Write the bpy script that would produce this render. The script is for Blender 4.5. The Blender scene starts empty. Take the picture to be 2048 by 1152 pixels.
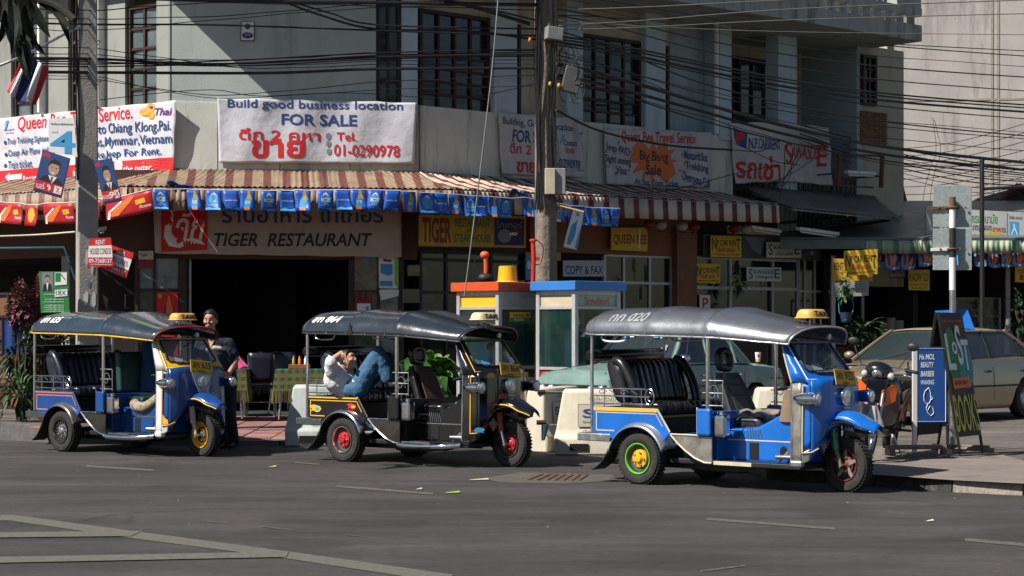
import bpy, bmesh, math, random
from mathutils import Vector, Matrix, Euler
R = math.radians
random.seed(7)
S = bpy.context.scene
COL = S.collection
# ---------------- camera, world, sun, exposure ----------------
H0, HY, FPX = 1.55, 655.0, 3800.0            # eye height, horizon row and focal length measured in the photograph
cam = bpy.data.cameras.new('camera'); camo = bpy.data.objects.new('camera', cam); COL.objects.link(camo)
camo.location = (0, 0, H0); camo.rotation_euler = (R(90), 0, 0)
cam.sensor_width = 36; cam.lens = 36*FPX/2048; cam.shift_y = (HY-576)/2048
cam.clip_start = .1; cam.clip_end = 600
S.camera = camo
SUN_EL, SUN_DIR = 46, Vector((-.86, -.51, 0)).normalized()
w = bpy.data.worlds.new('World'); S.world = w; w.use_nodes = True
nt = w.node_tree; bg = nt.nodes['Background']
sky = nt.nodes.new('ShaderNodeTexSky'); sky.sky_type = 'NISHITA'; sky.sun_disc = False
sky.sun_elevation = R(SUN_EL); sky.sun_rotation = math.atan2(SUN_DIR.x, SUN_DIR.y)
sky.dust_density = .7; sky.air_density = 1.0
nt.links.new(sky.outputs[0], bg.inputs[0]); bg.inputs[1].default_value = .05
sl = bpy.data.lights.new('sun', 'SUN'); slo = bpy.data.objects.new('sun', sl); COL.objects.link(slo)
sl.energy = 5.0; sl.angle = R(.5); sl.color = (1, .94, .85)
sv = Vector((SUN_DIR.x*math.cos(R(SUN_EL)), SUN_DIR.y*math.cos(R(SUN_EL)), math.sin(R(SUN_EL))))
slo.rotation_euler = sv.to_track_quat('Z', 'Y').to_euler()
slo.location = sv*40
vs = S.view_settings; vs.view_transform = 'Standard'; vs.look = 'None'; vs.gamma = 1; vs.exposure = 0.5; vs.use_curve_mapping = False
S.cycles.max_bounces = 8; S.cycles.caustics_reflective = False; S.cycles.caustics_refractive = False

# ---------------- materials ----------------
MATS = {}
def mat(name, col, rough=.6, metal=0., var=.12, scale=6., dirt=0., bump=0., bscale=40., coat=0., trans=0., spec=.5, dirtcol=(.06,.05,.04), alpha=1, emis=0, stripes=None, wave=None):
    """procedural: base colour broken up by noise, optional dirt blotches, bump, coat, painted stripes"""
    if name in MATS: return MATS[name]
    m = bpy.data.materials.new(name); m.use_nodes = True; MATS[name] = m
    n = m.node_tree; N = n.nodes.new; L = n.links.new; b = n.nodes['Principled BSDF']
    tc = N('ShaderNodeTexCoord')
    c = (*col, 1)
    out = None
    if stripes:      # (axis, period, fraction, colour2)
        ax, per, frac, c2 = stripes
        sx = N('ShaderNodeSeparateXYZ'); L(tc.outputs['Object'], sx.inputs[0])
        m1 = N('ShaderNodeMath'); m1.operation = 'PINGPONG' if False else 'MODULO'
        ad = N('ShaderNodeMath'); ad.operation = 'ADD'; ad.inputs[1].default_value = 100*per; L(sx.outputs[ax], ad.inputs[0])
        L(ad.outputs[0], m1.inputs[0]); m1.inputs[1].default_value = per
        m2 = N('ShaderNodeMath'); m2.operation = 'LESS_THAN'; m2.inputs[1].default_value = per*frac; L(m1.outputs[0], m2.inputs[0])
        mx = N('ShaderNodeMix'); mx.data_type = 'RGBA'; L(m2.outputs[0], mx.inputs[0]); mx.inputs[6].default_value = c; mx.inputs[7].default_value = (*c2, 1)
        out = mx.outputs[2]
    if var:
        nz = N('ShaderNodeTexNoise'); nz.inputs['Scale'].default_value = scale; nz.inputs['Detail'].default_value = 6; nz.inputs['Roughness'].default_value = .65
        L(tc.outputs['Object'], nz.inputs[0])
        mr = N('ShaderNodeMapRange'); mr.inputs[1].default_value = .3; mr.inputs[2].default_value = .7; mr.inputs[3].default_value = 1-var; mr.inputs[4].default_value = 1+var
        L(nz.outputs[0], mr.inputs[0])
        vm = N('ShaderNodeVectorMath'); vm.operation = 'SCALE'
        if out: L(out, vm.inputs[0])
        else: vm.inputs[0].default_value = col
        L(mr.outputs[0], vm.inputs['Scale']); out = vm.outputs[0]
        r2 = N('ShaderNodeMapRange'); r2.inputs[1].default_value = .3; r2.inputs[2].default_value = .7; r2.inputs[3].default_value = max(.02, rough-.08); r2.inputs[4].default_value = min(1, rough+.1)
        L(nz.outputs[0], r2.inputs[0]); L(r2.outputs[0], b.inputs['Roughness'])
    else: b.inputs['Roughness'].default_value = rough
    if dirt:
        mp = N('ShaderNodeMapping'); mp.inputs['Scale'].default_value = (1, 1, .16); L(tc.outputs['Object'], mp.inputs[0])
        d = N('ShaderNodeTexNoise'); d.inputs['Scale'].default_value = scale*.55+1; d.inputs['Detail'].default_value = 9; d.inputs['Roughness'].default_value = .72
        L(mp.outputs[0], d.inputs[0])
        dr = N('ShaderNodeMapRange'); dr.inputs[1].default_value = .52; dr.inputs[2].default_value = .72; dr.inputs[3].default_value = 0; dr.inputs[4].default_value = dirt
        L(d.outputs[0], dr.inputs[0])
        mx = N('ShaderNodeMix'); mx.data_type = 'RGBA'; L(dr.outputs[0], mx.inputs[0])
        if out: L(out, mx.inputs[6])
        else: mx.inputs[6].default_value = c
        mx.inputs[7].default_value = (*dirtcol, 1); out = mx.outputs[2]
    if out: L(out, b.inputs['Base Color'])
    else: b.inputs['Base Color'].default_value = c
    b.inputs['Metallic'].default_value = metal
    b.inputs['Specular IOR Level'].default_value = spec
    if coat: b.inputs['Coat Weight'].default_value = coat; b.inputs['Coat Roughness'].default_value = .06
    if trans: b.inputs['Transmission Weight'].default_value = trans
    if alpha < 1: b.inputs['Alpha'].default_value = alpha
    if emis: b.inputs['Emission Color'].default_value = c; b.inputs['Emission Strength'].default_value = emis
    if bump:
        bn = N('ShaderNodeTexNoise'); bn.inputs['Scale'].default_value = bscale; bn.inputs['Detail'].default_value = 5
        L(tc.outputs['Object'], bn.inputs[0])
        bp = N('ShaderNodeBump'); bp.inputs['Strength'].default_value = bump; bp.inputs['Distance'].default_value = .02
        L(bn.outputs[0], bp.inputs['Height']); L(bp.outputs[0], b.inputs['Normal'])
    return m
def flat(name, col, rough=.6, **k): return mat(name, col, rough, var=.06, scale=14, **k)

M_CHROME = mat('chrome', (.72,.72,.74), .12, 1, var=.1, scale=9)
M_STEEL = mat('brushed_steel', (.42,.42,.43), .38, .9, var=.25, scale=12, dirt=.5)
M_RUBBER = mat('tyre_rubber', (.022,.021,.02), .82, var=.3, scale=14, bump=.2, dirt=.35, dirtcol=(.12,.10,.08))
M_BLACK = mat('black_vinyl', (.012,.012,.013), .28, var=.2, scale=9, coat=.25, bump=.12, bscale=16)
M_MATTBLACK = mat('black_metal', (.012,.012,.012), .55, var=.2)
M_GLASS = mat('tinted_glass', (.045,.06,.065), .03, var=0, alpha=.55, spec=.9)
M_DARKGLASS = mat('shop_glass', (.012,.016,.018), .04, var=0, alpha=.72, spec=.8)
M_LENS = mat('lamp_lens', (.75,.76,.74), .08, .35, var=.1, coat=1, bump=.3, bscale=60)
M_WHITE = mat('white_paint', (.72,.72,.70), .5, var=.06, dirt=.25)
M_ALU = mat('aluminium_frame', (.47,.47,.48), .45, .35, var=.12, dirt=.25)
M_WOODPOLE = mat('weathered_wood', (.20,.165,.13), .85, var=.35, scale=9, bump=.6, bscale=22, dirt=.7)
M_CABLE = mat('cable_sheath', (.012,.012,.013), .5, var=0)

# ---------------- objects ----------------
def tag(o, label=None, cat=None, group=None, kind=None):
    if label: o['label'] = label
    if cat: o['category'] = cat
    if group: o['group'] = group
    if kind: o['kind'] = kind
    return o
def thing(name, label, cat, loc=(0,0,0), rotz=0, group=None):
    o = bpy.data.objects.new(name, None); COL.objects.link(o); o.empty_display_size = .2
    o.location = loc; o.rotation_euler = (0, 0, rotz)
    return tag(o, label, cat, group)
def link(name, me, m=None, parent=None, loc=None, rot=None):
    o = bpy.data.objects.new(name, me); COL.objects.link(o)
    if m is not None and not me.materials:
        for mm in (m if isinstance(m, (list, tuple)) else [m]): me.materials.append(mm)
    if parent is not None: o.parent = parent
    if loc is not None: o.location = loc
    if rot is not None: o.rotation_euler = rot
    return o
def copy_tree(o, parent=None):
    c = o.copy(); COL.objects.link(c); c.parent = parent
    for ch in o.children: copy_tree(ch, c)
    return c
class MB:
    def __init__(s): s.v = []; s.f = []; s.mi = []; s.m = 0
    def add(s, vs, fs, M=None):
        k = len(s.v)
        s.v += [tuple(M @ Vector(p)) if M is not None else tuple(p) for p in vs]
        s.f += [tuple(i+k for i in f) for f in fs]; s.mi += [s.m]*len(fs); return s
    def box(s, x0, x1, y0, y1, z0, z1, M=None):
        return s.add([(x0,y0,z0),(x1,y0,z0),(x1,y1,z0),(x0,y1,z0),(x0,y0,z1),(x1,y0,z1),(x1,y1,z1),(x0,y1,z1)],
                     [(0,3,2,1),(4,5,6,7),(0,1,5,4),(1,2,6,5),(2,3,7,6),(3,0,4,7)], M)
    def tube(s, pts, r, n=8, caps=True, closed=False):
        pts = [Vector(p) for p in pts]; rs = r if isinstance(r, (list, tuple)) else [r]*len(pts)
        vs = []; prev = None
        for i, p in enumerate(pts):
            if closed: t = pts[(i+1)%len(pts)]-pts[i-1]
            else: t = (pts[min(i+1, len(pts)-1)]-pts[max(i-1, 0)])
            if t.length < 1e-9: t = Vector((0,0,1))
            t.normalize()
            if prev is None:
                a = Vector((0,0,1)) if abs(t.z) < .9 else Vector((1,0,0)); u = t.cross(a).normalized()
            else:
                u = prev - t*prev.dot(t); u = u.normalized() if u.length > 1e-6 else t.orthogonal().normalized()
            prev = u; wv = t.cross(u)
            for k in range(n):
                an = 2*math.pi*k/n; vs.append(p+(u*math.cos(an)+wv*math.sin(an))*rs[i])
        fs = []; m = len(pts)
        for i in range(m if closed else m-1):
            for k in range(n):
                a = i*n+k; b = i*n+(k+1)%n; c = ((i+1)%m)*n+(k+1)%n; d = ((i+1)%m)*n+k
                fs.append((a,b,c,d))
        if caps and not closed: fs += [tuple(range(n))[::-1], tuple((m-1)*n+k for k in range(n))]
        return s.add(vs, fs)
    def lathe(s, prof, n=24, M=None, a0=0, a1=2*math.pi):
        """prof: (radius, height) turned about local z"""
        full = abs(a1-a0-2*math.pi) < 1e-6; cols = n if full else n+1; vs = []; fs = []
        for (r, h) in prof:
            for k in range(cols):
                a = a0+(a1-a0)*k/n; vs.append((r*math.cos(a), r*math.sin(a), h))
        for i in range(len(prof)-1):
            for k in range(n):
                k2 = (k+1) % cols
                fs.append((i*cols+k, i*cols+k2, (i+1)*cols+k2, (i+1)*cols+k))
        return s.add(vs, fs, M)
    def prism(s, poly, h0, h1, M=None):
        """poly in local xy, extruded from z=h0 to h1"""
        n = len(poly)
        vs = [(x, y, h0) for x, y in poly]+[(x, y, h1) for x, y in poly]
        fs = [tuple(range(n))[::-1], tuple(range(n, 2*n))]+[(i, (i+1)%n, n+(i+1)%n, n+i) for i in range(n)]
        return s.add(vs, fs, M)
    def grid(s, fn, nu, nv, M=None):
        vs = [fn(i/nu, j/nv) for j in range(nv+1) for i in range(nu+1)]
        fs = [(j*(nu+1)+i, j*(nu+1)+i+1, (j+1)*(nu+1)+i+1, (j+1)*(nu+1)+i) for j in range(nv) for i in range(nu)]
        return s.add(vs, fs, M)
    def ell(s, c, r, nu=16, nv=10, M=None):
        vs = []; 
        for j in range(nv+1):
            ph = math.pi*j/nv
            for i in range(nu):
                th = 2*math.pi*i/nu
                vs.append((c[0]+r[0]*math.sin(ph)*math.cos(th), c[1]+r[1]*math.sin(ph)*math.sin(th), c[2]-r[2]*math.cos(ph)))
        fs = [(j*nu+i, j*nu+(i+1)%nu, (j+1)*nu+(i+1)%nu, (j+1)*nu+i) for j in range(nv) for i in range(nu)]
        return s.add(vs, fs, M)
    def mesh(s, name, smooth=None, recalc=True):
        me = bpy.data.meshes.new(name); me.from_pydata(s.v, [], s.f)
        if len(set(s.mi)) > 1 or (s.mi and s.mi[0]): me.polygons.foreach_set('material_index', s.mi)
        if recalc:
            bm = bmesh.new(); bm.from_mesh(me); bmesh.ops.recalc_face_normals(bm, faces=bm.faces); bm.to_mesh(me); bm.free()
        if smooth:
            me.polygons.foreach_set('use_smooth', [True]*len(me.polygons)); me.set_sharp_from_angle(angle=R(smooth))
        me.update(); return me
    def build(s, name, m, parent=None, smooth=None, bevel=0, thick=0, sub=0, loc=None, rot=None, recalc=True, kind=None, label=None, seg=2):
        o = link(name, s.mesh(name, smooth, recalc), m, parent, loc, rot)
        if thick: md = o.modifiers.new('t', 'SOLIDIFY'); md.thickness = thick; md.offset = 0
        if sub: md = o.modifiers.new('s', 'SUBSURF'); md.levels = sub; md.render_levels = sub
        if bevel: md = o.modifiers.new('b', 'BEVEL'); md.width = bevel; md.segments = seg; md.limit_method = 'ANGLE'; md.angle_limit = R(40)
        if kind: o['kind'] = kind
        if label: o['label'] = label
        return o
def box(name, m, x0, x1, y0, y1, z0, z1, parent=None, bevel=0, **k): return MB().box(x0,x1,y0,y1,z0,z1).build(name, m, parent, bevel=bevel, **k)
def tube(name, m, pts, r, parent=None, n=8, closed=False, **k): return MB().tube(pts, r, n, closed=closed).build(name, m, parent, smooth=50, recalc=True, **k)
def TR(x=0, y=0, z=0, rx=0, ry=0, rz=0): return Matrix.Translation((x,y,z)) @ Euler((rx,ry,rz)).to_matrix().to_4x4()
def spline(pts, n=8):
    pts = [Vector(p) for p in pts]; out = []
    for i in range(len(pts)-1):
        p0 = pts[max(i-1,0)]; p1 = pts[i]; p2 = pts[i+1]; p3 = pts[min(i+2,len(pts)-1)]
        for k in range(n):
            t = k/n; out.append(.5*((2*p1)+(-p0+p2)*t+(2*p0-5*p1+4*p2-p3)*t*t+(-p0+3*p1-3*p2+p3)*t**3))
    out.append(pts[-1]); return out

# frames of reference: a vertical plane standing in the street, local x along it, y inwards (away), z up
class Frame:
    def __init__(s, ox, oy, a, oz=0): s.o = Vector((ox, oy, oz)); s.a = a; s.c = math.cos(a); s.s = math.sin(a)
    def hit(s, px, py, d=0.):
        """the point (local x, z) of the plane y=d that the measured picture point lies on"""
        k = (px-1024)/FPX
        # world: X=ox+lx c-d s ; Y=oy+lx s+d c ; X=k Y
        lx = (k*(s.o.y+d*s.c)-s.o.x+d*s.s)/(s.c-k*s.s); Y = s.o.y+lx*s.s+d*s.c
        return lx, H0+(HY-py)*Y/FPX-s.o.z
    def w(s, x, y, z): return Vector((s.o.x+x*s.c-y*s.s, s.o.y+x*s.s+y*s.c, s.o.z+z))
    def thing(s, name, label, cat, group=None, x=0, y=0, z=0): return thing(name, label, cat, s.w(x,y,z), s.a, group)
def at(px, py, Y): return Vector(((px-1024)*Y/FPX, Y, H0+(HY-py)*Y/FPX))
def gy(py, z=0): return (H0-z)*FPX/(py-HY)     # depth of a ground point seen at row py

# ---------------- lettering ----------------
TXT = {}
def text_mesh(s, weight=0., shear=0., spacing=1.):
    key = (s, weight, shear, spacing)
    if key in TXT: return TXT[key]
    cu = bpy.data.curves.new('t', 'FONT'); cu.body = s; cu.size = 1; cu.offset = weight; cu.shear = shear; cu.space_character = spacing
    cu.resolution_u = 3
    o = bpy.data.objects.new('t', cu); me = o.to_mesh()
    vs = [tuple(v.co) for v in me.vertices]; fs = [tuple(p.vertices) for p in me.polygons]
    o.to_mesh_clear(); bpy.data.objects.remove(o); bpy.data.curves.remove(cu)
    TXT[key] = (vs, fs); return TXT[key]
def lettering(s, m, x0, x1, z0, z1, surf, parent, weight=.02, shear=0, depth=0, name='lettering', spacing=1., skew=0, fine=False):
    """fit the words s in the rectangle x0..x1, z0..z1 of a surface; surf(x,z) gives the 3D point just in front of it"""
    weight *= .5
    vs, fs = text_mesh(s, weight, shear, spacing)
    if not vs: return None
    xs = [v[0] for v in vs]; ys = [v[1] for v in vs]; a, b, c, d = min(xs), max(xs), min(ys), max(ys)
    out = []
    for v in vs:
        u = (v[0]-a)/(b-a or 1); q = (v[1]-c)/(d-c or 1)
        out.append(tuple(surf(x0+u*(x1-x0), z0+q*(z1-z0)+skew*u)))
    if fine:       # long edges are split so that the paint follows the folds of the cloth
        bm = bmesh.new(); bv = [bm.verts.new((x0+(v[0]-a)/(b-a or 1)*(x1-x0), 0, z0+(v[1]-c)/(d-c or 1)*(z1-z0)+skew*(v[0]-a)/(b-a or 1))) for v in vs]
        for f in fs:
            try: bm.faces.new([bv[i] for i in f])
            except ValueError: pass
        for _ in range(3):
            le = [e for e in bm.edges if e.calc_length() > .07]
            if not le: break
            bmesh.ops.subdivide_edges(bm, edges=le, cuts=1); bmesh.ops.triangulate(bm, faces=bm.faces)
        bm.verts.index_update(); out = [tuple(surf(v.co.x, v.co.z)) for v in bm.verts]; fs = [tuple(v.index for v in f.verts) for f in bm.faces]; bm.free()
    mb = MB(); mb.add(out, fs)
    return mb.build(name, m, parent, recalc=False)
def flatsurf(y=-.004): return lambda x, z: (x, y, z)
INK = {k: flat('print_'+k, c, .6) for k, c in dict(red=(.55,.012,.018), blue=(.018,.06,.20), navy=(.012,.02,.10), black=(.012,.012,.014), white=(.75,.75,.74), yellow=(.75,.42,.02),
       green=(.02,.20,.045), sky=(.05,.30,.60), orange=(.70,.16,.03), grey=(.20,.22,.25), purple=(.16,.02,.22), gold=(.55,.33,.04), maroon=(.22,.015,.02), skin=(.48,.27,.18), pink=(.7,.1,.3), olive=(.35,.33,.06), lime=(.25,.5,.05), teal=(.03,.25,.25), cream=(.6,.52,.36)).items()}
# ---------------- ground ----------------
def G(px, py, z=0): Y = gy(py, z); return Vector(((px-1024)*Y/FPX, Y, z))
def asphalt(name, col, light=(.16,.15,.14)):
    m = bpy.data.materials.new(name); m.use_nodes = True; n = m.node_tree; N = n.nodes.new; L = n.links.new; b = n.nodes['Principled BSDF']
    tc = N('ShaderNodeTexCoord')
    def noise(sc, det=6, mp=None, ro=.6):
        z = N('ShaderNodeTexNoise'); z.inputs['Scale'].default_value = sc; z.inputs['Detail'].default_value = det; z.inputs['Roughness'].default_value = ro
        if mp:
            q = N('ShaderNodeMapping'); q.inputs['Scale'].default_value = mp; q.inputs['Rotation'].default_value = (0,0,R(42.7)); L(tc.outputs['Object'], q.inputs[0]); L(q.outputs[0], z.inputs[0])
        else: L(tc.outputs['Object'], z.inputs[0])
        return z
    def mapr(src, a, bb, c, d):
        r = N('ShaderNodeMapRange'); r.inputs[1].default_value = a; r.inputs[2].default_value = bb; r.inputs[3].default_value = c; r.inputs[4].default_value = d; L(src, r.inputs[0]); return r.outputs[0]
    f = noise(140, 3); g = noise(1.1, 6, (.25, 1.6, 1)); h = noise(.35, 4); k = noise(9, 8, None, .75)
    def mul(a, bb):
        q = N('ShaderNodeMath'); q.operation = 'MULTIPLY'; L(a, q.inputs[0]); L(bb, q.inputs[1]); return q.outputs[0]
    s = mul(mul(mapr(f.outputs[0], .25, .75, .45, 1.6), mapr(g.outputs[0], .3, .7, .58, 1.42)), mul(mapr(h.outputs[0], .3, .7, .74, 1.26), mapr(k.outputs[0], .3, .7, .72, 1.28)))
    v = N('ShaderNodeVectorMath'); v.operation = 'SCALE'; v.inputs[0].default_value = col; L(s, v.inputs['Scale'])
    c = noise(26, 2); mx = N('ShaderNodeMix'); mx.data_type = 'RGBA'; L(mapr(c.outputs[0], .66, .72, 0, .5), mx.inputs[0]); L(v.outputs[0], mx.inputs[6]); mx.inputs[7].default_value = (*light, 1)
    vo = N('ShaderNodeTexVoronoi'); vo.feature = 'DISTANCE_TO_EDGE'; vo.inputs['Scale'].default_value = .42
    ds = noise(1.7, 5); vm = N('ShaderNodeVectorMath'); vm.operation = 'MULTIPLY_ADD'; L(ds.outputs['Color'], vm.inputs[0]); vm.inputs[1].default_value = (.9,.9,0); L(tc.outputs['Object'], vm.inputs[2]); L(vm.outputs[0], vo.inputs['Vector'])
    gate = noise(.25, 2); cr = mul(mapr(vo.outputs['Distance'], .0, .012, 1, 0), mapr(gate.outputs[0], .5, .58, 0, .75))
    m2 = N('ShaderNodeMix'); m2.data_type = 'RGBA'; L(cr, m2.inputs[0]); L(mx.outputs[2], m2.inputs[6]); m2.inputs[7].default_value = (.012,.011,.01,1)
    sp = noise(.9, 3, None, .4); m3 = N('ShaderNodeMix'); m3.data_type = 'RGBA'; L(mapr(sp.outputs[0], .54, .68, 0, .6), m3.inputs[0]); L(m2.outputs[2], m3.inputs[6]); m3.inputs[7].default_value = (.02,.018,.018,1)
    v2 = N('ShaderNodeTexVoronoi'); v2.inputs['Scale'].default_value = 7; L(tc.outputs['Object'], v2.inputs['Vector']); m4 = N('ShaderNodeMix'); m4.data_type = 'RGBA'; L(mapr(v2.outputs['Distance'], .035, .06, .6, 0), m4.inputs[0]); L(m3.outputs[2], m4.inputs[6]); m4.inputs[7].default_value = (.13,.12,.11,1)
    L(m4.outputs[2], b.inputs['Base Color']); b.inputs['Roughness'].default_value = .88
    bp = N('ShaderNodeBump'); bp.inputs['Strength'].default_value = .55; bp.inputs['Distance'].default_value = .012; L(f.outputs[0], bp.inputs['Height']); L(bp.outputs[0], b.inputs['Normal'])
    return m
M_ROAD = asphalt('road_asphalt', (.046,.041,.041))
M_YARD = asphalt('yard_concrete', (.115,.098,.085), (.26,.23,.2))
M_WALK = mat('pavement_concrete', (.20,.17,.15), .85, var=.22, scale=2.2, dirt=.5, bump=.4, bscale=60, dirtcol=(.07,.06,.055))
tag(MB().add([(-300,-60,0),(300,-60,0),(300,400,0),(-300,400,0)], [(0,1,2,3)]).build('road', M_ROAD), kind='structure')

# kerb line, measured at its foot: (px, py, height)
KERB = [(-500,858,.25),(-250,866,.25),(0,879,.24),(100,885,.21),(250,888,.16),(400,891,.10),(475,893,.07),(560,892,.06),(700,888,.06),(900,884,.08),(1060,880,.1),(1300,878,.12),(1395,881,.14),(1535,958,.11),(1650,965,.105),(1750,972,.105),(1850,979,.105),(1905,984,.105),(2048,991,.105),(2350,1006,.105)]
KP = [(G(px, py), h) for px, py, h in KERB]
pv = []; 
for p, h in KP: pv.append((p.x, p.y, h))
n = len(pv)
far = [(p[0]*1.0 if p[1] > 21 else p[0], 30.2, .15) for p in pv]
far = [(p[0], 31.0, .15) for p in pv]
fs = [(i, i+1, n+i+1, n+i) for i in range(n-1)]
vv = pv+far; k0 = len(vv); vv += [(-40,31,.15),(-40,90,.15),(60,90,.15),(60,31,.15)]
mb = MB(); mb.add(vv, fs)
mb.add([(-14,31,.15),(40,31,.15),(40,90,.15),(-40,90,.15),(-40,31,.15)], [(0,1,2,3,4)])
mb.add([far[-1], pv[-1], (40, 14, .13), (40, 31, .15)], [(0,1,2,3)])
mb.add([(-40,31,.15), (-40,40,.15), pv[0], far[0]], [(0,2,3)])
pave = mb.build('forecourt', M_YARD); tag(pave, kind='structure')
from bisect import bisect
def slabz(X, Y):
    xs = [p[0] for p in pv]
    for i in range(n-1):
        if xs[i] <= X <= xs[i+1]:
            t = (X-xs[i])/(xs[i+1]-xs[i]); yf = pv[i][1]*(1-t)+pv[i+1][1]*t; zf = pv[i][2]*(1-t)+pv[i+1][2]*t
            return zf+(.15-zf)*max(0, min(1, (Y-yf)/(31-yf)))
    return .15
# kerb stones
kb = tag(bpy.data.objects.new('kerb', None), kind='structure'); COL.objects.link(kb)
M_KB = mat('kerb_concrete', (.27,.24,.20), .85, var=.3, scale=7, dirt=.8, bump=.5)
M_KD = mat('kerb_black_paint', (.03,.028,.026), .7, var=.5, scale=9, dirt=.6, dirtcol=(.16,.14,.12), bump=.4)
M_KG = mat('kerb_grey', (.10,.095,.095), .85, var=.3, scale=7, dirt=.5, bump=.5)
for i in range(n-1):
    a = Vector(pv[i]); b = Vector(pv[i+1]); Ln = (b-a).length; d = (b-a).normalized(); q = Vector((-d.y, d.x, 0)).normalized()
    m = max(1, round(Ln/.85))
    for j in range(m):
        p0 = a+(b-a)*(j/m)+d*.006; p1 = a+(b-a)*((j+1)/m)-d*.006; pxm = 1024+((p0+p1)/2).x*FPX/((p0+p1)/2).y
        if pxm < -120 or pxm > 2150: continue
        o = random.uniform(-.006, .008); u = .004+random.uniform(0, .004)
        vs = []
        for p in (p0, p1):
            vs += [(p.x-q.x*(.02+o), p.y-q.y*(.02+o), -.05), (p.x-q.x*o, p.y-q.y*o, p.z+u), (p.x+q.x*.14, p.y+q.y*.14, p.z+u), (p.x+q.x*.14, p.y+q.y*.14, -.05)]
        mb = MB().add(vs, [(0,1,2,3),(4,7,6,5),(0,4,5,1),(1,5,6,2),(2,6,7,3),(0,3,7,4)])
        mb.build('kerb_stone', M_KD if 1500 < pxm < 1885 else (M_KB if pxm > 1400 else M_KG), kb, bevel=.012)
# concrete apron of the island, in front of the yard
isl = [G(1520,925,.135), G(1555,957,.135), G(1750,951,.135), G(1905,963,.135), G(2048,970,.135), G(2300,981,.135), G(2300,905,.135), G(2030,912,.135), G(1980,897,.14), G(1700,897,.14)]
isl = []
for (px, py) in [(1546,938),(1650,942),(1750,949),(1905,960),(2048,967),(2330,981),(2330,960),(2120,935),(2020,912),(1960,893),(1690,890),(1560,890)]:
    p = G(px, py, .118 if py > 936 else .14); isl.append((p.x, p.y, slabz(p.x, p.y)+.012))
tag(MB().add(isl, [tuple(range(len(isl)))]).build('pavement', M_WALK), kind='structure')
# red paving tiles before the restaurant
tp = tag(bpy.data.objects.new('tiled_pavement', None), kind='structure'); COL.objects.link(tp)
M_TILE = [flat('paving_tile_a', (.30,.15,.13), .8), flat('paving_tile_b', (.25,.12,.11), .8), flat('paving_tile_c', (.34,.19,.16), .8)]
tm = [MB().box(-.195,.195,-.195,.195,0,.02).mesh('tile') for _ in range(3)]
for k in range(3): tm[k].materials.append(M_TILE[k])
FMa = math.atan2(.5, 3.98)
for i in range(12):
    for j in range(13):
        X = -6.2+i*.4; Y = 25.35+j*.4
        if 24.9 > Y-.25 or X > -2.9: continue
        o = link('tile', random.choice(tm), None, tp, (X, Y, slabz(X, Y)-.008+random.uniform(-.001, .001)))
        e = .06; o.rotation_euler = (math.atan((slabz(X,Y+e)-slabz(X,Y-e))/(2*e)), 0, 0)
# worn white paint on the road
M_PAINT = mat('worn_road_paint', (.115,.108,.088), .8, var=.35, scale=30, dirt=.9, dirtcol=(.06,.055,.05))
M_PAINT2 = mat('worn_road_paint_thin', (.10,.094,.08), .8, var=.5, scale=20, dirt=.95, dirtcol=(.055,.05,.048))
lm = tag(bpy.data.objects.new('road_markings', None), kind='structure'); COL.objects.link(lm)
def stripe(pts, m=M_PAINT, z=.004): 
    vs = [(*G(px, py).xy, z) for px, py in pts]; MB().add(vs, [tuple(range(len(vs)))]).build('painted_line', m, lm)
for a in ([(172,931),(310,939.5),(308,943),(172,934.5)], [(675,971.5),(868,986.5),(864,990),(672,975)], [(1412,1036),(1668,1056),(1672,1061),(1414,1041)], [(590,924.5),(640,928),(638,930),(588,926.5)], [(1930,1077),(2300,1110),(2300,1116),(1930,1083)]): stripe(a, M_PAINT2)
stripe([(-60,1031),(30,1031),(282,1065),(578,1104),(905,1150),(905,1157),(830,1157),(560,1116),(262,1077),(20,1042),(-60,1041)])
stripe([(-60,1067),(285,1063.5),(262,1074),(-60,1077.5)], z=.008)
stripe([(-60,1117),(578,1105),(572,1116),(-60,1129)], z=.008)
for a in ([(415,1042),(455,1046),(455,1047.5),(414,1043.5)], [(520,1053),(585,1060),(585,1061.5),(520,1054.5)], [(690,1070),(730,1074),(730,1075),(690,1071)], [(1400,1142),(1490,1131),(1492,1133),(1402,1145)]): stripe(a, M_PAINT2)
# drain grate
dg = tag(bpy.data.objects.new('drain_cover', None), kind='structure'); COL.objects.link(dg)
vs = [(*G(px, py).xy, .004) for px, py in [(968,957),(1040,945),(1225,950),(1235,962),(1130,968),(1000,966)]]
MB().add(vs, [tuple(range(6))]).build('surround', mat('drain_concrete', (.085,.075,.065), .9, var=.3, dirt=.5, bump=.4), dg)
M_RUST = mat('rusty_iron', (.16,.07,.035), .8, .2, var=.4, scale=18, bump=.4)
for i in range(7):
    a = G(1085+i*15, 950+i*.15); b = G(1058+i*17+random.uniform(-3,3), 961+i*.2); MB().tube([(*a.xy,.004),(*b.xy,.004)], .014, 5).build('grate_bar', M_RUST, dg)
for i in range(70):    # litter and loose stones
    px = random.uniform(-20, 2060); py = 925+abs(random.gauss(0, 60)); p = G(px, min(py, 1148)); s = random.uniform(.004, .014)
    if i % 3 == 0: tag(MB().ell((p.x,p.y,s*.4), (s, s*1.2, s*.5), 6, 4).build('pebble', M_KB), 'tiny loose stone lying on the dark asphalt road', 'stone', 'loose stones on the road')
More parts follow.
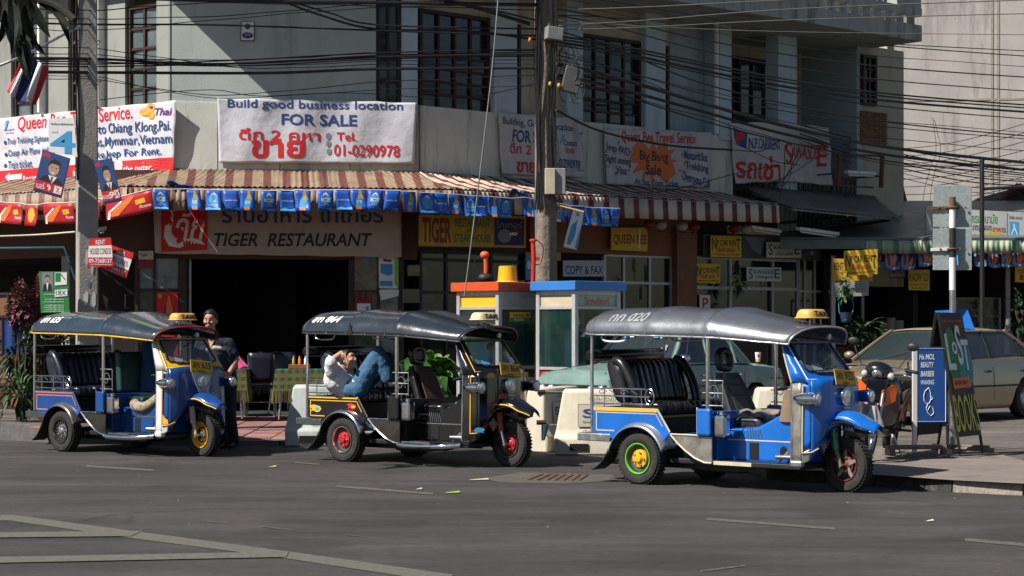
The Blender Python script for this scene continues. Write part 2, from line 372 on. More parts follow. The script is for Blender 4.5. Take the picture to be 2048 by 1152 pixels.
for (px, py, c, w, l) in ((905,987,'lime',.035,.07),(958,961,'cream',.03,.1),(545,935,'cream',.02,.04),(1860,1044,'cream',.02,.03),(838,980,'cream',.02,.03)):
    p = G(px, py); tag(MB().add([(-l,-w,.006),(l,-w*.6,.012),(l*.9,w,.02),(-l*.8,w*.9,.006)], [(0,1,2,3)]).build('scrap', INK[c], thick=.002, loc=(p.x,p.y,.002)), {905:'bright green leaf scrap lying on the road',958:'pale scrap of paper beside the drain cover',545:'small pale scrap on the road near the second three wheeler',1860:'tiny pale scrap on the road below the right kerb',838:'tiny pale scrap left of the green leaf scrap'}[px], 'litter')

# ---------------- corner building ----------------
A = (-5.54, 30.8); B = (-1.56, 31.3)
FM = Frame(*A, math.atan2(.5, 3.98)); FR = Frame(*B, math.atan2(.664, .748)); FL = Frame(*A, -.629)
LM = math.hypot(3.98, .5)
ZB0, ZB1, ZC = 4.10, 5.22, 7.35
M_TEAL = mat('pale_teal_plaster', (.42,.475,.445), .8, var=.09, scale=1.3, dirt=.5, dirtcol=(.10,.11,.10), bump=.2)
M_BLUEW = mat('pale_blue_plaster', (.34,.43,.46), .8, var=.09, scale=1.3, dirt=.5, dirtcol=(.10,.11,.10), bump=.2)
M_CREAMW = mat('cream_plaster', (.46,.41,.31), .85, var=.1, scale=1.2, dirt=.5, bump=.15)
M_PILLAR = mat('pillar_blue_plaster', (.44,.55,.60), .75, var=.08, scale=2, dirt=.3)
M_BAND = mat('white_panel', (.58,.59,.54), .75, var=.1, scale=2, dirt=.9, dirtcol=(.08,.08,.06), bump=.15)
M_WFRAME = mat('dark_timber_frame', (.03,.014,.011), .6, var=.3, scale=10)
M_PANE = mat('dark_window_pane', (.010,.013,.013), .06, var=.35, scale=1.4, spec=.7)
M_PANEL = mat('pale_window_pane', (.10,.13,.13), .08, var=.4, scale=1.4, spec=.7)
M_BROWN = mat('brown_boarding', (.085,.035,.022), .7, var=.3, scale=4, dirt=.4)
M_BROWNP = mat('orange_brown_column', (.20,.075,.03), .6, var=.3, scale=3, dirt=.5)
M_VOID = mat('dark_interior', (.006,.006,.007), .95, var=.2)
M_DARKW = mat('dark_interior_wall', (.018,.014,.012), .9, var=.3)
bld = FM.thing('corner_building', 'two storey pale teal corner shophouse with white parapet band above the striped awning', 'building')
def sub(frame, name='wing'):     # a part with the frame's own orientation
    return None
def Fp(frame):                   # matrix taking frame coordinates into the building's local space
    return (Matrix.Translation(FM.o) @ Matrix.Rotation(FM.a, 4, 'Z')).inverted() @ Matrix.Translation(frame.o) @ Matrix.Rotation(frame.a, 4, 'Z')
FPM = {id(f): Fp(f) for f in (FM, FR, FL)}
def fb(frame, name, m, x0, x1, y0, y1, z0, z1, parent=None, bevel=0):
    return MB().box(x0,x1,y0,y1,z0,z1,FPM[id(frame)]).build(name, m, parent or bld, bevel=bevel)
def fxx(frame, px, d=0): return frame.hit(px, 500, d)[0]
def fzz(frame, px, py, d=0): return frame.hit(px, py, d)[1]
def window(frame, x0, x1, z0, z1, nx, ny, d=.12, fw=.06, pane=None, parent=None, ztr=None, mf=None):
    Mx = FPM[id(frame)]; mb = MB()
    mb.box(x0, x0+fw, d-.06, d+.03, z0, z1, Mx); mb.box(x1-fw, x1, d-.06, d+.03, z0, z1, Mx)
    mb.box(x0+fw, x1-fw, d-.06, d+.03, z1-fw, z1, Mx); mb.box(x0+fw, x1-fw, d-.06, d+.03, z0, z0+fw, Mx)
    wdw = mb.build('window', mf or M_WFRAME, parent or bld)
    xs = [x0+fw+(x1-x0-2*fw)*i/nx for i in range(nx+1)]; zs = [z0+fw+(z1-z0-2*fw)*j/ny for j in range(ny+1)]
    if ztr: zs = [z0+fw+(ztr-z0-fw)*j/(ny-1) for j in range(ny)]+[z1-fw]
    for i in range(1, nx): MB().box(xs[i]-.022, xs[i]+.022, d-.045, d+.02, z0+fw, z1-fw, Mx).build('mullion', mf or M_WFRAME, wdw)
    for j in range(1, len(zs)-1): MB().box(x0+fw, x1-fw, d-.038, d+.015, zs[j]-.02, zs[j]+.02, Mx).build('glazing_bar', mf or M_WFRAME, wdw)
    for i in range(nx):
        for j in range(len(zs)-1):
            t = random.uniform(-.012, .012)
            MB().add([(xs[i],d-.005+t,zs[j]),(xs[i+1],d-.005-t,zs[j]),(xs[i+1],d-.005-t,zs[j+1]),(xs[i],d-.005+t,zs[j+1])], [(0,1,2,3)], Mx).build('pane', pane or M_PANE, wdw, recalc=False)
    return wdw
# --- middle (chamfered) face, upper floor
wx = fxx(FM, 752); wx2 = fxx(FM, 802)
fb(FM, 'wall', M_TEAL, 0, wx, 0, .2, ZB1-.3, ZC)
fb(FM, 'pillar', M_PILLAR, fxx(FM,803), LM+.0, -.08, .4, ZB1-.3, ZC)
fb(FM, 'wall', M_TEAL, -.02, fxx(FM,337), -.02, 0-.002, ZB1-.3, ZC)
window(FM, wx, wx2, ZB1-.1, ZC, 2, 5)
fb(FM, 'band_core', M_BAND, .0, LM, .02, .3, ZB0-.6, ZB1)
for a, b in ((338,436),(436,560),(560,700),(700,838)): fb(FM, 'band_panel', M_BAND, fxx(FM,a)+.008, fxx(FM,b)-.008, -.03, .02, ZB0, ZB1-random.uniform(0,.012), bevel=.004)
# --- right face, upper floor
def rx(px, d=0): return fxx(FR, px, d)
LR = rx(1711); LEND = LR+1.55
for a, b in ((838,1000),(1000,1098),(1098,1205),(1205,1330),(1330,1464)): fb(FR, 'band_panel', M_BAND, rx(a)+.008, rx(b)-.008, -.03, .02, ZB0-.05, ZB1-random.uniform(0,.015), bevel=.004)
fb(FR, 'band_core', M_BAND, .0, rx(1463), .02, .3, ZB0-.6, ZB1)
for a, b in ((985,1030),(1130,1162),(1287,1327),(1435,1459)): fb(FR, 'pillar', M_PILLAR, rx(a), rx(b), -.06, .35, ZB1-.1, ZC, bevel=.01)
fb(FR, 'pillar', M_PILLAR, rx(1554), rx(1591), -.04, .3, ZB0-.6, ZC, bevel=.01)
for a, b, nn in ((845,985,4),(1162,1287,4)):
    z1 = fzz(FR, (a+b)/2, (15+35)/2 if a == 845 else 73); z0 = ZB1-.05
    window(FR, rx(a), rx(b), z0, z1, nn, 5, ztr=z1-.75)
    fb(FR, 'wall', M_CREAMW, rx(a)-.1, rx(b)+.1, .1, .25, z1, ZC)
window(FR, rx(1031), rx(1047), ZB1-.05, fzz(FR,1040,48), 1, 4); window(FR, rx(1327), rx(1344), ZB1-.05, fzz(FR,1335,90), 1, 4)
fb(FR, 'wall', M_CREAMW, rx(1047), rx(1131), .08, .25, ZB1-.1, ZC); fb(FR, 'wall', M_BLUEW, rx(1344), rx(1436), .35, .5, ZB1-.1, ZC)
fb(FR, 'wall', M_CREAMW, rx(1030), rx(1049), .09, .25, fzz(FR,1040,48), ZC); fb(FR, 'wall', M_CREAMW, rx(1327), rx(1345), .11, .25, fzz(FR,1335,90), ZC)
o = MB().tube([(rx(1431),-.02,ZB1),(rx(1431),-.02,ZC)], .05, 8); o.v = [tuple(FPM[id(FR)] @ Vector(p)) for p in o.v]; o.build('downpipe', M_WHITE, bld, smooth=50)
# recessed balcony at the end
D = 1.4
fb(FR, 'wall', M_CREAMW, rx(1459)-.1, rx(1711), D, D+.2, 3.0, ZC)
fb(FR, 'side_wall', M_BLUEW, rx(1711)-.02, rx(1711)+.15, -.05, D, 2.6, ZC)
fb(FR, 'side_wall', M_BLUEW, rx(1440), rx(1459), .35, D, 2.6, ZC)
dx0, dx1 = fxx(FR, 1461, D), fxx(FR, 1552, D)
fb(FR, 'door', M_MATTBLACK, dx0, dx1, D-.06, D, 3.2, fzz(FR, 1505, 118, D)); 
window(FR, dx0+.1, dx1-.1, fzz(FR,1505,235,D), fzz(FR,1505,125,D), 3, 2, d=D-.09)
fb(FR, 'balcony_floor', M_CREAMW, rx(1459)-.1, rx(1711), -.05, D, 3.35, 3.5)
# balcony railing
rl = MB(); 
rail = None
for k in range(26):
    x = rx(1466)+(rx(1708)-rx(1466))*k/25
    MB().box(x-.012, x+.012, -.04, -.016, 3.5, 4.55, FPM[id(FR)]).build('baluster', M_MATTBLACK, bld)
fb(FR, 'handrail', M_MATTBLACK, rx(1466), rx(1711), -.05, 0, 4.55, 4.6)
# end strip with the narrow window and the bricks
fb(FR, 'wall', M_CREAMW, LR+.15, LEND, -.05, .2, 2.4, ZC)
wz0, wz1 = fzz(FR,1730,212), fzz(FR,1730,112)
window(FR, rx(1715)+.02, rx(1744), wz0, wz1, 2, 4, d=-.08)
fb(FR, 'return_wall', M_CREAMW, LEND-.15, LEND, .2, 9, 2.4, 12)
M_BR = [flat('brick_a', (.20,.085,.04), .85), flat('brick_b', (.25,.11,.055), .85), flat('brick_c', (.16,.065,.035), .85)]
bz0, bz1 = fzz(FR,1740,292), fzz(FR,1740,224); bx0, bx1 = rx(1714)+.02, rx(1768)
nb = 14; bw = (bx1-bx0)/5
for j in range(nb):
    mb = MB()
    zz = bz0+(bz1-bz0)*j/nb
    for k in range(6):
        a = max(bx0, bx0+bw*(k-(j%2)*.5)+.008); b2 = min(bx1, bx0+bw*(k+1-(j%2)*.5)-.008)
        if b2-a > .05: MB().box(a, b2, -.085-random.uniform(0,.008), -.05, zz+.008, zz+(bz1-bz0)/nb-.008, FPM[id(FR)]).build('brick', random.choice(M_BR), bld)
# overhanging upper slab and balustrade
M_SLAB = mat('stained_concrete', (.33,.35,.33), .85, var=.15, scale=2, dirt=.95, dirtcol=(.03,.03,.03), bump=.3)
def corner(o, u, n1, n2, d):     # offset corner of two faces
    s = n1+n2; return Vector((o[0], o[1]))+s/(1+n1.dot(n2))*d
nL = Vector((math.sin(FL.a), -math.cos(FL.a))); nM = Vector((math.sin(FM.a), -math.cos(FM.a))); nR = Vector((math.sin(FR.a), -math.cos(FR.a)))
def ring(d, xl=-16, xr=None, dl=None):
    xr = LEND if xr is None else xr
    if dl is not None:
        return [FL.w(xl, -dl, 0).xy, FL.w(-.3, -dl, 0).xy, FM.w(-.1, -.9, 0).xy, FM.w(LM, -.9, 0).xy, FR.w(.5, -d, 0).xy, FR.w(xr, -d, 0).xy]
    return [FL.w(xl, -d, 0).xy, corner(A, 0, nL, nM, d), corner(B, 0, nM, nR, d), FR.w(xr, -d, 0).xy]
OH = 1.3
xe, ze = FR.hit(1844, 83, -OH); 
Mi = (Matrix.Translation(FM.o) @ Matrix.Rotation(FM.a, 4, 'Z')).inverted()
rg = ring(OH, xr=xe, dl=.35); inner = [FL.w(-16, 8, 0).xy, FR.w(xe, 8, 0).xy]
poly = [tuple((Mi @ Vector((*p, 0))).xy) for p in (rg+[inner[1], inner[0]])]
MB().prism(poly, ze, ze+.32).build('balcony_slab', M_SLAB, bld)
for nm, f, x0, x1 in (('balcony_wall', FR, rx(1470), xe),):
    fb(f, nm, M_SLAB, 0, xe-3.3, -OH+.02, -OH+.14, ze+.32, ze+1.5)
for k in range(9):
    x = xe-3.2+k*.36
    fb(FR, 'upstand', M_SLAB, x, x+.1, -OH+.02, -OH+.14, ze+.32, ze+.5)
fb(FR, 'coping', M_SLAB, xe-3.3, xe, -OH+.0, -OH+.16, ze+.5, ze+.66)
for k in range(11):
    x = xe-3.1+k*.2; o = MB().lathe([(.03,0),(.055,.12),(.03,.3),(.045,.5),(.03,.8)], 8, FPM[id(FR)] @ Matrix.Translation((x,-OH+.08,ze+.66))); o.build('baluster', M_SLAB, bld, smooth=50)
fb(FR, 'handrail', M_SLAB, xe-3.3, xe, -OH+.0, -OH+.16, ze+1.46, ze+1.6)
fb(FR, 'end_pier', M_SLAB, xe-.75, xe, -OH+.02, -OH+.3, ze+.66, ze+1.46)
# block above, out of the picture but shading what lies below
fb(FM, 'upper_wall', M_TEAL, 0, LM, .1, .3, ZC+.3, 11); fb(FR, 'upper_wall', M_TEAL, 0, LEND, .1, .3, ZC+.3, 11); fb(FL, 'upper_wall', M_TEAL, -16, 0, .1, .3, ZC+.3, 11)
# --- left face
def lx(px, d=0): return fxx(FL, px, d)
M_GREYW = mat('grey_plaster', (.28,.29,.27), .85, var=.1, scale=1.5, dirt=.5)
for a, b in ((313,339),(203,250),(92,136),(-60,22),(-500,-160)): fb(FL, 'wall', M_GREYW, lx(a), lx(b) if b < 330 else 0, 0, .2, ZB1-.6, ZC)
fb(FL, 'pillar', M_WHITE, lx(204), lx(210), -.15, 0, ZB1+.01, ZC); fb(FL, 'pillar', M_WHITE, lx(88), lx(92), -.15, 0, ZB1+.01, ZC)
window(FL, lx(250), lx(313), ZB1-.12, fzz(FL,280,8), 2, 5, pane=M_PANEL, mf=mat('red_brown_frame', (.035,.014,.011), .6))
window(FL, lx(136), lx(203), ZB1-.2, ZC, 2, 5); window(FL, lx(22), lx(88), ZB1-.2, fzz(FL,55,20), 2, 5, pane=M_PANEL); window(FL, lx(-160), lx(-60), ZB1-.2, ZC, 3, 5)
for a, b in ((-500,-160),(-160,20),(20,130),(130,255),(255,345)): fb(FL, 'band_panel', M_BAND, lx(a)+.008, (lx(b) if b < 330 else 0)-.008, -.03, .02, ZB0-.05, ZB1-.01)
fb(FL, 'band_core', M_BAND, lx(-500), 0, .02, .3, ZB0-.7, ZB1)
# --- ground floor: restaurant
zd = fzz(FM, 500, 512)                     # door head
xa, xb, xc, xd2 = fxx(FM,270), fxx(FM,366), fxx(FM,700), fxx(FM,806)
fb(FM, 'fascia', M_BROWN, fxx(FM,190), LM, .0, .15, zd-.05, ZB0)
for (a, b) in ((270,276),(358,374),(697,706),(799,808)): fb(FM, 'door_post', M_WFRAME, fxx(FM,a), fxx(FM,b), -.03, .1, .15, zd-.05)
fb(FM, 'steel_post', M_STEEL, fxx(FM,376), fxx(FM,381), .3, .4, .15, zd)
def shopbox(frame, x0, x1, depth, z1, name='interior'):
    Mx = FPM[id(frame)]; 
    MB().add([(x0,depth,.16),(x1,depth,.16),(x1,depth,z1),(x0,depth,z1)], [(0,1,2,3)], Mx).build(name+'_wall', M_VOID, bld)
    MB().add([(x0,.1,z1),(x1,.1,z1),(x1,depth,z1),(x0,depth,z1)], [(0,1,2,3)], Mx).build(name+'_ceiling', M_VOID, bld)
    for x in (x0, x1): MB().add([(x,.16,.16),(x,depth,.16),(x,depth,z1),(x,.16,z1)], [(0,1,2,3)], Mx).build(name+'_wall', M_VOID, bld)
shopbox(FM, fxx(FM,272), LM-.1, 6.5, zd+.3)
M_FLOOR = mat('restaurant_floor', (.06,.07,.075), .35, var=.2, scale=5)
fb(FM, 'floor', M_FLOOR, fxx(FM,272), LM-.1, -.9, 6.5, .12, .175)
fb(FM, 'return_wall', M_DARKW, fxx(FM,190), fxx(FM,272), .6, .8, .15, zd+.1)
# glass screens with posters either side of the door
def screen(x0, x1, xm, z0, zm, z1, mats):
    fr = MB(); Mx = FPM[id(FM)]
    for x in (x0, xm, x1): fr.box(x-.025, x+.025, -.02, .04, z0, z1, Mx)
    for z in (z0, zm, z1): fr.box(x0, x1, -.015, .035, z-.025, z+.025, Mx)
    wdw = fr.build('window', M_WFRAME, bld)
    k = 0
    for (a, b) in ((x0, xm), (xm, x1)):
        for (c, d) in ((zm, z1), (z0, zm)):
            MB().add([(a,.01,c),(b,.01,c),(b,.01,d),(a,.01,d)], [(0,1,2,3)], Mx).build('pane', mats[k], wdw); k += 1
    return wdw
M_REFL = mat('painted_reflection_pane', (.16,.20,.20), .15, var=.7, scale=2.2, dirt=.4, dirtcol=(.4,.42,.4)); M_REFG = mat('green_painted_reflection', (.05,.08,.05), .12, var=.8, scale=5, dirt=.5, dirtcol=(.02,.03,.02))  # blotchy pane colours imitate reflections in the glass
M_REDP = mat('red_poster', (.34,.012,.015), .4, var=.2)
zlo, zmi = .16, fzz(FM, 310, 580)
screen(fxx(FM,276), fxx(FM,359), fxx(FM,309), zlo, zmi, zd-.02, [M_REFL, M_REFG, M_REFL, M_REDP])
fb(FM, 'stall_riser', M_BROWN, fxx(FM,272), fxx(FM,362), -.03, -.022, .16, .8)
screen(fxx(FM,706), fxx(FM,799), fxx(FM,757), zlo, zmi-.02, zd-.02, [mat('brown_painted_reflection', (.13,.11,.08), .15, var=.8, scale=5, dirt=.5), M_REFG, INK['cream'], M_REFL])  # brown pane: a reflection put into the colour
# ground floor right face
zf = fzz(FR, 1000, 500)
fb(FR, 'fascia', M_BROWN, 0, rx(1060), .05, .2, zf-.1, ZB0)
fb(FR, 'fascia', M_BROWNP, rx(1060), rx(1385), .0, .2, fzz(FR,1200,508), ZB0)
fb(FR, 'fascia', M_DARKW, rx(1385), rx(1665), .0, .2, fzz(FR,1500,515), ZB0-.5)
fb(FR, 'column', M_BROWNP, rx(1345), rx(1385), -.12, .2, .15, fzz(FR,1365,455), bevel=.01)
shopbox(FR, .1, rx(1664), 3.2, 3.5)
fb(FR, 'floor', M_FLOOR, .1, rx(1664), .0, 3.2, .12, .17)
def shopfront(x0, x1, vs, zs, z1, m=M_ALU, glass=M_DARKGLASS, w=.05, d=.05):
    Mx = FPM[id(FR)]; fr = MB()
    xs = [x0]+vs+[x1]; zz = [.17]+zs+[z1]
    for x in xs: fr.box(x-w/2, x+w/2, d-.03, d+.04, .17, z1, Mx)
    for z in zz[1:]: fr.box(x0+w/2, x1-w/2, d-.026, d+.036, z-w/2, z+w/2, Mx)
    wdw = fr.build('window', m, bld)
    for i in range(len(xs)-1):
        for j in range(len(zz)-1):
            MB().add([(xs[i],d,zz[j]),(xs[i+1],d,zz[j]),(xs[i+1],d,zz[j+1]),(xs[i],d,zz[j+1])], [(0,1,2,3)], Mx).build('pane', glass, wdw)
shopfront(.1, rx(1058), [rx(895), rx(985)], [fzz(FR,900,585), fzz(FR,900,520)], zf-.05, m=M_MATTBLACK)
shopfront(rx(1212), rx(1345), [rx(1250), rx(1302)], [fzz(FR,1280,566)], fzz(FR,1280,512))
fb(FR, 'wall', M_DARKW, rx(1058), rx(1208), .1, .2, .17, fzz(FR,1150,508))
shopfront(rx(1389), rx(1598), [rx(1463), rx(1548)], [fzz(FR,1500,577)], fzz(FR,1500,518), w=.06)
shopfront(rx(1600), rx(1664), [rx(1612), rx(1632)], [fzz(FR,1630,583)], fzz(FR,1630,518), w=.05)
# ---------------- awnings ----------------
M_AWN = mat('awning_stripes', (.29,.21,.14), .6, var=.2, scale=3, dirt=.7, dirtcol=(.13,.08,.05), stripes=(0, .30, .42, (.13,.045,.032)))
M_AWNR = mat('awning_stripes_wide', (.52,.44,.36), .6, var=.2, scale=3, dirt=.5, dirtcol=(.18,.12,.09), stripes=(0, .36, .40, (.12,.03,.028)))
AD = 1.4; ZL = 3.74; ZV = 3.36; ZT = 4.12
awn = FM.thing('striped_awning', 'cream and maroon striped corrugated awning wrapping the corner above the restaurant', 'awning')
def awning_run(frame, m, x_in0, x_in1, x_out0, x_out1, zt=ZT, zl=ZL, zv=ZV, d=AD, parent=None, per=.09, amp=.012, zl1=None, zv1=None):
    L = x_out1-x_out0; nn = int(abs(L)/per*4); zl1 = zl if zl1 is None else zl1; zv1 = zv if zv1 is None else zv1
    base = FPM[id(frame)] if parent is awn or parent is bld else None
    def sheet(u, v):
        xi = x_in0+(x_in1-x_in0)*u; xo = x_out0+(x_out1-x_out0)*u; x = xi+(xo-xi)*v; zz = zl+(zl1-zl)*u
        return (x, -d*v-.02, zt+(zz-zt)*v+amp*math.sin(2*math.pi*x/per)-.03*math.sin(math.pi*v))
    def val(u, v):
        x = x_out0+(x_out1-x_out0)*u; za = zl+(zl1-zl)*u; zb = zv+(zv1-zv)*u
        return (x, -d-.03-amp*math.sin(2*math.pi*x/per)-.02*v, za-.03+(zb-za+.03)*v)
    for nm, fn, nv in (('awning_sheet', sheet, 4), ('valance', val, 2)):
        o = MB().grid(fn, nn, nv).build(nm, m, parent, smooth=70, recalc=False, thick=.004)
        if base is not None: o.matrix_local = base
    pts = [(x_out0+.02, -d+.01, zl-.03), (x_out1-.02, -d+.01, zl1-.03)]
    o = tube('rail', M_STEEL, pts, .02, parent)
    if base is not None: o.matrix_local = base
    for k in range(max(2, int(abs(L)/1.9))+1):
        t = k/max(2, int(abs(L)/1.9)); xo = x_out0+.1+(L-.2)*t; xi = x_in0+.1+(x_in1-x_in0-.2)*t; zz = zl+(zl1-zl)*t
        o = tube('strut', M_STEEL, [(xi,-.02,zt-.08),(xo,-d,zz-.05)], .015, parent, 6)
        if base is not None: o.matrix_local = base
rgA = ring(AD)
def loc(frame, p): q = (Matrix.Translation(frame.o) @ Matrix.Rotation(frame.a, 4, 'Z')).inverted() @ Vector((p[0], p[1], 0)); return q.x
cA, cB = rgA[1], rgA[2]
xR = fxx(FR, 1555, -AD); zlR = fzz(FR, 1555, 408, -AD); zvR = fzz(FR, 1555, 446, -AD)
awning_run(FM, M_AWN, 0, LM, loc(FM, cA), loc(FM, cB), parent=awn)
awning_run(FL, M_AWN, -9, 0, -9, loc(FL, cA), parent=awn)
awning_run(FR, M_AWNR, 0, xR, loc(FR, cB), xR, parent=awn, zl1=zlR, zv1=zvR)
# ragged blue tarpaulins tied to the lip
for nm, px, py, f, lb in (('tarpaulin', 357, 370, FM, 'small blue tarpaulin scrap rolled on the awning edge above the red script cloth'), ('tarpaulin', 1035, 386, FR, 'small blue tarpaulin scrap on the awning edge left of the wooden pole')):
    x, z = f.hit(px, py, -AD-.04); p = f.w(x, -AD-.04, z)
    tag(MB().grid(lambda u, v: (-.18+.36*u+.05*v, -.05+.1*v, .05*math.sin(3*u+1)-.07*v+.02*math.sin(9*u)), 8, 4).build('tarpaulin', flat('blue_tarp', (.01,.08,.32), .4), thick=.01, loc=p, rot=(0,0,f.a), smooth=60), lb, 'tarpaulin')

# ---------------- flat things with print: banners, signs, posters ----------------
def sheet(frame, name, label, cat, cs, d, m, decals=(), amp=0, thick=.02, part='board', group=None, seed=0, frame_mat=None, nx=70, ny=24, hang=0):
    """cs: the four measured corners TL, TR, BR, BL; decals drawn in the same measured coordinates"""
    P = [frame.hit(*c, d) for c in cs]; cx = sum(p[0] for p in P)/4; cz = min(p[1] for p in P)
    if seed == 0: seed = sum(map(ord, label)) % 97
    root = frame.thing(name, label, cat, group, cx, d, cz)
    def wave(x, z):
        if not amp: return 0
        return amp*(math.sin(x*3.1+seed+z*1.3)+.6*math.sin(x*7.3+2*seed-z*2.2)+.35*math.sin(z*6+x*2+seed)+.3*math.sin((x+z)*11+seed))
    lay = [.002 if amp == 0 else .005]
    def surf(x, z): return (x-cx, wave(x, z)-lay[0]-thick/2, z-cz)
    def body(u, v):
        a = (P[0][0]*(1-u)+P[1][0]*u, P[0][1]*(1-u)+P[1][1]*u); b = (P[3][0]*(1-u)+P[2][0]*u, P[3][1]*(1-u)+P[2][1]*u)
        x = a[0]*(1-v)+b[0]*v; z = a[1]*(1-v)+b[1]*v-hang*math.sin(math.pi*u)-(.010*abs(math.sin(5*math.pi*u))*(1 if amp and P[1][0]-P[0][0] > 1 else 0))
        return (x-cx, wave(x, z), z-cz)
    if amp: MB().grid(body, nx, ny).build(part, m, root, smooth=80, thick=thick, recalc=False)
    else: MB().grid(body, 1, 1).build(part, m, root, thick=thick, recalc=False)
    if frame_mat:
        c = [Vector(body(u, v)) for u, v in ((0,0),(1,0),(1,1),(0,1))]
        MB().tube([p+Vector((0,-.005,0)) for p in c], .014, 4, closed=True).build('frame', frame_mat, root)
    for dc in decals:
        k = dc[0]; lay[0] += .0005
        if k == 't':
            _, s, ink, x0, y0, x1, y1 = dc[:7]; sk = dc[7] if len(dc) > 7 else 0; sh = dc[8] if len(dc) > 8 else 0; wt = dc[9] if len(dc) > 9 else .022
            a = frame.hit(x0, y1, d); b = frame.hit(x1, y0, d); a2 = frame.hit(x0, y0, d); b2 = frame.hit(x1, y0+sk, d)
            k3 = frame.hit(x1, y1+sk, d)
            lettering(s, INK[ink], a[0], k3[0], a[1], a2[1], surf, root, weight=wt, shear=sh, skew=(k3[1]-a[1]+b2[1]-a2[1])/2, fine=amp > 0)
        elif k == 'g':
            _, ink, q = dc[:3]; C = [frame.hit(*c, d) for c in q]
            def fn(u, v):
                x = (C[0][0]*(1-u)+C[1][0]*u)*(1-v)+(C[3][0]*(1-u)+C[2][0]*u)*v; z = (C[0][1]*(1-u)+C[1][1]*u)*(1-v)+(C[3][1]*(1-u)+C[2][1]*u)*v
                return surf(x, z)
            g = (16, 4) if amp else (1, 1)
            MB().grid(fn, *g).build('print', INK[ink] if isinstance(ink, str) else ink, root, recalc=False)
        elif k == 'p':
            _, ink, q = dc[:3]; C = [frame.hit(*c, d) for c in q]
            if amp and max(c[0] for c in C)-min(c[0] for c in C) > .25:
                bm = bmesh.new(); vs_ = [bm.verts.new((c[0], 0, c[1])) for c in C]; bm.faces.new(vs_); bmesh.ops.triangulate(bm, faces=bm.faces); bmesh.ops.subdivide_edges(bm, edges=bm.edges, cuts=5, use_grid_fill=True); bmesh.ops.triangulate(bm, faces=bm.faces); bm.verts.index_update()
                MB().add([surf(v.co.x, v.co.z) for v in bm.verts], [tuple(v.index for v in f.verts) for f in bm.faces]).build('print', INK[ink], root, recalc=False); bm.free()
            else: MB().add([surf(*c) for c in C], [tuple(range(len(C)))]).build('print', INK[ink], root, recalc=False)
        elif k == 'c':
            _, ink, x, y, r1, r2 = dc[:6]; C = [frame.hit(x+r1*math.cos(a*math.pi/10), y+r2*math.sin(a*math.pi/10), d) for a in range(20)]
            MB().add([surf(*c) for c in C], [tuple(range(20))]).build('print', INK[ink], root, recalc=False)
        elif k == 'l':
            _, ink, q, wd = dc[:4]; C = [frame.hit(*c, d) for c in q]
            mb = MB(); 
            pts = [Vector((c[0], 0, c[1])) for c in C]
            vs = []
            for i, p in enumerate(pts):
                t = (pts[min(i+1, len(pts)-1)]-pts[max(i-1, 0)]).normalized(); nn = Vector((-t.z, 0, t.x))*wd/2
                vs += [surf((p+nn).x, (p+nn).z), surf((p-nn).x, (p-nn).z)]
            mb.add(vs, [(2*i, 2*i+1, 2*i+3, 2*i+2) for i in range(len(pts)-1)]).build('print', INK[ink], root, recalc=False)
    return root
def star(cx, cy, r1, r2, n=11, sx=1): return [(cx+sx*(r1 if i % 2 else r2)*math.cos(i*math.pi/n), cy+(r1 if i % 2 else r2)*math.sin(i*math.pi/n)) for i in range(2*n)]
M_CLOTH = mat('white_cloth', (.56,.56,.62), .85, var=.09, scale=2, dirt=.2, dirtcol=(.3,.3,.3), bump=.8, bscale=5)
M_CLOTHD = mat('grey_worn_cloth', (.55,.53,.52), .9, var=.12, scale=2, dirt=.35, dirtcol=(.15,.14,.13), bump=.3, bscale=9)
BN = 'cloth banners tied along the parapet'
sheet(FL, 'cloth_banner', 'long white cloth banner with red trekking heading and red bottom strip, left of the corner', 'banner', [(-6,237),(351,200),(343,341),(-6,370)], -.08, M_CLOTH, [
    ('g', 'red', [(-6,342),(345,314),(343,341),(-6,369)]), ('t', 'Queen Bee Travel Service.', 'red', 38,234,268,266,-24,0,.03),
    ('c','gold',292,224,14,9), ('c','gold',300,215,9,9), ('c','gold',301,230,8,9), ('c','purple',290,223,5,4), ('c','purple',301,215,4,3), ('c','purple',301,231,4,3), ('t', 'Thai', 'purple', 309,216,343,231,-1,.2,.04),
    ('p','sky',[(10,242),(16,240),(12,256),(8,262)]), ('t','Bangkok','blue',8,258,30,263,-2), ('t','Airways','blue',10,265,28,269,-2),
    ('c','blue',9,285,3,4), ('t','Truly Trekking.Sightseeing','blue',14,277,112,293,-8), ('t','to Chiang Klong,Pai.','blue',197,248,342,274,-8),
    ('c','blue',9,309,3,4), ('t','Cheap Air Plane ticket','blue',14,300,112,317,-8), ('t','Laos,Mymmar,Vietnam','blue',172,276,343,300,-9),
    ('c','blue',9,331,3,4), ('t','Train ticket.','blue',14,322,66,338,-4), ('t','Bike,Jeep For Rent.','blue',178,303,323,322,-9),
    ('p','white',[(10,354),(20,346),(20,350),(44,347),(42,358),(20,360),(20,364)]), ('t','Recommend','white',45,352,100,361,-4,.1), ('t','have the better','white',222,335,306,345,-6,.2)], amp=.022, thick=.006, part='cloth', group=BN)
sheet(FM, 'cloth_banner', 'white cloth banner reading FOR SALE in blue with red telephone number on the corner face', 'banner', [(434,195),(834,205),(828,327),(438,325)], -.10, M_CLOTH, [
    ('t','Build good business location','blue',455,198,806,220,6,0,.03), ('t','FOR SALE','blue',563,227,714,250,3,0,.045), ('t','ตึก 2 คูหา','red',478,256,641,287,3,0,.04), ('t','ขาย','red',502,280,610,316,1,0,.06),
    ('c','grey',657,272,5,6.5), ('c','grey',657,287,5,6.5), ('c','grey',658,303,5,6.5), ('t','Tel.','red',673,264,713,281,1,0,.03), ('t','01-0290978','red',668,288,799,312,3,0,.035)], amp=.026, thick=.006, part='cloth', group=BN)
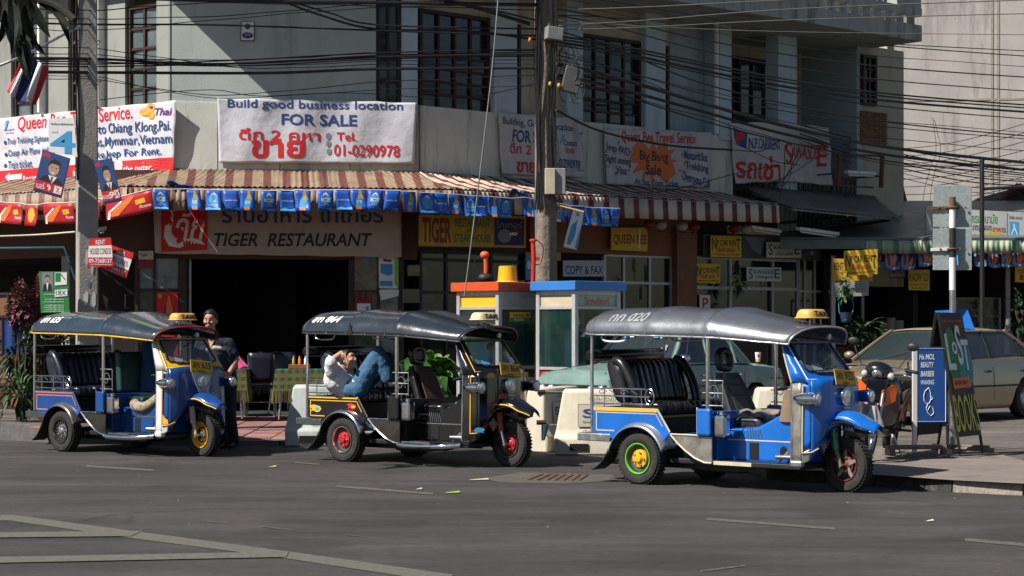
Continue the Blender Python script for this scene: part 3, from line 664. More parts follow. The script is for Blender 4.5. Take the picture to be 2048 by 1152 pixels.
sheet(FR, 'cloth_banner', 'greyish cloth banner partly hidden by the wooden pole, blue FOR SALE and contact number', 'banner', [(997,223),(1166,238),(1168,355),(1003,347)], -.10, M_CLOTHD, [
    ('t','Building, Good B Location','blue',1006,233,1145,252,16), ('t','FOR SALE','blue',1028,258,1100,283,8,0,.045), ('t','ตึก 2 คูหา','red',1023,284,1098,312,8,0,.03), ('t','ขาย','red',1035,322,1072,344,3,0,.06),
    ('l','sky',[(1110,307),(1125,272),(1168,266)],.03), ('t','Contact','blue',1124,279,1151,291,2), ('t','ติดต่อ','red',1127,293,1146,306,2), ('t','01-0290978','blue',1098,316,1160,334,5,0,.02), ('l','sky',[(1128,340),(1168,341)],.02)], amp=.026, thick=.006, part='cloth', group=BN)
sheet(FR, 'cloth_banner', 'grey cloth banner with orange starburst reading Big Bang Sale', 'banner', [(1206,258),(1424,264),(1421,374),(1212,368)], -.10, M_CLOTHD, [
    ('t','Queen Bee Travel Service','red',1242,261,1391,287,5,0,.03), ('p','orange',star(1306,322,24,50,12,1.0)), ('t','Big Bang','black',1279,300,1336,326,4,0,.045), ('t','Sale','black',1291,328,1324,349,2,0,.045),
    ('t','Jeep 4WD','blue',1209,284,1260,306,12,0,.03), ('t','Sight seeing','blue',1208,308,1262,328,8,0,.03), ('t','Visa','blue',1231,332,1253,347,3,0,.03),
    ('t','Motorbike','blue',1366,300,1414,318,6,0,.03), ('t','Trekking','blue',1369,322,1416,342,8,0,.03), ('t','Overseas Call','blue',1362,340,1418,360,18,0,.025), ('t','Air, Bus, Train Ticket','blue',1268,356,1355,370,6,0,.02)]
    +[('c',c,x,y,2.5,2.5) for c,x,y in (('green',1235,285),('yellow',1217,301),('orange',1262,304),('sky',1213,333),('yellow',1226,332),('green',1231,347),('orange',1257,340),('orange',1362,310),('yellow',1401,316),('orange',1368,327),('yellow',1395,346),('orange',1358,341))], amp=.02, thick=.006, part='cloth', group=BN)
sheet(FR, 'cloth_banner', 'sagging grey cloth banner with blue P emblem and red serif word, on the balcony rail', 'banner', [(1462,246),(1657,256),(1662,371),(1474,367)], -.12, M_CLOTHD, [
    ('p','blue',[(1468,254),(1494,266),(1492,297),(1473,288)]), ('c','red',1483,272,7,8), ('c','blue',1483,272,3,3.5), ('p','red',[(1474,264),(1479,266),(1478,290),(1473,288)]),
    ('t','N.P.CARRENT','blue',1496,275,1561,297,4,0,.03), ('t','รถเช่า','red',1475,306,1557,356,7,0,.05), ('t','S','red',1570,284,1588,328,0,0,.01), ('t','AWASDE','red',1587,290,1634,319,0,0,.02), ('t','E','red',1634,291,1653,333,0,0,.02)], amp=.03, thick=.006, part='cloth', group=BN, hang=-.06)
M_CLOTHT = mat('beige_shop_cloth', (.46,.38,.31), .9, var=.1, scale=2, dirt=.3, dirtcol=(.2,.15,.12), bump=.35, bscale=7)
sheet(FM, 'shop_cloth', 'wide beige cloth over the restaurant door with red square of white script', 'banner', [(306,400),(803,400),(803,514),(310,506)], -.20, M_CLOTHT, [
    ('g','red',[(322,404),(415,404),(415,500),(322,504)]), ('t','โค้ก','white',334,416,409,480,0,.25,.03), ('p','white',[(330,452),(338,446),(336,470),(344,484),(356,488),(372,478),(388,476),(404,482),(410,490),(392,486),(376,490),(358,496),(338,492),(328,474)]), ('t','ดื่ม','white',324,408,334,414),
    ('t','ร้านอาหาร ไทเกอร์','blue',444,405,767,446,0,0,.03), ('t','TIGER  RESTAURANT','black',428,466,744,493,0,.22,.035)], amp=.016, thick=.008, part='cloth')
M_YEL = mat('yellow_sign', (.70,.42,.015), .5, var=.1, scale=4, dirt=.3, dirtcol=(.2,.12,.03))
M_YELD = mat('dusty_yellow_sign', (.52,.32,.03), .6, var=.15, scale=4, dirt=.5, dirtcol=(.12,.08,.04))
sheet(FR, 'shop_sign', 'dusty yellow sign board with TIGER in maroon and a dark picture panel', 'shop sign', [(836,428),(1052,431),(1051,497),(836,493)], -.35, M_YELD, [
    ('t','TIGER','maroon',843,434,902,485,2,0,.06), ('t','RESTAURANT','green',909,436,980,454,1,0,.04), ('t','AND','maroon',932,458,952,465,0,0,.02), ('t','STEAK HOUSE','green',907,468,981,484,1,0,.04),
    ('g','navy',[(988,437),(1047,438),(1047,491),(988,490)]), ('t','ไทเกอร์','grey',991,441,1044,456,1), ('c','grey',1008,472,14,14), ('c','maroon',1030,464,12,5), ('c','white',1026,468,9,3)], frame_mat=flat('blue_green_frame', (.01,.05,.07)))
sheet(FR, 'shop_sign', 'yellow glossy QUEEN sign on the orange brown fascia', 'shop sign', [(1222,455),(1295,455),(1294,503),(1222,500)], -.12, M_YEL, [('t','QUEEN BEE','maroon',1226,468,1292,490,2,0,.035), ('p','white',[(1277,458),(1281,458),(1279,498),(1276,498)])])  # white streak painted across the board as a glint
sheet(FR, 'shop_sign', 'grey white COPY & FAX board below the brown fascia', 'shop sign', [(1126,521),(1208,521),(1208,553),(1126,553)], -.06, mat('grey_white_board', (.48,.50,.56), .6, var=.1), [('t','COPY & FAX','blue',1130,531,1205,549,0,0,.035)])
sheet(FR, 'poster', 'small yellow green poster right behind the wooden pole', 'poster', [(1104,505),(1121,505),(1121,521),(1104,521)], -.05, INK['olive'])
sheet(FR, 'poster', 'blue and orange poster strip left of the wooden pole', 'poster', [(1051,504),(1064,505),(1064,560),(1051,560)], -.05, INK['sky'], [('p','orange',[(1051,504),(1064,505),(1064,512),(1051,512)]), ('c','white',1057,530,4,9)])
sheet(FR, 'window_lettering', 'small yellow cursive shop name on the dark glass left of the red phone box', 'lettering', [(805,578),(868,578),(868,606),(805,606)], .03, M_DARKGLASS, [('t','Queen Bee','olive',808,582,865,602,1,.25,.02)], thick=.004)
sheet(FR, 'window_lettering', 'faint small lettering on the dark glass below the yellow sign board', 'lettering', [(815,530),(852,530),(852,552),(815,552)], .03, M_DARKGLASS, [('t','TIGER','olive',818,534,850,543), ('t','RESTAURANT','olive',817,546,850,549)], thick=.004)
M_GREYH = mat('dark_grey_header', (.05,.06,.065), .5, var=.1)
sheet(FR, 'shop_header', 'dark grey header board over the car rental shop window', 'shop sign', [(1406,468),(1641,476),(1641,519),(1406,515)], -.06, M_GREYH, [('p','white',[(1622,510),(1618,505),(1621,505),(1621,503),(1625,503),(1625,505),(1628,505)]),('p','grey',[(1490,474),(1530,476),(1520,510),(1505,500)])])
def np_sign(frame, c, d, label, x0, y0, x1, y1, k=0, pre='N'):
    W = x1-x0; Hh = y1-y0
    sheet(frame, 'shop_sign', label, 'shop sign', [(x0,y0),(x1,y0+k),(x1,y1+k),(x0,y1)], d, M_YEL, [
        ('t','N','black',x0+W*.04,y0+Hh*.10,x0+W*.19,y0+Hh*.66,0,0,.02), ('t','P CAR REN','black',x0+W*.20,y0+Hh*.20,x0+W*.82,y0+Hh*.48,k*.6,0,.02), ('t','T','black',x0+W*.83,y0+Hh*.16,x0+W*.96,y0+Hh*.70,0,0,.02),
        ('t','เอ็นพี รถเช่า','red',x0+W*.22,y0+Hh*.52,x0+W*.78,y0+Hh*.76,k*.5,0,.03), ('t','053-409-816 272-077-398','black',x0+W*.10,y0+Hh*.84,x0+W*.92,y0+Hh*.92,k*.8,0,.01)], group='yellow car rental signs')
np_sign(FR, None, -.16, 'yellow car rental sign on the dark grey header, left of the white serif sign', 1421,471,1482,514,1)
np_sign(FR, None, -.10, 'small orange yellow car rental sign hanging inside the window under the header', 1391,527,1440,566,1)
FS = Frame(0, 34.5, 0)
np_sign(FS, None, 0, 'bright yellow car rental sign hanging in front of the dark open shop', 1688,502,1755,552,-4)
def saw(frame, d, label, x0, y0, x1, y1, t2):
    W = x1-x0; Hh = y1-y0
    sheet(frame, 'shop_sign', label, 'shop sign', [(x0,y0),(x1,y0+1),(x1,y1+1),(x0,y1)], d, mat('cream_white_board', (.66,.68,.60), .5, var=.06), [
        ('t','S','blue',x0+W*.05,y0+Hh*.12,x0+W*.17,y0+Hh*.85,0,0,.02), ('t','AWASDE','blue',x0+W*.18,y0+Hh*.2,x0+W*.78,y0+Hh*.5,0,0,.02), ('t','E','blue',x0+W*.8,y0+Hh*.15,x0+W*.95,y0+Hh*.82,0,0,.03), ('t',t2,'blue',x0+W*.25,y0+Hh*.58,x0+W*.76,y0+Hh*.88,0,.2,.01)])
saw(FR, -.16, 'white board with blue serif word on the dark grey header', 1533,484,1602,515, 'ศรีวัฒน์ เชียงใหม่')
saw(FR, -.02, 'pale board with blue serif word and cursive line, inside the shop window', 1493,534,1562,562, 'Chiangmai')
sheet(FR, 'sticker', 'white poster with red letter p in the lower shop window', 'poster', [(1399,590),(1420,590),(1420,622),(1399,622)], .02, INK['white'], [('t','p','red',1404,595,1416,616,0,0,.05)])
# ---- far right shops
FX = Frame(0, 37.5, 0)
sheet(FS, 'shop_sign', 'faded ochre sign half hidden behind the bright yellow car rental sign', 'shop sign', [(1664,517),(1745,519),(1745,563),(1664,562)], .25, M_YELD, [('t','RENT','black',1668,525,1686,540)])
sheet(FS, 'shop_sign', 'grey white board hanging under the yellow car rental signs', 'shop sign', [(1667,566),(1738,559),(1737,591),(1667,595)], .15, mat('grey_board', (.30,.30,.29), .7, var=.15), [('t','WATER SERVICE','grey',1672,572,1733,586,-4)])
sheet(FX, 'shop_sign', 'yellow KAOW SOI sign hanging in the dark noodle shop', 'shop sign', [(1817,540),(1859,539),(1859,581),(1817,580)], -.4, M_YEL, [('t','KAOW SOI','black',1819,546,1857,563,0,0,.02), ('t','ข้าวซอย ไก่ เนื้อ','maroon',1820,566,1856,571), ('t','อาหารตามสั่ง','maroon',1823,573,1853,578)])
sheet(FX, 'shop_sign', 'small maroon framed white board above the yellow noodle sign', 'shop sign', [(1779,530),(1810,528),(1810,554),(1779,555)], -.2, mat('grey_board', (.3,.3,.29)), [('t','MENU','maroon',1783,536,1806,548)], frame_mat=INK['maroon'])
sheet(FX, 'shop_sign', 'orange yellow sign cut off by the picture edge in the noodle shop', 'shop sign', [(2030,532),(2062,532),(2062,566),(2030,564)], -.3, M_YEL, [('t','OPEN','maroon',2037,538,2060,548), ('t','B','maroon',2040,550,2060,560)])
M_HYG = mat('pale_hoarding', (.42,.44,.43), .6, var=.08, dirt=.2)
sheet(FX, 'hoarding', 'pale roof hoarding with green Thai heading and blue flask emblem', 'shop sign', [(1851,415),(2048+40,427),(2048+40,484),(1852,476)], -.55, M_HYG, [
    ('t','กรมอนามัย','green',1942,426,1994,446,2,0,.03), ('t','มาตรฐาน สะอาด','black',1944,450,1982,464,1,0,.02), ('t','ปลอดภัย','red',1944,466,1972,476,0), ('c','gold',1976,473,9,7), ('c','gold',1989,470,16,10), ('c','gold',2002,474,8,7), ('t','อาหาร','maroon',1984,455,2010,464,1),
    ('l','grey',[(2013,426),(2013,480)],.02), ('t','น้ำดื่ม สะอาด','black',2017,431,2043,438,1), ('p','sky',[(2018,443),(2036,444),(2036,479),(2018,479)]), ('l','white',[(2027,448),(2027,456),(2021,471),(2034,471),(2028,456)],.02), ('t','น้ำ','black',1861,443,1868,455), ('t','ถัง','black',1861,458,1868,470)], thick=.08)
# ---------------- posters hung on the poles ----------------
FA = Frame(0, 25.55, R(-4)); FA2 = Frame(0, 25.5, R(10))
def suit(x0, y0, x1, y1, bgc='sky'):
    W = x1-x0; Hh = y1-y0; cx = (x0+x1)/2
    return [('g',bgc,[(x0,y0),(x1,y0),(x1,y1),(x0,y1)]), ('p','black',[(cx-W*.45,y1),(cx-W*.36,y0+Hh*.66),(cx-W*.1,y0+Hh*.56),(cx+W*.1,y0+Hh*.56),(cx+W*.38,y0+Hh*.66),(cx+W*.45,y1)]), ('p','white',[(cx-W*.1,y0+Hh*.56),(cx+W*.1,y0+Hh*.56),(cx,y1)]), ('c','skin',cx,y0+Hh*.36,W*.19,Hh*.21), ('p','black',[(cx-W*.2,y0+Hh*.34),(cx-W*.19,y0+Hh*.18),(cx,y0+Hh*.11),(cx+W*.19,y0+Hh*.18),(cx+W*.2,y0+Hh*.34),(cx+W*.14,y0+Hh*.24),(cx-W*.14,y0+Hh*.24)]),
        ('c','black',cx-W*.07,y0+Hh*.33,W*.025,Hh*.015), ('c','black',cx+W*.07,y0+Hh*.33,W*.025,Hh*.015), ('l','maroon',[(cx-W*.05,y0+Hh*.46),(cx+W*.05,y0+Hh*.46)],.012)]
EP = 'election posters on the concrete pole'
FB = Frame(0, 25.6, 0)
sheet(FB, 'poster', 'white election poster with a huge blue 4, left of the concrete pole', 'poster', [(97,237),(148,236),(155,314),(98,303)], 0, INK['white'], [('t','4','sky',101,260,151,306,3,0,.05), ('t','ทีมพัฒนาเมืองของเรา','blue',102,245,147,250,1), ('t','เบอร์','sky',104,262,116,266)], thick=.01, group=EP)
def rot_poster(label, cs, nm):
    (ax,ay),(bx,by),(cx_,cy_),(dx_,dy_) = cs
    def q(u, v): return ((ax*(1-u)+bx*u)*(1-v)+(dx_*(1-u)+cx_*u)*v, (ay*(1-u)+by*u)*(1-v)+(dy_*(1-u)+cy_*u)*v)
    D = [('p','blue',[q(.04,.03),q(.96,.03),q(.96,.66),q(.04,.66)]), ('p','red',[q(.06,.05),q(.3,.05),q(.3,.14),q(.06,.14)]),
         ('p','black',[q(.1,.72),q(.2,.6),q(.4,.54),q(.66,.54),q(.85,.6),q(.96,.72)]), ('p','white',[q(.38,.54),q(.7,.54),q(.56,.72)]), ('p','maroon',[q(.5,.56),q(.57,.56),q(.56,.7),q(.5,.7)]),
         ('p','skin',[q(.53+.19*math.cos(t*.52), .36+.17*math.sin(t*.52)) for t in range(12)]), ('p','black',[q(.32,.34),q(.34,.2),q(.5,.13),q(.68,.17),q(.74,.33),q(.66,.25),q(.42,.25)]), ('p','white',[q(.46,.45),q(.6,.45),q(.56,.48),q(.5,.48)]), ('p','black',[q(.42,.33),q(.48,.33),q(.48,.345),q(.42,.345)]), ('p','black',[q(.58,.33),q(.64,.33),q(.64,.345),q(.58,.345)]),
         ('p','red',[q(.02,.72),q(.98,.72),q(.98,.93),q(.02,.93)]), ('p','navy',[q(.02,.93),q(.98,.93),q(.98,.99),q(.02,.99)])]
    a = q(.42,.75); b = q(.6,.91); sk = (by-ay)*.2
    D += [('t','9','white',a[0],a[1],b[0],b[1]-sk,sk,0,.04)]; a = q(.72,.75); b = q(.92,.91); D += [('p','white',[q(.69,.74),q(.95,.74),q(.95,.92),q(.69,.92)]),('t','X','red',a[0],a[1],b[0],b[1]-sk,sk,0,.04)]
    a = q(.05,.77); b = q(.38,.9); D += [('t','เบอร์','white',a[0],a[1],b[0],b[1]-sk,sk,0,.02)]
    return sheet(FB, 'poster', label, 'poster', cs, -.03 if nm else -.02, INK['blue'], D, thick=.01, group=EP)
rot_poster('tilted blue election poster of a man in a suit, below the huge blue 4', [(86,299),(141,317),(123,397),(66,381)], 1)
rot_poster('blue election poster of a suited man hanging right of the concrete pole', [(187,322),(224,316),(244,401),(209,409)], 0)
sheet(FB, 'poster', 'green election poster with framed portrait and 18X, left of the concrete pole', 'poster', [(78,543),(136,543),(138,624),(82,626)], .02, INK['green'], [*suit(84,545,106,582,'grey'), ('p','white',[(110,545),(134,545),(134,569),(110,571)]), ('p','green',[(111,546),(122,546),(122,564),(111,564)]), ('l','black',[(122,548),(131,560)],.012), ('p','white',[(110,580),(135,578),(135,592),(110,594)]), ('t','18X','navy',112,581,133,591,0,0,.03)]
    +[('t','รายชื่อผู้สมัคร','white',88+(j%2)*3,y,128,y+3) for j, y in enumerate((587,597,602,609,613,617,621))], thick=.01, group=EP)
RS = 'red rental signs on the concrete pole'
def rent(label, cs, d, a=1):
    (ax,ay),(bx,by),(cx_,cy_),(dx_,dy_) = cs
    def q(u, v): return ((ax*(1-u)+bx*u)*(1-v)+(dx_*(1-u)+cx_*u)*v, (ay*(1-u)+by*u)*(1-v)+(dy_*(1-u)+cy_*u)*v)
    def T(s, ink, u0, v0, u1, v1, w=.03):
        p = q(u0, v0); r = q(u1, v1); sk = q(u1, v0)[1]-p[1]; return ('t', s, ink, p[0], p[1], r[0], r[1]-sk, sk, 0, w)
    sheet(FB, 'rent_sign', label, 'sign', cs, d, INK['red'], [('p','white',[q(0,.27),q(1,.27),q(1,.69),q(0,.69)]), T('RENT','white',.3,.07,.72,.23), T('HOUSES CONDOS','maroon',.06,.36,.95,.58), T('09-7568137','white',.04,.73,.96,.88), T('www.chiangmaihouse.com','white',.1,.91,.92,.96,.01)], thick=.012, group=RS)
rent('red and white RENT sign facing the street, on the concrete pole', [(179,477),(222,475),(227,533),(175,532)], -.06)
rent('tilted red and white RENT sign behind the first, right of the concrete pole', [(222,490),(268,506),(252,557),(196,534)], .03)
sheet(FM, 'wall_calendar', 'small framed temple plaque high on the pale teal wall', 'picture', [(483,44),(508,44),(508,81),(482,81)], -.02, INK['white'], [('c','red',495,53,6,6), ('c','blue',495,53,3.5,6), ('c','navy',495,71,11,6), ('c','grey',495,70,7,3)], frame_mat=mat('gilt_frame', (.12,.07,.02), .5), thick=.03)
sheet(Frame(0,29.0,R(20)), 'hanging_banner', 'white and blue paper banner twisting on a stick, right of the wooden pole', 'banner', [(1146,416),(1167,421),(1154,500),(1127,494)], 0, INK['white'], [('p','sky',[(1143,450),(1154,440),(1150,470),(1140,490),(1133,488)]), ('p','sky',[(1160,455),(1164,440),(1155,498),(1150,496)]), ('t','X','navy',1150,424,1158,432,1)], amp=.02, thick=.004, part='cloth')
tag(tube('stick', INK['gold'], [at(1106,408,29.05), at(1168,424,28.95)], .012), 'thin bamboo stick holding the twisting paper banner by the wooden pole', 'stick')
# ---------------- bunting ----------------
def bunting(frame, label, items, d, kinds):
    root = frame.thing('bunting', label, 'bunting'); 
    pts = []
    mats = {'blue': flat('pennant_blue', (.010,.09,.45), .45), 'red': flat('pennant_red', (.42,.012,.02), .45), 'mix': flat('pennant_mixed', (.12,.22,.40), .45)}
    for it, kd in zip(items, kinds):
        x0, y0, x1, y1, w2 = it; a = frame.hit(x0, y0, d); b = frame.hit(x1, y1, d); h = a[1]-frame.hit(x0, y0+w2, d)[1]; wd = b[0]-a[0]; pts += [(a[0], d, a[1]), (b[0], d, b[1])]
        ph = random.uniform(0, 6); sw = random.uniform(-.05, .05); tw = random.uniform(.6, 2.4); cu = random.choice((0, 0, 0, .05))
        def S(x, v, off=0): # x 0..1 across, v 0..1 down
            return (a[0]+wd*x+sw*v, d-.014*tw*math.sin(ph+3*x)*(.4+v)-.03*v*math.sin(ph+v*2.5)-cu*v*v*x*x*2-off, a[1]+(b[1]-a[1])*x-h*v+(.0 if kd != 'mix' else -.12*h*(1-abs(2*x-1))*v*v))
        col = 'red' if kd[0] == 'R' else ('mix' if kd == 'mix' else 'blue')
        o = MB().grid(lambda u, v: S(u, v), 5, 5).build('pennant', mats[col], root, smooth=80, recalc=False, thick=.002)
        def P(ink, q, off=.005): MB().add([S(u, v, off) for u, v in q], [tuple(range(len(q)))]).build('print', INK[ink], o, recalc=False)
        def T(s, ink, u0, v0, u1, v1, w=.03): lettering(s, INK[ink], u0, u1, v0, v1, lambda x, z: S(x, z, .006), o, weight=w)
        if kd == 'A':
            P('sky', [(.5+.33*math.cos(t*.6), .42+.3*math.sin(t*.6)) for t in range(10)]); P('white', [(.3,.3),(.4,.16),(.5,.1),(.6,.16),(.7,.3),(.5,.2)], .007); T('ICE','white',.22,.56,.8,.38,.05); T('premium lager','white',.2,.76,.8,.70,.0); P('sky', [(0,.97),(0,.88),(.25,.84),(.5,.89),(.75,.84),(1,.9),(1,.97)])
        elif kd == 'B': T('รสชาติใหม่ สดชื่น','white',.12,.52,.88,.44,.01); P('sky', [(0,.97),(0,.9),(.3,.8),(.6,.88),(1,.82),(1,.97)])
        elif kd == 'C':
            P('gold', [(.52,.02),(.66,.02),(.7,.2),(.8,.42),(.42,.42),(.5,.2)]); P('sky', [(.34,.42),(.8,.42),(.68,.84),(.26,.84)]); P('orange', [(.26,.84),(.68,.84),(.66,.96),(.3,.96)]); T('ICE','white',.36,.66,.68,.52,.05)
        elif kd == 'R1': P('orange', [(.06,.86),(.1,.7),(.36,.24),(.56,.06),(.6,.14),(.5,.4),(.26,.88)]); P('white', [(.03,.97),(.06,.6),(.34,.2),(.34,.28),(.1,.66),(.09,.97)]); P('yellow', [(.62,.34),(.82,.3),(.84,.52),(.64,.56)], .006); T('เย็น','maroon',.66,.5,.8,.38); T('ดื่มเลย','white',.7,.74,.95,.6)
        elif kd == 'R2': P('gold', [(.5+.3*math.cos(t*.6), .48+.36*math.sin(t*.6)) for t in range(10)]); P('red', [(.5+.2*math.cos(t*.6), .48+.26*math.sin(t*.6)) for t in range(10)], .007); T('38','gold',.36,.58,.64,.42,.05)
        elif kd == 'mix': P('navy', [(.45,0),(1,0),(1,.6),(.9,.85),(.5,.8)]); P('orange', [(.4,.3),(.75,.2),(.9,.45),(.7,.85),(.45,.7)], .006); P('maroon', [(.1,.1),(.3,.2),(.4,.75),(.25,.8)], .006); P('white', [(.5,.82),(.75,.9),(.6,.97)], .007); P('sky', [(.6,.3),(.8,.3),(.7,.5)], .008)
    pts.sort(); tube('string', INK['white'], [(p[0], p[1]+.004, p[2]+.004) for p in pts], .006, root, 5)
def conv(x0, lst, y0=0, s=3.39): return [(x0+a/s, y0+c/s, x0+b/s, y0+e/s, h/s) for a, b, c, e, h in lst]
it = conv(300, [(20,118,130,133,138),(243,340,130,135,142),(383,487,135,138,140),(492,600,138,138,140),(612,712,135,140,140),(757,860,140,142,140),(873,978,138,142,142),(987,1090,136,140,142),(1138,1243,136,138,140),(1250,1355,134,136,138),(1362,1466,132,134,138),(1482,1583,135,138,140),(1597,1700,138,140,140)], 340)
it2 = conv(780, [(75,175,10,14,138),(205,298,18,22,140),(300,385,22,26,140),(397,475,28,32,140),(507,580,38,42,142),(595,655,42,45,140),(668,728,46,50,140),(752,830,52,58,132)], 380)
it3 = conv(780, [(912,968,50,60,130),(1105,1187,88,98,128),(1215,1318,108,112,130),(1325,1410,118,122,126),(1428,1494,122,125,126),(1496,1562,124,127,124)], 380)
it[0:0] = []
bunting(FM, 'string of blue ice beer pennants along the restaurant awning edge, left of the corner', it, -1.52, list('ACABCABCABCAB'))
bunting(FR, 'string of blue ice beer pennants along the shaded awning, past the wooden pole', it2+it3, -1.52, list('CABCABCA')+list('CCBCAB'))
bunting(FL, 'string of red pennants with bottles at the left end of the awning', [(-8,404,45,407,42),(50,409,77,410,42),(87,407,146,405,42),(190,398,201,398,42),(215,400,303,378,42)], -1.55, ['R1','R2','R1','R2','R1'])
bunting(FX, 'string of small blue and orange pennants under the green valance, left of the street sign', [(1755,498,1766,500,34),(1769,500,1798,500,38),(1804,501,1834,501,36),(1835,498,1867,491,36)], -.9, ['mix']*4)
bunting(FX, 'string of small blue and orange pennants under the green valance, right of the street sign', [(1949,494,1971,497,36),(1974,498,1998,500,34),(2001,499,2024,499,34),(2026,498,2050,497,34)], -.9, ['mix']*4)
# ---------------- far wall, neighbouring roofs and shops ----------------
M_BIGW = mat('weathered_white_render', (.40,.375,.35), .9, var=.14, scale=.8, dirt=.9, dirtcol=(.14,.125,.115), bump=.2)
M_BIGJ = mat('dirty_render_joint', (.30,.27,.24), .9, var=.2)
FK = Frame(0, 62, R(-8))
bw_ = FK.thing('far_building', 'tall blank white weathered building wall behind the corner building', 'building', x=FK.hit(1760,500)[0])
x1 = 26
MB().box(0, x1, 0, 12, 0, 24).build('wall', M_BIGW, bw_)
for px in (1984, 1996): 
    x = FK.hit(px,500)[0]-FK.hit(1760,500)[0]; MB().box(x-.04, x+.04, -.02, -.002, 0, 24).build('render_joint', M_BIGJ, bw_)
for py in (200, 330):
    z = FK.hit(1900,py)[1]; MB().box(0, x1, -.015, -.002, z-.03, z+.03).build('render_joint', M_BIGJ, bw_)
# temple-like gables
M_GAB = mat('dark_red_boards', (.13,.03,.022), .8, var=.3, scale=3, dirt=.3)
FG = Frame(0, 44, 0)
def gable(label, px, d=.0, dep=3, m=M_GAB):
    P = [FG.hit(*p, d) for p in px]; cx = P[0][0]; root = FG.thing('gable_roof', label, 'roof', x=cx, y=d, z=0)
    root.location.z = 0
    P2 = [(x-cx, z) for x, z in P]
    MB().prism(P2, -dep, 0, Matrix.Rotation(R(90), 4, 'X')).build('gable_board', m, root)
    MB().box(min(p[0] for p in P2), max(p[0] for p in P2), .05, dep, 0, min(p[1] for p in P2)).build('wall', M_DARKW, root)
    pk = max(P2, key=lambda p: p[1])
    for s, q in ((-1, P2[0]), (1, P2[-1])): MB().tube([(pk[0],-.06,pk[1]+.05),(q[0],-.06,q[1]+.05)], .06, 4).build('bargeboard', mat('bargeboard_red', (.20,.05,.04), .7), root)
gable('dark red pointed gable with carved edge, nearer the corner building', [(1690,465),(1700,395),(1722,345),(1746,296),(1800,465)], 0)
gable('small dark red pointed gable in front of the far white wall', [(1776,468),(1782,400),(1796,360),(1824,468)], -1.2, 2)
gable('low dark tiled gable end at the picture edge above the pale hoarding', [(1962,440),(2036,374),(2110,440)], -1, 4, mat('dark_tiles', (.05,.04,.038), .8, var=.4, scale=12))
# grey rusty metal awning beyond the striped one
M_RUSTR = mat('rusty_corrugated_sheet', (.17,.155,.14), .7, .1, var=.3, scale=3, dirt=.9, dirtcol=(.12,.06,.04))
aw2 = FR.thing('metal_awning', 'grey rusty corrugated metal awning beyond the end of the striped awning', 'awning', x=0)
xa_ = fxx(FR,1480); xb_ = fxx(FR,1711)+.6; xo1 = fxx(FR,1800,-1.7); xo0 = xR+.05
awning_run(FR, M_RUSTR, xa_, xb_, xo0, xo1, zt=fzz(FR,1640,383), zl=fzz(FR,1560,414,-1.7), zl1=fzz(FR,1800,437,-1.7), zv=fzz(FR,1560,416,-1.7), zv1=fzz(FR,1800,441,-1.7), d=1.7, parent=aw2, per=.12)
for (a, b) in (((1560,250*0+446),(1690,436)), ((1640,462),(1780,440))):
    pa = FR.hit(*a, -.6); pb = FR.hit(*b, -1.5); tube('brace', M_MATTBLACK, [(pa[0],-.6,pa[1]),(pb[0],-1.5,pb[1])], .03, aw2, 5)
def lampfit(label, f, x0, y0, x1_, y1, d):
    a = f.hit(x0, y0, d); b = f.hit(x1_, y1, d); r = f.thing('tube_light', label, 'light fitting', x=a[0], y=d, z=a[1]-.04)
    L_ = b[0]-a[0]; dz = b[1]-a[1]
    MB().add([(0,-.05,0),(L_,-.05,dz),(L_,.05,dz),(0,.05,0),(0,-.05,.06),(L_,-.05,dz+.06),(L_,.05,dz+.06),(0,.05,.06)], [(0,3,2,1),(4,5,6,7),(0,1,5,4),(1,2,6,5),(2,3,7,6),(3,0,4,7)]).build('housing', M_WHITE, r)
    tube('tube', INK['white'], [(.04,-.03,-.03),(L_-.04,-.03,dz-.03)], .016, r, 6)
lampfit('white tube light fitting under the end of the striped awning', FR, 1500,453,1559,462,-.7); lampfit('white tube light fitting under the grey metal awning', FR, 1596,456,1675,467,-1.2)
lampfit('white tube light fitting on the rusty frame beside the balcony', FR, 1692,343,1748,346,-.7)
# lantern row under the striped awning
for k, (px, c, lb) in enumerate(((1298,'red','first red paper lantern from the pole, under the striped awning'),(1322,'cream','cream lantern beside the first red lantern under the awning'),(1364,'cream','cream lantern touching the middle red one under the awning'),(1388,'red','middle red lantern under the striped awning'),(1468,'red','red lantern nearest the far end of the striped awning'),(1492,'cream','last cream lantern under the striped awning end'))):
    x, z = FR.hit(px, 449+(px-1298)*.05, -.9); r = FR.thing('lantern', lb, 'lantern', 'paper lanterns under the awning', x=x, y=-.9, z=z)
    MB().ell((0,0,0), (.11,.11,.085), 12, 8).build('shade', INK['maroon'] if c == 'red' else M_CLOTHT, r, smooth=60); MB().lathe([(.05,-.115),(.05,-.10),(.0,-.10)], 10).build('ring', M_MATTBLACK, r); tube('cord', M_CABLE, [(0,0,.1),(0,0,.4)], .005, r, 4)
# rusty sign frame on the corner of the balcony
sf = FR.thing('sign_frame', 'rusty empty steel sign frame standing out beside the balcony', 'sign frame', x=rx(1711), y=-.7, z=3.6)
def lq(px, py, d=-.7): q = FR.hit(px, py, d); return (q[0]-rx(1711), d+.7, q[1]-3.6)
for a, b, r_ in (((1679,307),(1677,372),.05),((1765,308),(1762,375),.05),((1672,309),(1768,312),.025),((1672,371),(1745,375),.02)): tube('bar', M_RUST, [lq(*a), lq(*b)], r_, sf, 6)
for a in ((1684,346),(1760,352)): tube('arm', M_RUST, [lq(*a), (lq(*a)[0], .7, lq(*a)[2])], .02, sf, 5)
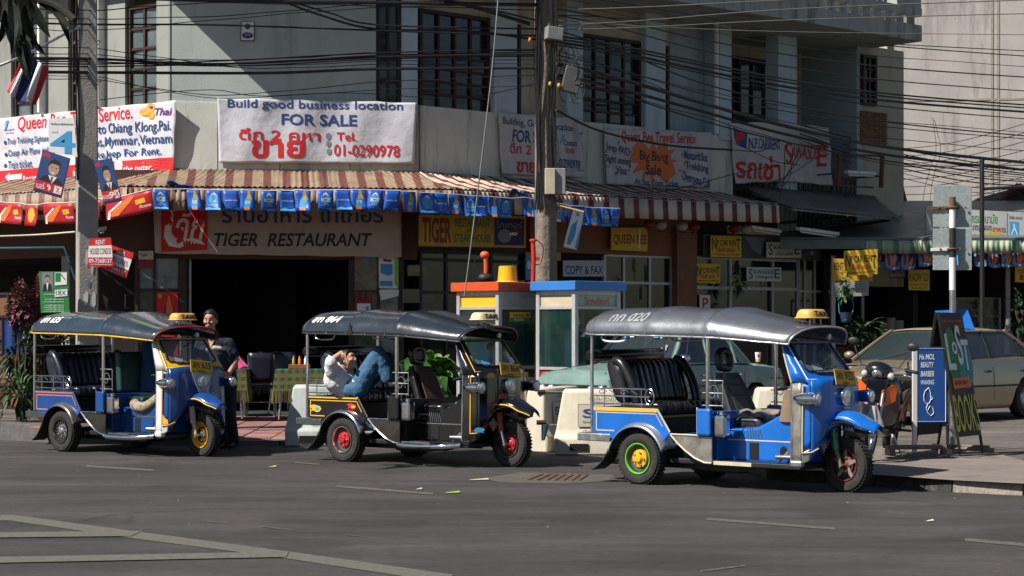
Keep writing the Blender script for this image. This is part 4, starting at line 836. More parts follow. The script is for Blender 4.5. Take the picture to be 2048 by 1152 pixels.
# steel post with arm, right
pp = thing('steel_post', 'slim black steel post with arm in front of the far white wall', 'post', at(1964, 700, 36)*1)
pp.location = (at(1964,500,36).x, 36, .15)
zz = at(1964,318,36).z; tube('pole', M_MATTBLACK, [(0,0,0),(0,0,zz-.15)], .045, pp); tube('arm', M_MATTBLACK, [(0,0,at(1964,378,36).z-.15),(1.6,0,at(1964,368,36).z-.15)], .03, pp)
# green awning and open shops on the right
M_GRA = mat('green_striped_valance', (.32,.36,.26), .6, var=.15, scale=3, dirt=.3, stripes=(0, .32, .35, (.10,.19,.12)))
M_TEALR = mat('grey_teal_roof', (.12,.16,.16), .5, .2, var=.2, scale=3, dirt=.5)
row = FX.thing('open_shophouse', 'low open fronted shop row with grey roof and pale green valance', 'building', x=FX.hit(1668,600)[0])
ox = row.location.x
xl, xr2 = 0, FX.hit(2400,600)[0]-ox
zl_ = fzz.__call__ if False else FX.hit(1900,477,-1)[1]; zr_ = FX.hit(1900,503,-1)[1]
MB().add([(xl-1.2,-1,zl_),(xr2,-1,zl_-.02),(xr2,5,zl_+1.1),(xl-1.2,5,zl_+1.1)], [(0,1,2,3)]).build('roof', M_TEALR, row, thick=.05)
xv = FX.hit(1730,480,-1)[0]-ox
MB().grid(lambda u, v: (xv+(xr2-xv)*u, -1.04-.012*math.sin((xv+(xr2-xv)*u)*60), zl_-.04+(zr_-zl_)*v), 500, 1).build('valance', M_GRA, row, smooth=70, recalc=False, thick=.004)
MB().box(xl-1.2, xv, -1.04, -1.0, zr_+.05, zl_-.03).build('fascia', M_TEALR, row)
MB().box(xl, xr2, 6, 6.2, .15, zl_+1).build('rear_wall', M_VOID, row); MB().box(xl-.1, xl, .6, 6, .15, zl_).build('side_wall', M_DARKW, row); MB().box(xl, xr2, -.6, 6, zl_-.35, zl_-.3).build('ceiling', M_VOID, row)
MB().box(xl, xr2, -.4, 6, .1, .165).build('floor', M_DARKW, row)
for px, w_, m_ in ((1725,.05,M_GREYW),(2015,.08,M_GREYW),(1830,.1,M_DARKW),(1666,.08,M_ALU)): x = FX.hit(px,600,-.2)[0]-ox; MB().box(x-w_/2, x+w_/2, -.25, -.15, .15, zl_-.3).build('post', m_, row)
# counter, cups, food cabinet
def fx_thing(name, label, cat, px, py, d=0, group=None): x, z = FX.hit(px, py, d); return FX.thing(name, label, cat, group, x=x, y=d, z=z)
ct = FX.thing('counter', 'red painted counter in the dark noodle shop behind the plants', 'counter', x=FX.hit(1668,700)[0], y=.3, z=.165)
wct = FX.hit(1900,700,.3)[0]-FX.hit(1668,700,.3)[0]
MB().box(0, wct, 0, .5, 0, 1.0).build('front', mat('red_counter', (.22,.05,.02), .6, var=.2), ct, bevel=.01); MB().box(-.05, wct+.05, -.05, .55, 1.0, 1.05).build('top', M_DARKW, ct)
ct2 = FX.thing('table', 'plain dark table carrying the food cabinet in the noodle shop', 'table', x=FX.hit(1905,700,.2)[0], y=.2, z=.165); w2 = FX.hit(2012,700,.2)[0]-FX.hit(1905,700,.2)[0]
MB().box(0, w2, 0, .6, 1.2, 1.26).build('table_top', M_STEEL, ct2); [MB().box(a, a+.05, b, b+.05, 0, 1.2).build('leg', M_STEEL, ct2) for a in (0, w2-.05) for b in (0, .55)]
for k, (px, h, c) in enumerate(((1752,1,'grey'),(1768,5,'pink'),(1782,7,'cream'),(1798,6,'cream'))):
    x = FX.hit(px,650,.5)[0]; r = FX.thing('cup_stack', ['short grey','tall pinkish','tallest cream','cream rightmost'][k]+' stack of plastic bowls on the dark shop counter', 'bowls', 'stacks of bowls on the counter', x=x, y=.5, z=.165+1.05)
    for j in range(h+2): MB().lathe([(.07,0),(.10,.09),(.105,.09),(.07,.004)], 12).build('bowl', flat('bowl_'+c, {'grey':(.2,.2,.22),'pink':(.35,.2,.2),'cream':(.35,.3,.26)}[c]), r, loc=(0,0,j*.055), smooth=60)
cb = FX.thing('food_cabinet', 'glass fronted food cabinet on the table in the noodle shop', 'cabinet', x=FX.hit(1912,650,.25)[0], y=.25, z=.165+1.26); cw = FX.hit(2002,650,.25)[0]-FX.hit(1912,650,.25)[0]
for a in (0, cw*.5, cw-.03): MB().box(a, a+.03, 0, .03, 0, .72).build('post', M_CREAMW, cb)
for z in (0, .34, .69): MB().box(0, cw, 0, .4, z, z+.03).build('shelf', M_CREAMW, cb)
for k in range(12): 
    a = .08+(k%6)*cw/6.2; z = .03+(k//6)*.34; MB().ell((a, .15, z+.07), (.055,.055,.07), 8, 6).build('jar', flat('jar_%d' % (k%3), [(.35,.25,.05),(.3,.3,.25),(.12,.2,.05)][k%3]), cb, smooth=60)
MB().add([(0,-.004,0),(cw,-.004,0),(cw,-.004,.72),(0,-.004,.72)], [(0,1,2,3)]).build('pane', M_GLASS, cb)

# ---------------- poles ----------------
CPA = R(19)
cp = thing('concrete_pole', 'square concrete utility pole with torn poster marks behind the first three wheeler', 'utility pole', (at(174,700,26).x, 26, .15), CPA)
M_CONC = mat('pole_concrete', (.34,.32,.29), .85, var=.14, scale=5, dirt=.45, dirtcol=(.12,.11,.10), bump=.3)
MB().add([(-.14,-.17,0),(.14,-.17,0),(.14,.17,0),(-.14,.17,0),(-.12,-.15,9),(.12,-.15,9),(.12,.15,9),(-.12,.15,9)], [(0,3,2,1),(4,5,6,7),(0,1,5,4),(1,2,6,5),(2,3,7,6),(3,0,4,7)]).build('shaft', M_CONC, cp, bevel=.02)
for (x, z, s) in ((-.02,2.35,.08),(.05,2.2,.05),(-.03,1.8,.09),(.07,1.78,.07),(.0,2.0,.04)):
    MB().add([(x+s*math.cos(a)*random.uniform(.5,1.1)*.5, -.172, z+s*1.6*math.sin(a)*random.uniform(.6,1.1)) for a in [i*.7 for i in range(9)]], [tuple(range(9))]).build('paper_scrap', INK['grey'] if s < .05 else M_WHITE, cp)
for i in range(5):      # cables and ties running up the pole
    x = random.uniform(-.165, -.14); pts = spline([(x+random.uniform(-.02,.02), -.15+random.uniform(-.03,.02), 3.4+z*.7) for z in range(8)], 4); tube('down_lead', M_CABLE, pts, random.choice((.006,.009,.013)), cp, 5)
for z in (3.55,4.1,4.75,5.3): MB().tube([(-.17,-.14,z),(.17,-.14,z+.01),(.17,.14,z),(-.17,.14,z)], .008, 4, closed=True).build('strap', M_STEEL, cp)
wp = thing('wooden_pole', 'old weathered brown wooden utility pole behind the phone boxes', 'utility pole', (at(1093,700,29.2).x, 29.2, .15))
def wprof(u, v):
    a = 2*math.pi*u; z = 9*v; r = .175-.05*v*.6+.008*math.sin(3*a+z*.4)+.004*math.sin(11*a+z*.9); return (r*math.cos(a)-.006*z, r*math.sin(a), z)
MB().grid(wprof, 40, 30).build('shaft', M_WOODPOLE, wp, smooth=60)
for z, w_ in ((6.55,.9),(6.75,1.0)): MB().box(-w_, w_-.1, -.22, -.12, z, z+.12).build('crossarm', mat('crossarm_timber', (.10,.06,.045), .85, var=.3), wp, rot=(0, R(-8), R(20)))
def wq(px, py, dy=-.2): p = at(px, py, 29.2+dy); return p-wp.location
MB().box(-.13,.13,-.1,.1,-.1,.1).build('junction_box', mat('grey_enamel', (.30,.30,.30), .5, .3, dirt=.4), wp, loc=wq(1107,68), rot=(0,.1,.3), bevel=.015)
MB().box(-.14,.14,-.06,.06,-.2,.2).build('fuse_box', mat('dark_grey_enamel', (.10,.10,.10), .5, dirt=.4), wp, loc=wq(1143,160,-.1), rot=(0,.25,.2), bevel=.015)
MB().box(-.08,.08,-.07,.07,-.2,.2).build('meter_box', mat('cream_enamel', (.48,.44,.32), .5, dirt=.3), wp, loc=wq(1100,363), bevel=.012); MB().box(-.10,.10,-.06,.06,-.2,.2).build('meter_box', mat('grey_enamel', (.3,.3,.3)), wp, loc=wq(1118,363,-.14), bevel=.012)
for i in range(14):
    a = random.uniform(-2.6, -.5); r = .17; pts = spline([(r*math.cos(a+random.uniform(-.2,.2))*random.uniform(1,1.35), r*math.sin(a)-.04, 3.2+k*.75) for k in range(7)], 4); tube('down_lead', M_CABLE, pts, random.choice((.006,.009,.014)), wp, 5)
for i in range(12):
    px = random.uniform(1118, 1165); py = random.uniform(90, 220); rr = random.uniform(8, 26)
    pts = [wq(px+rr*math.cos(t*.63)*.6, py+rr*math.sin(t*.63), -.15) for t in range(10)]; tube('cable_loop', M_CABLE, pts, .006, wp, 4, closed=True)
for px, py, c in ((1100,168,'gold'),(1118,171,'gold'),(1060,80,'orange')): MB().ell(wq(px, py), (.03,.03,.04), 8, 6).build('insulator', INK[c], wp, smooth=60)

# ---------------- overhead cables ----------------
CG = 'overhead cables'
def cable(pts, r, lb, g=CG, m=M_CABLE, wig=0):
    P = [at(*p) for p in pts]; Q = spline(P, 10)
    if wig: Q = [q+Vector((0, 0, wig*math.sin(i*.9+r*999))) for i, q in enumerate(Q)]
    o = tube('overhead_cable', m, Q, r*1.0, None, 5); tag(o, lb, 'cable', g)
LA, LB, LC, LD = ('thin black overhead cable between the concrete and wooden poles', 'thick black overhead cable between the concrete and wooden poles', 'thin black overhead cable running right from the wooden pole past the balconies', 'thick black overhead cable running right from the wooden pole past the balconies')
for y0, ym, y1, r in ((-6,3,10,.028),(49,50,72,.014),(145,146,136,.022),(118,128,108,.018),(124,132,112,.010),(120,118,100,.008),(133,126,104,.010),(110,136,128,.006),(38,30,-6,.007),(160,190,150,.006),(60,34,6,.006),(155,196,172,.005),(128,122,98,.010),(98,131,120,.006),(20,6,20,.008)):
    cable([(60,y0*1.02-4,24.5),(198,y0,26),(480+random.uniform(-60,60),ym,27.2),(760,(ym*.4+y1*.6)-2,28.2),(1085,y1,29.1)], r, LB if r > .016 else LA, wig=.006 if r < .009 else 0)
for p, r in ((((560,0,27.5),(640,30,27.8),(750,58,28.2),(932,62,28.8),(1075,80,29.1)),.018),(((562,-3,27.5),(660,26,27.8),(760,50,28.2),(1078,58,29.1)),.014),(((820,-10,28.5),(930,10,28.8),(1060,48,29.1)),.03),(((830,-14,28.5),(950,12,28.8),(1070,40,29.1)),.016),(((200,200,26),(320,186,26.5),(430,180,27),(520,192,27.3),(700,186,28),(920,196,28.7),(1075,166,29.1)),.006)): cable(p, r, LB if r > .012 else LA)
rt = [(18,78,152,.014),(30,100,180,.012),(72,124,208,.018),(78,130,214,.016),(84,140,222,.024),(90,146,236,.012),(60,165,271,.014),(110,186,276,.010),(128,205,325,.034),(150,222,340,.028),(156,240,350,.014),(100,205,300,.008),(30,50,98,.010),(-10,32,110,.012),(120,180,262,.007),(10,60,130,.007),(165,232,360,.008)]
for a, b, c, r in rt: cable([(1112,a,29.0),(1230,a*.62+b*.38-2,30.2),(1400,b,32.2),(1580,b*.62+c*.38+4,34.4),(1800,b*.25+c*.75+3,37.2),(2120,c+7,42)], r, LD if r > .016 else LC, wig=.008 if r < .009 else 0)
for a, b, r in ((20,-14,.010),(52,-2,.009),(60,26,.008),(40,70,.006)): cable([(1112,a,29.1),(1300,a*.7+b*.3+4,29.6),(1600,a*.3+b*.7+3,30.2),(2100,b,31)], r, 'thin pale overhead cable crossing above the balconies from the wooden pole', 'pale overhead cables', mat('pale_cable', (.14,.13,.12), .6))
for k in range(9): cable([(1760,300+k*15,46),(1880,290+k*16,44),(2000,262+k*17,43),(2120,225+k*19,42)], .008, 'thin overhead cable rising to the right before the far white wall', 'crossing cables before the far white wall')
for k in range(7): cable([(1600,250+k*6,37),(1760,290+k*9,40),(1950,325+k*10,42),(2120,348+k*6,44)], random.choice((.008,.014)), 'sagging overhead cable falling to the right before the far white wall', 'falling cables before the far white wall')
for k, (a, b) in enumerate((((1640,310),(1470,380)),((1570,290),(1545,430)),((1610,300),(1500,400)),((1585,296),(1560,380)),((1600,298),(1500,430)),((1480,290),(1600,330)),((1470,300),(1560,280)))):
    cable([(a[0],a[1],36),((a[0]+b[0])/2+8,(a[1]+b[1])/2+12,35.8),(b[0],b[1],35.5)], .008, 'short drop cable hanging across the sagging cloth banner', 'drop cables at the balcony')
cable([(997,-10,26.6),(985,130,26.6),(962,330,26.7),(929,592,26.9)], .010, 'pale grey guy rope slanting down to the red phone box', None, mat('grey_rope', (.2,.2,.2), .6))
cable([(1112,220,29),(1200,262,31),(1330,290,33),(1465,300,35)], .02, 'thick cable sagging across the starburst banner', None); cable([(1112,352,29),(1300,385,32),(1480,345,35),(1560,330,36)], .009, 'thin cable sagging over the lower edge of the starburst banner', None)
for k in range(10): cable([(1865+k*3,235+k*4,44),(1872+k*9,300,44),(1856+k*11,350+k*4,44),(1840+k*16,430,44)], .006, 'thin tangled wire hanging before the far white wall', 'tangled wires before the far white wall', wig=.03) if k < 2 else None

# ---------------- telephone boxes ----------------
M_BGL = mat('booth_glass', (.012,.05,.043), .03, var=.5, scale=1.5, alpha=.62, spec=.9)
def booth(label, pxc, Yc, s1, s2, top, topname, stripe_m, extra):
    c = at(pxc, 700, Yc); a = FR.a+.02
    r = thing('phone_box', label, 'phone box', (c.x, c.y, .15), a)     # near corner at the origin; x runs away to the right, y away to the left
    Hb = 1.92
    def post(x, y, w=.07): MB().box(x, x+w, y, y+w, 0, Hb).build('post', M_ALU, r, bevel=.008)
    for x, y in ((0,0),(s1-.07,0),(0,s2-.07),(s1-.07,s2-.07)): post(x, y)
    # lintels and mid rails on four sides
    for (x0, x1, y0, y1, nm) in ((.07,s1-.07,.01,.06,'r'),(.01,.06,.07,s2-.07,'l'),(.07,s1-.07,s2-.06,s2-.01,'b'),(s1-.06,s1-.01,.07,s2-.07,'f')):
        for z0, z1 in ((Hb-.06,Hb),(Hb-.26,Hb-.22),(.0,.09),(.62,.66),(.80,.84)): MB().box(x0, x1, y0, y1, z0, z1).build('rail', M_ALU, r)
        g = MB(); xm, ym = (x0+x1)/2, (y0+y1)/2
        for z0, z1, mm, nn in ((.84,Hb-.26,M_BGL,'pane'),(.09,.62,M_BGL,'pane'),(.66,.80,stripe_m,'panel'),(Hb-.22,Hb-.06,top if 0 else extra[0] if nm in 'lb' else extra[1],'panel')):
            if x1-x0 > y1-y0: MB().add([(x0,ym,z0),(x1,ym,z0),(x1,ym,z1),(x0,ym,z1)], [(0,1,2,3)]).build(nn, mm, r)
            else: MB().add([(xm,y0,z0),(xm,y1,z0),(xm,y1,z1),(xm,y0,z1)], [(0,1,2,3)]).build(nn, mm, r)
    MB().box(-.06, s1+.06, -.06, s2+.06, Hb+.002, Hb+.135).build('roof', top, r, bevel=.012)
    MB().box(-.04, s1+.04, -.04, s2+.04, -.12, .0).build('plinth', M_KB, r)
    MB().box(s1*.45, s1*.75, s2-.28, s2-.09, .85, 1.45).build('telephone', mat('phone_blue', (.02,.05,.15), .4), r, bevel=.02)
    MB().box(s1*.4, s1*.8, s2-.3, s2-.09, .70, .74).build('shelf', M_ALU, r)
    return r
M_OR = mat('orange_red_paint', (.55,.075,.012), .35, var=.06, dirt=.15, coat=.2); M_BLU = mat('bright_blue_paint', (.03,.17,.50), .35, var=.06, coat=.2)
M_CRP = mat('cream_panel', (.50,.42,.30), .6, var=.1, dirt=.2)
b1 = booth('orange red roofed glass phone box with a yellow bucket on top', 997, 27.2, .92, .92, M_OR, 'r', M_BGL, (INK['yellow'], M_ALU))
b2 = booth('blue roofed glass phone box with a red stripe, beside the orange one', 1150, 26.6, .92, .80, M_BLU, 'b', INK['red'], (M_CRP, M_HYG))
# stickers on the boxes
def dq(b, x, z): return (x, -.001, z)
MB().box(.22,.62,.0,.008,1.48,1.62).build('sticker', INK['yellow'], b1); MB().box(.22,.62,-.003,.006,1.48,1.54).build('sticker', INK['green'], b1)
lettering('โทรศัพท์สาธารณะ', INK['black'], .28,.52,1.56,1.60, lambda x, z: (x,-.006,z), b1); lettering('Pay phone', INK['white'], .30,.50,1.49,1.53, lambda x, z: (x,-.008,z), b1, shear=.2)
MB().box(.54,.60,-.002,.004,1.555,1.605).build('sticker', INK['red'], b1)
lettering('โทรศัพท์', INK['orange'], .22,.72,1.72,1.83, lambda x, z: (x,.02,z), b2, weight=.01)
bk = thing('bucket', 'yellow plastic bucket upside down on the orange phone box roof', 'bucket', b1.matrix_world @ Vector((0,0,0)) if 0 else Vector((at(1015,553,27.7).x, 27.7, .15+1.92+.137)))
MB().lathe([(.0,.24),(.10,.24),(.125,.235),(.145,.02),(.165,.012),(.165,.0),(.145,.0),(.14,.01)], 24).build('body', mat('yellow_plastic', (.75,.42,.01), .4, var=.05), bk, smooth=50); MB().lathe([(.165,.0),(.17,.008),(.165,.016)], 24).build('rim', mat('cream_plastic', (.6,.5,.25), .4), bk, smooth=50)
def pipe(label, px, y0, y1, Y, c, hook):
    p = at(px, y1, Y); r = thing('red_pipe', label, 'pipe', p); h = (y1-y0)*Y/FPX; m = mat('pipe_'+c, {'o':(.60,.10,.03),'r':(.5,.03,.012)}[c], .4)
    tube('tube', m, [(0,0,-.1),(.01,0,h*.5),(0,0,h)], .036, r, 10)
    if hook: MB().ell((-.01,0,h), (.075,.06,.06), 10, 8).build('head', m, r, smooth=60); tube('flex', M_CABLE, spline([(0,0,h),(-.15,.02,h*.8),(-.17,0,h*.4),(-.05,0,.05)], 6), .01, r, 5); MB().ell((0,0,.0), (.13,.1,.08), 10, 6).build('base', M_MATTBLACK, r, smooth=60)
    else: MB().lathe([(.036,h*.93),(.055,h*.94),(.055,h*.97),(.036,h)], 12).build('collar', m, r); tube('flex', M_CABLE, spline([(.03,0,h),(.15,0,h*.8),(.12,0,h*.4),(.03,0,.2)], 6), .008, r, 5); MB().box(.03,.1,-.02,.02,h*.45,h*.55).build('valve', m, r, bevel=.008)
pipe('orange padded upright with a round head behind the phone box', 971, 510, 556, 28.9, 'o', 1); pipe('tall thin red hydrant pipe in front of the wooden pole', 1066, 478, 556, 28.8, 'r', 0)

# ---------------- plastic barriers ----------------
M_BAR = mat('cream_barrier_plastic', (.60,.55,.44), .55, var=.08, scale=4, dirt=.3, dirtcol=(.25,.18,.1), bump=.1); M_BART = mat('grey_white_barrier_plastic', (.42,.46,.45), .55, var=.08, scale=4, dirt=.3, dirtcol=(.15,.15,.13))
def barrier(label, px, pyb, L_, rz, txt=True, m=M_BAR, Hh=.8, z0=0):
    Y = gy(pyb, z0); p = at(px, pyb, Y); r = thing('barrier', label, 'barrier', (p.x, p.y, z0), rz, 'plastic road barriers')
    prof = [(-.22,0),(.22,0),(.22,.20),(.19,.23),(.15,.32),(.12,Hh-.03),(.09,Hh),(-.09,Hh),(-.12,Hh-.03),(-.15,.32),(-.19,.23),(-.22,.20)]
    # slightly narrower towards the ends at the top: loft four stations
    st = [(0,.94),(.03,1),(L_-.03,1),(L_,.94)]; vs = []; k = len(prof)
    for x, s in st:
        for (y, z) in prof: vs.append((x+(0.10*(z/Hh)**2 if x < L_/2 else -.10*(z/Hh)**2)*(1 if z > .25 else 0), y*s, z*(.5+.5*s) if s < 1 else z))
    fs = [(i*k+j, i*k+(j+1)%k, (i+1)*k+(j+1)%k, (i+1)*k+j) for i in range(3) for j in range(k)]+[tuple(range(k))[::-1], tuple(3*k+j for j in range(k))]
    MB().add(vs, fs).build('shell', m, r, bevel=.025, smooth=45, seg=3)
    MB().box(.18, L_*.3, -.235, -.222, .055, .14).build('foot_slot', M_VOID, r); MB().box(L_*.62, L_*.8, -.235, -.222, .055, .14).build('foot_slot', M_VOID, r)
    if txt:
        sf_ = lambda x, z: (x, -.2+(z-.32)*.0625+.035-.006 if z > .32 else -.2, z)
        sl_ = lambda x, z: (x, -.155+(z-.32)*.0652-.008, z)
        MB().add([sl_(x, z) for x, z in ((.28,.34),(L_-.28,.34),(L_-.28,.62),(.28,.62))], [(0,1,2,3)]).build('label_panel', m, r, recalc=False)
        for (x0,x1,z0_,z1_) in ((.28,L_-.28,.34,.343),(.28,L_-.28,.617,.62),(.28,.284,.34,.62),(L_-.284,L_-.28,.34,.62)): MB().add([(a, b-.002, c) for a, b, c in (sl_(x0,z0_),sl_(x1,z0_),sl_(x1,z1_),sl_(x0,z1_))], [(0,1,2,3)]).build('print', INK['navy'], r, recalc=False)
        s3 = lambda x, z: (x, -.155+(z-.32)*.0652-.012, z)
        x = .34; w_ = (L_-.28-.06-x)/4.2
        for q, ch in enumerate('SECO'): lettering(ch, INK[['blue','blue','green','blue'][q]], x+q*w_*1.05, x+q*w_*1.05+w_*.9, .45,.56, s3, r, weight=.05)
        lettering('โทร. 053-204876,204877', INK['black'], .34, L_-.34, .385,.415, s3, r); lettering('สนับสนุนโดย', INK['black'], .42, L_-.45, .66,.71, s3, r, weight=.01); lettering('ป้ายความปลอดภัย', INK['black'], .34, L_-.34, .27,.305, lambda x, z: (x,-.19,z), r)
    return r
barrier('pale barrier with grey white face and framed lettering behind the second three wheeler', 572, 891, 1.5, R(4), m=M_BART)
barrier('cream barrier seen nearly end on, right of the second three wheeler', 1064, 905, 1.2, R(62), txt=True)
barrier('cream barrier with framed lettering facing the street behind the third three wheeler', 1110, 908, 1.35, R(-2))
barrier('cream barrier beside the green car, seen through the third three wheeler cab', 1497, 902, .85, R(6), txt=False)
bl = thing('barrier_rail', 'dark and wooden rail linking two cream barriers', 'rail', at(1078, 784, 23.6)); tube('bar', M_MATTBLACK, [(-.02,0,0),(.07,0,0)], .03, bl); tube('bar', M_WOODPOLE, [(.07,0,0),(.42,.1,-.01)], .018, bl)
bl = thing('barrier_rail', 'lower dark rail end with hanging rag between the cream barriers', 'rail', at(1073, 845, 23.4)); tube('bar', M_MATTBLACK, [(0,0,0),(.12,0,0)], .03, bl); tube('bar', M_WOODPOLE, [(.12,0,-.03),(.42,.1,-.04)], .012, bl); MB().grid(lambda u, v: (.06+.1*u*(1-.6*v), -.035+.01*math.sin(9*u), -.02-.2*v), 5, 4).build('rag', flat('dark_blue_rag', (.01,.04,.08)), bl, thick=.004)

# ---------------- restaurant terrace ----------------
def checker_mat():
    m = bpy.data.materials.new('checked_cloth'); m.use_nodes = True; n = m.node_tree; N = n.nodes.new; L = n.links.new; b = n.nodes['Principled BSDF']; tc = N('ShaderNodeTexCoord'); sx = N('ShaderNodeSeparateXYZ'); L(tc.outputs['Object'], sx.inputs[0])
    def st(ax):
        a = N('ShaderNodeMath'); a.operation = 'ADD'; a.inputs[1].default_value = 10; L(sx.outputs[ax], a.inputs[0]); mo = N('ShaderNodeMath'); mo.operation = 'MODULO'; mo.inputs[1].default_value = .11; L(a.outputs[0], mo.inputs[0]); l = N('ShaderNodeMath'); l.operation = 'LESS_THAN'; l.inputs[1].default_value = .055; L(mo.outputs[0], l.inputs[0]); return l.outputs[0]
    mx = N('ShaderNodeMix'); mx.data_type = 'RGBA'; L(st(0), mx.inputs[0]); mx.inputs[6].default_value = (.008,.06,.065,1); mx.inputs[7].default_value = (.07,.10,.02,1)
    m2 = N('ShaderNodeMix'); m2.data_type = 'RGBA'; L(st(2), m2.inputs[0]); L(mx.outputs[2], m2.inputs[6]); m2.inputs[7].default_value = (.13,.10,.015,1)
    L(m2.outputs[2], b.inputs['Base Color']); b.inputs['Roughness'].default_value = .9; return m
M_CHK = checker_mat(); M_FR = flat('cloth_fringe', (.13,.125,.05), .95)
M_SEAT = mat('dark_blue_vinyl', (.012,.014,.03), .35, var=.1)
def table(label, X, Y, rz, clothlabel, w_=.9, l_=.9):
    z = .178; r = thing('table', label, 'table', (X, Y, z), rz, 'restaurant tables'); MB().box(-w_/2, w_/2, -l_/2, l_/2, .70, .73).build('table_top', M_BROWN, r)
    for a in (-1, 1):
        for b_ in (-1, 1): tube('leg', M_STEEL, [(a*(w_/2-.05), b_*(l_/2-.05), 0), (a*(w_/2-.1), b_*(l_/2-.1), .7)], .014, r, 6)
    c = thing('tablecloth', clothlabel, 'tablecloth', (X, Y, z+.73), rz, 'checked tablecloths')
    nn = 9; loop = []
    per = []
    hw, hl = w_/2+.01, l_/2+.01
    for (a, b_), (cx_, cy_) in zip(((-hw,-hl),(hw,-hl),(hw,hl),(-hw,hl)), ((hw,-hl),(hw,hl),(-hw,hl),(-hw,-hl))):
        for k in range(nn): t = k/nn; per.append((a+(cx_-a)*t, b_+(cy_-b_)*t))
    vs = []; 
    for lv, (out, zz_) in enumerate(((0,.008),(.02,-.02),(.05,-.3))):
        for k, (x, y) in enumerate(per): wv = 1+out*(1+.8*math.sin(k*2.1))*(1 if lv == 2 else .3); vs.append((x*wv, y*wv, zz_))
    m_ = len(per); fs = [(l*m_+k, l*m_+(k+1)%m_, (l+1)*m_+(k+1)%m_, (l+1)*m_+k) for l in range(2) for k in range(m_)]+[tuple(range(m_))]
    MB().add(vs, fs).build('cloth', M_CHK, c, smooth=40)
    fr = MB()
    for k in range(m_):
        for j in range(5):
            t = j/5; x = vs[2*m_+k][0]*(1-t)+vs[2*m_+(k+1)%m_][0]*t; y = vs[2*m_+k][1]*(1-t)+vs[2*m_+(k+1)%m_][1]*t
            fr.tube([(x,y,-.3),(x*1.02+random.uniform(-.01,.01),y*1.02,-.3-random.uniform(.14,.2))], .007, 3)
    o = fr.build('fringe', M_FR, c); o['kind'] = 'stuff'
    return r
def steel_chair(label, X, Y, rz):
    r = thing('chair', label, 'chair', (X, Y, .178), rz, 'restaurant chairs')
    MB().box(-.2,.2,-.2,.2,.43,.48).build('seat', M_SEAT, r, bevel=.02); MB().grid(lambda u, v: (-.19+.38*u, .2+.05*v+.02*math.cos(math.pi*(u-.5)), .52+.46*v), 6, 5).build('backrest', M_SEAT, r, thick=.03, smooth=60)
    for s in (-1, 1):
        tube('leg', M_STEEL, spline([(s*.21,-.2,0),(s*.19,-.17,.43)], 2), .011, r, 6); tube('leg', M_STEEL, spline([(s*.22,.27,0),(s*.19,.17,.45),(s*.2,.26,.95)], 4), .011, r, 6)
    tube('stretcher', M_STEEL, [(-.2,-.19,.2),(.2,-.19,.2)], .008, r, 5); return r
P_ = lambda px, Y: at(px, 700, Y).x
table('near checked table half hidden by the grey white barrier', P_(612,28.8), 28.8, R(6), 'green and yellow checked fringed cloth on the table by the barrier')
table('checked table behind the standing man', P_(435,28.9), 28.9, R(4), 'green and yellow checked fringed cloth on the table behind the standing man')
table('checked table deeper inside behind the dark chair', P_(530,32), 32.2, R(2), 'dim checked cloth on the table deep inside the restaurant')
steel_chair('dark blue chair with its back to the street between the checked tables', P_(522,29.6), 29.6, R(180+8)); steel_chair('dark chair behind the standing man at the checked table', P_(465,29.9), 29.8, R(100)); steel_chair('dark chair beside the barrier at the near checked table', P_(570,29.9), 30.0, R(20))
ob = [('orange upright menu box on the deep inside table', 521, 725), ('second orange menu box deeper inside the dark restaurant', 552, 717)]
for lb, px, py in ob: p = at(px, py, 32.1); tag(box('menu_box', INK['orange'], -.04,.04,-.03,.03,-.0,.22, bevel=.005, loc=(p.x, p.y, .178+.745)), lb, 'menu box')
tr_ = thing('condiment_tray', 'wooden tray with sauce bottles on the near checked table', 'tray', (P_(600,28.8), 28.75, .178+.745)); MB().box(-.16,.16,-.08,.08,0,.07).build('tray', mat('tray_wood', (.2,.08,.03), .6), tr_, bevel=.008)
for k, c in enumerate(('olive','orange','white')): MB().lathe([(.0,.07),(.022,.07),(.022,.15),(.010,.17),(.010,.2),(0,.2)], 10).build('bottle', INK[c], tr_, loc=(-.09+.09*k,0,0), smooth=50)
pk = thing('parasol_cloth', 'bright pink folded cloth on the table behind the standing man', 'cloth', (P_(474,28.7), 28.7, .178+.745)); MB().grid(lambda u, v: (.22*(u-.5)*2*(1-.8*v), .15*math.sin(u*5), .2*v+.02*math.sin(9*u)), 12, 5).build('cloth', INK['pink'], pk, thick=.01, smooth=60)
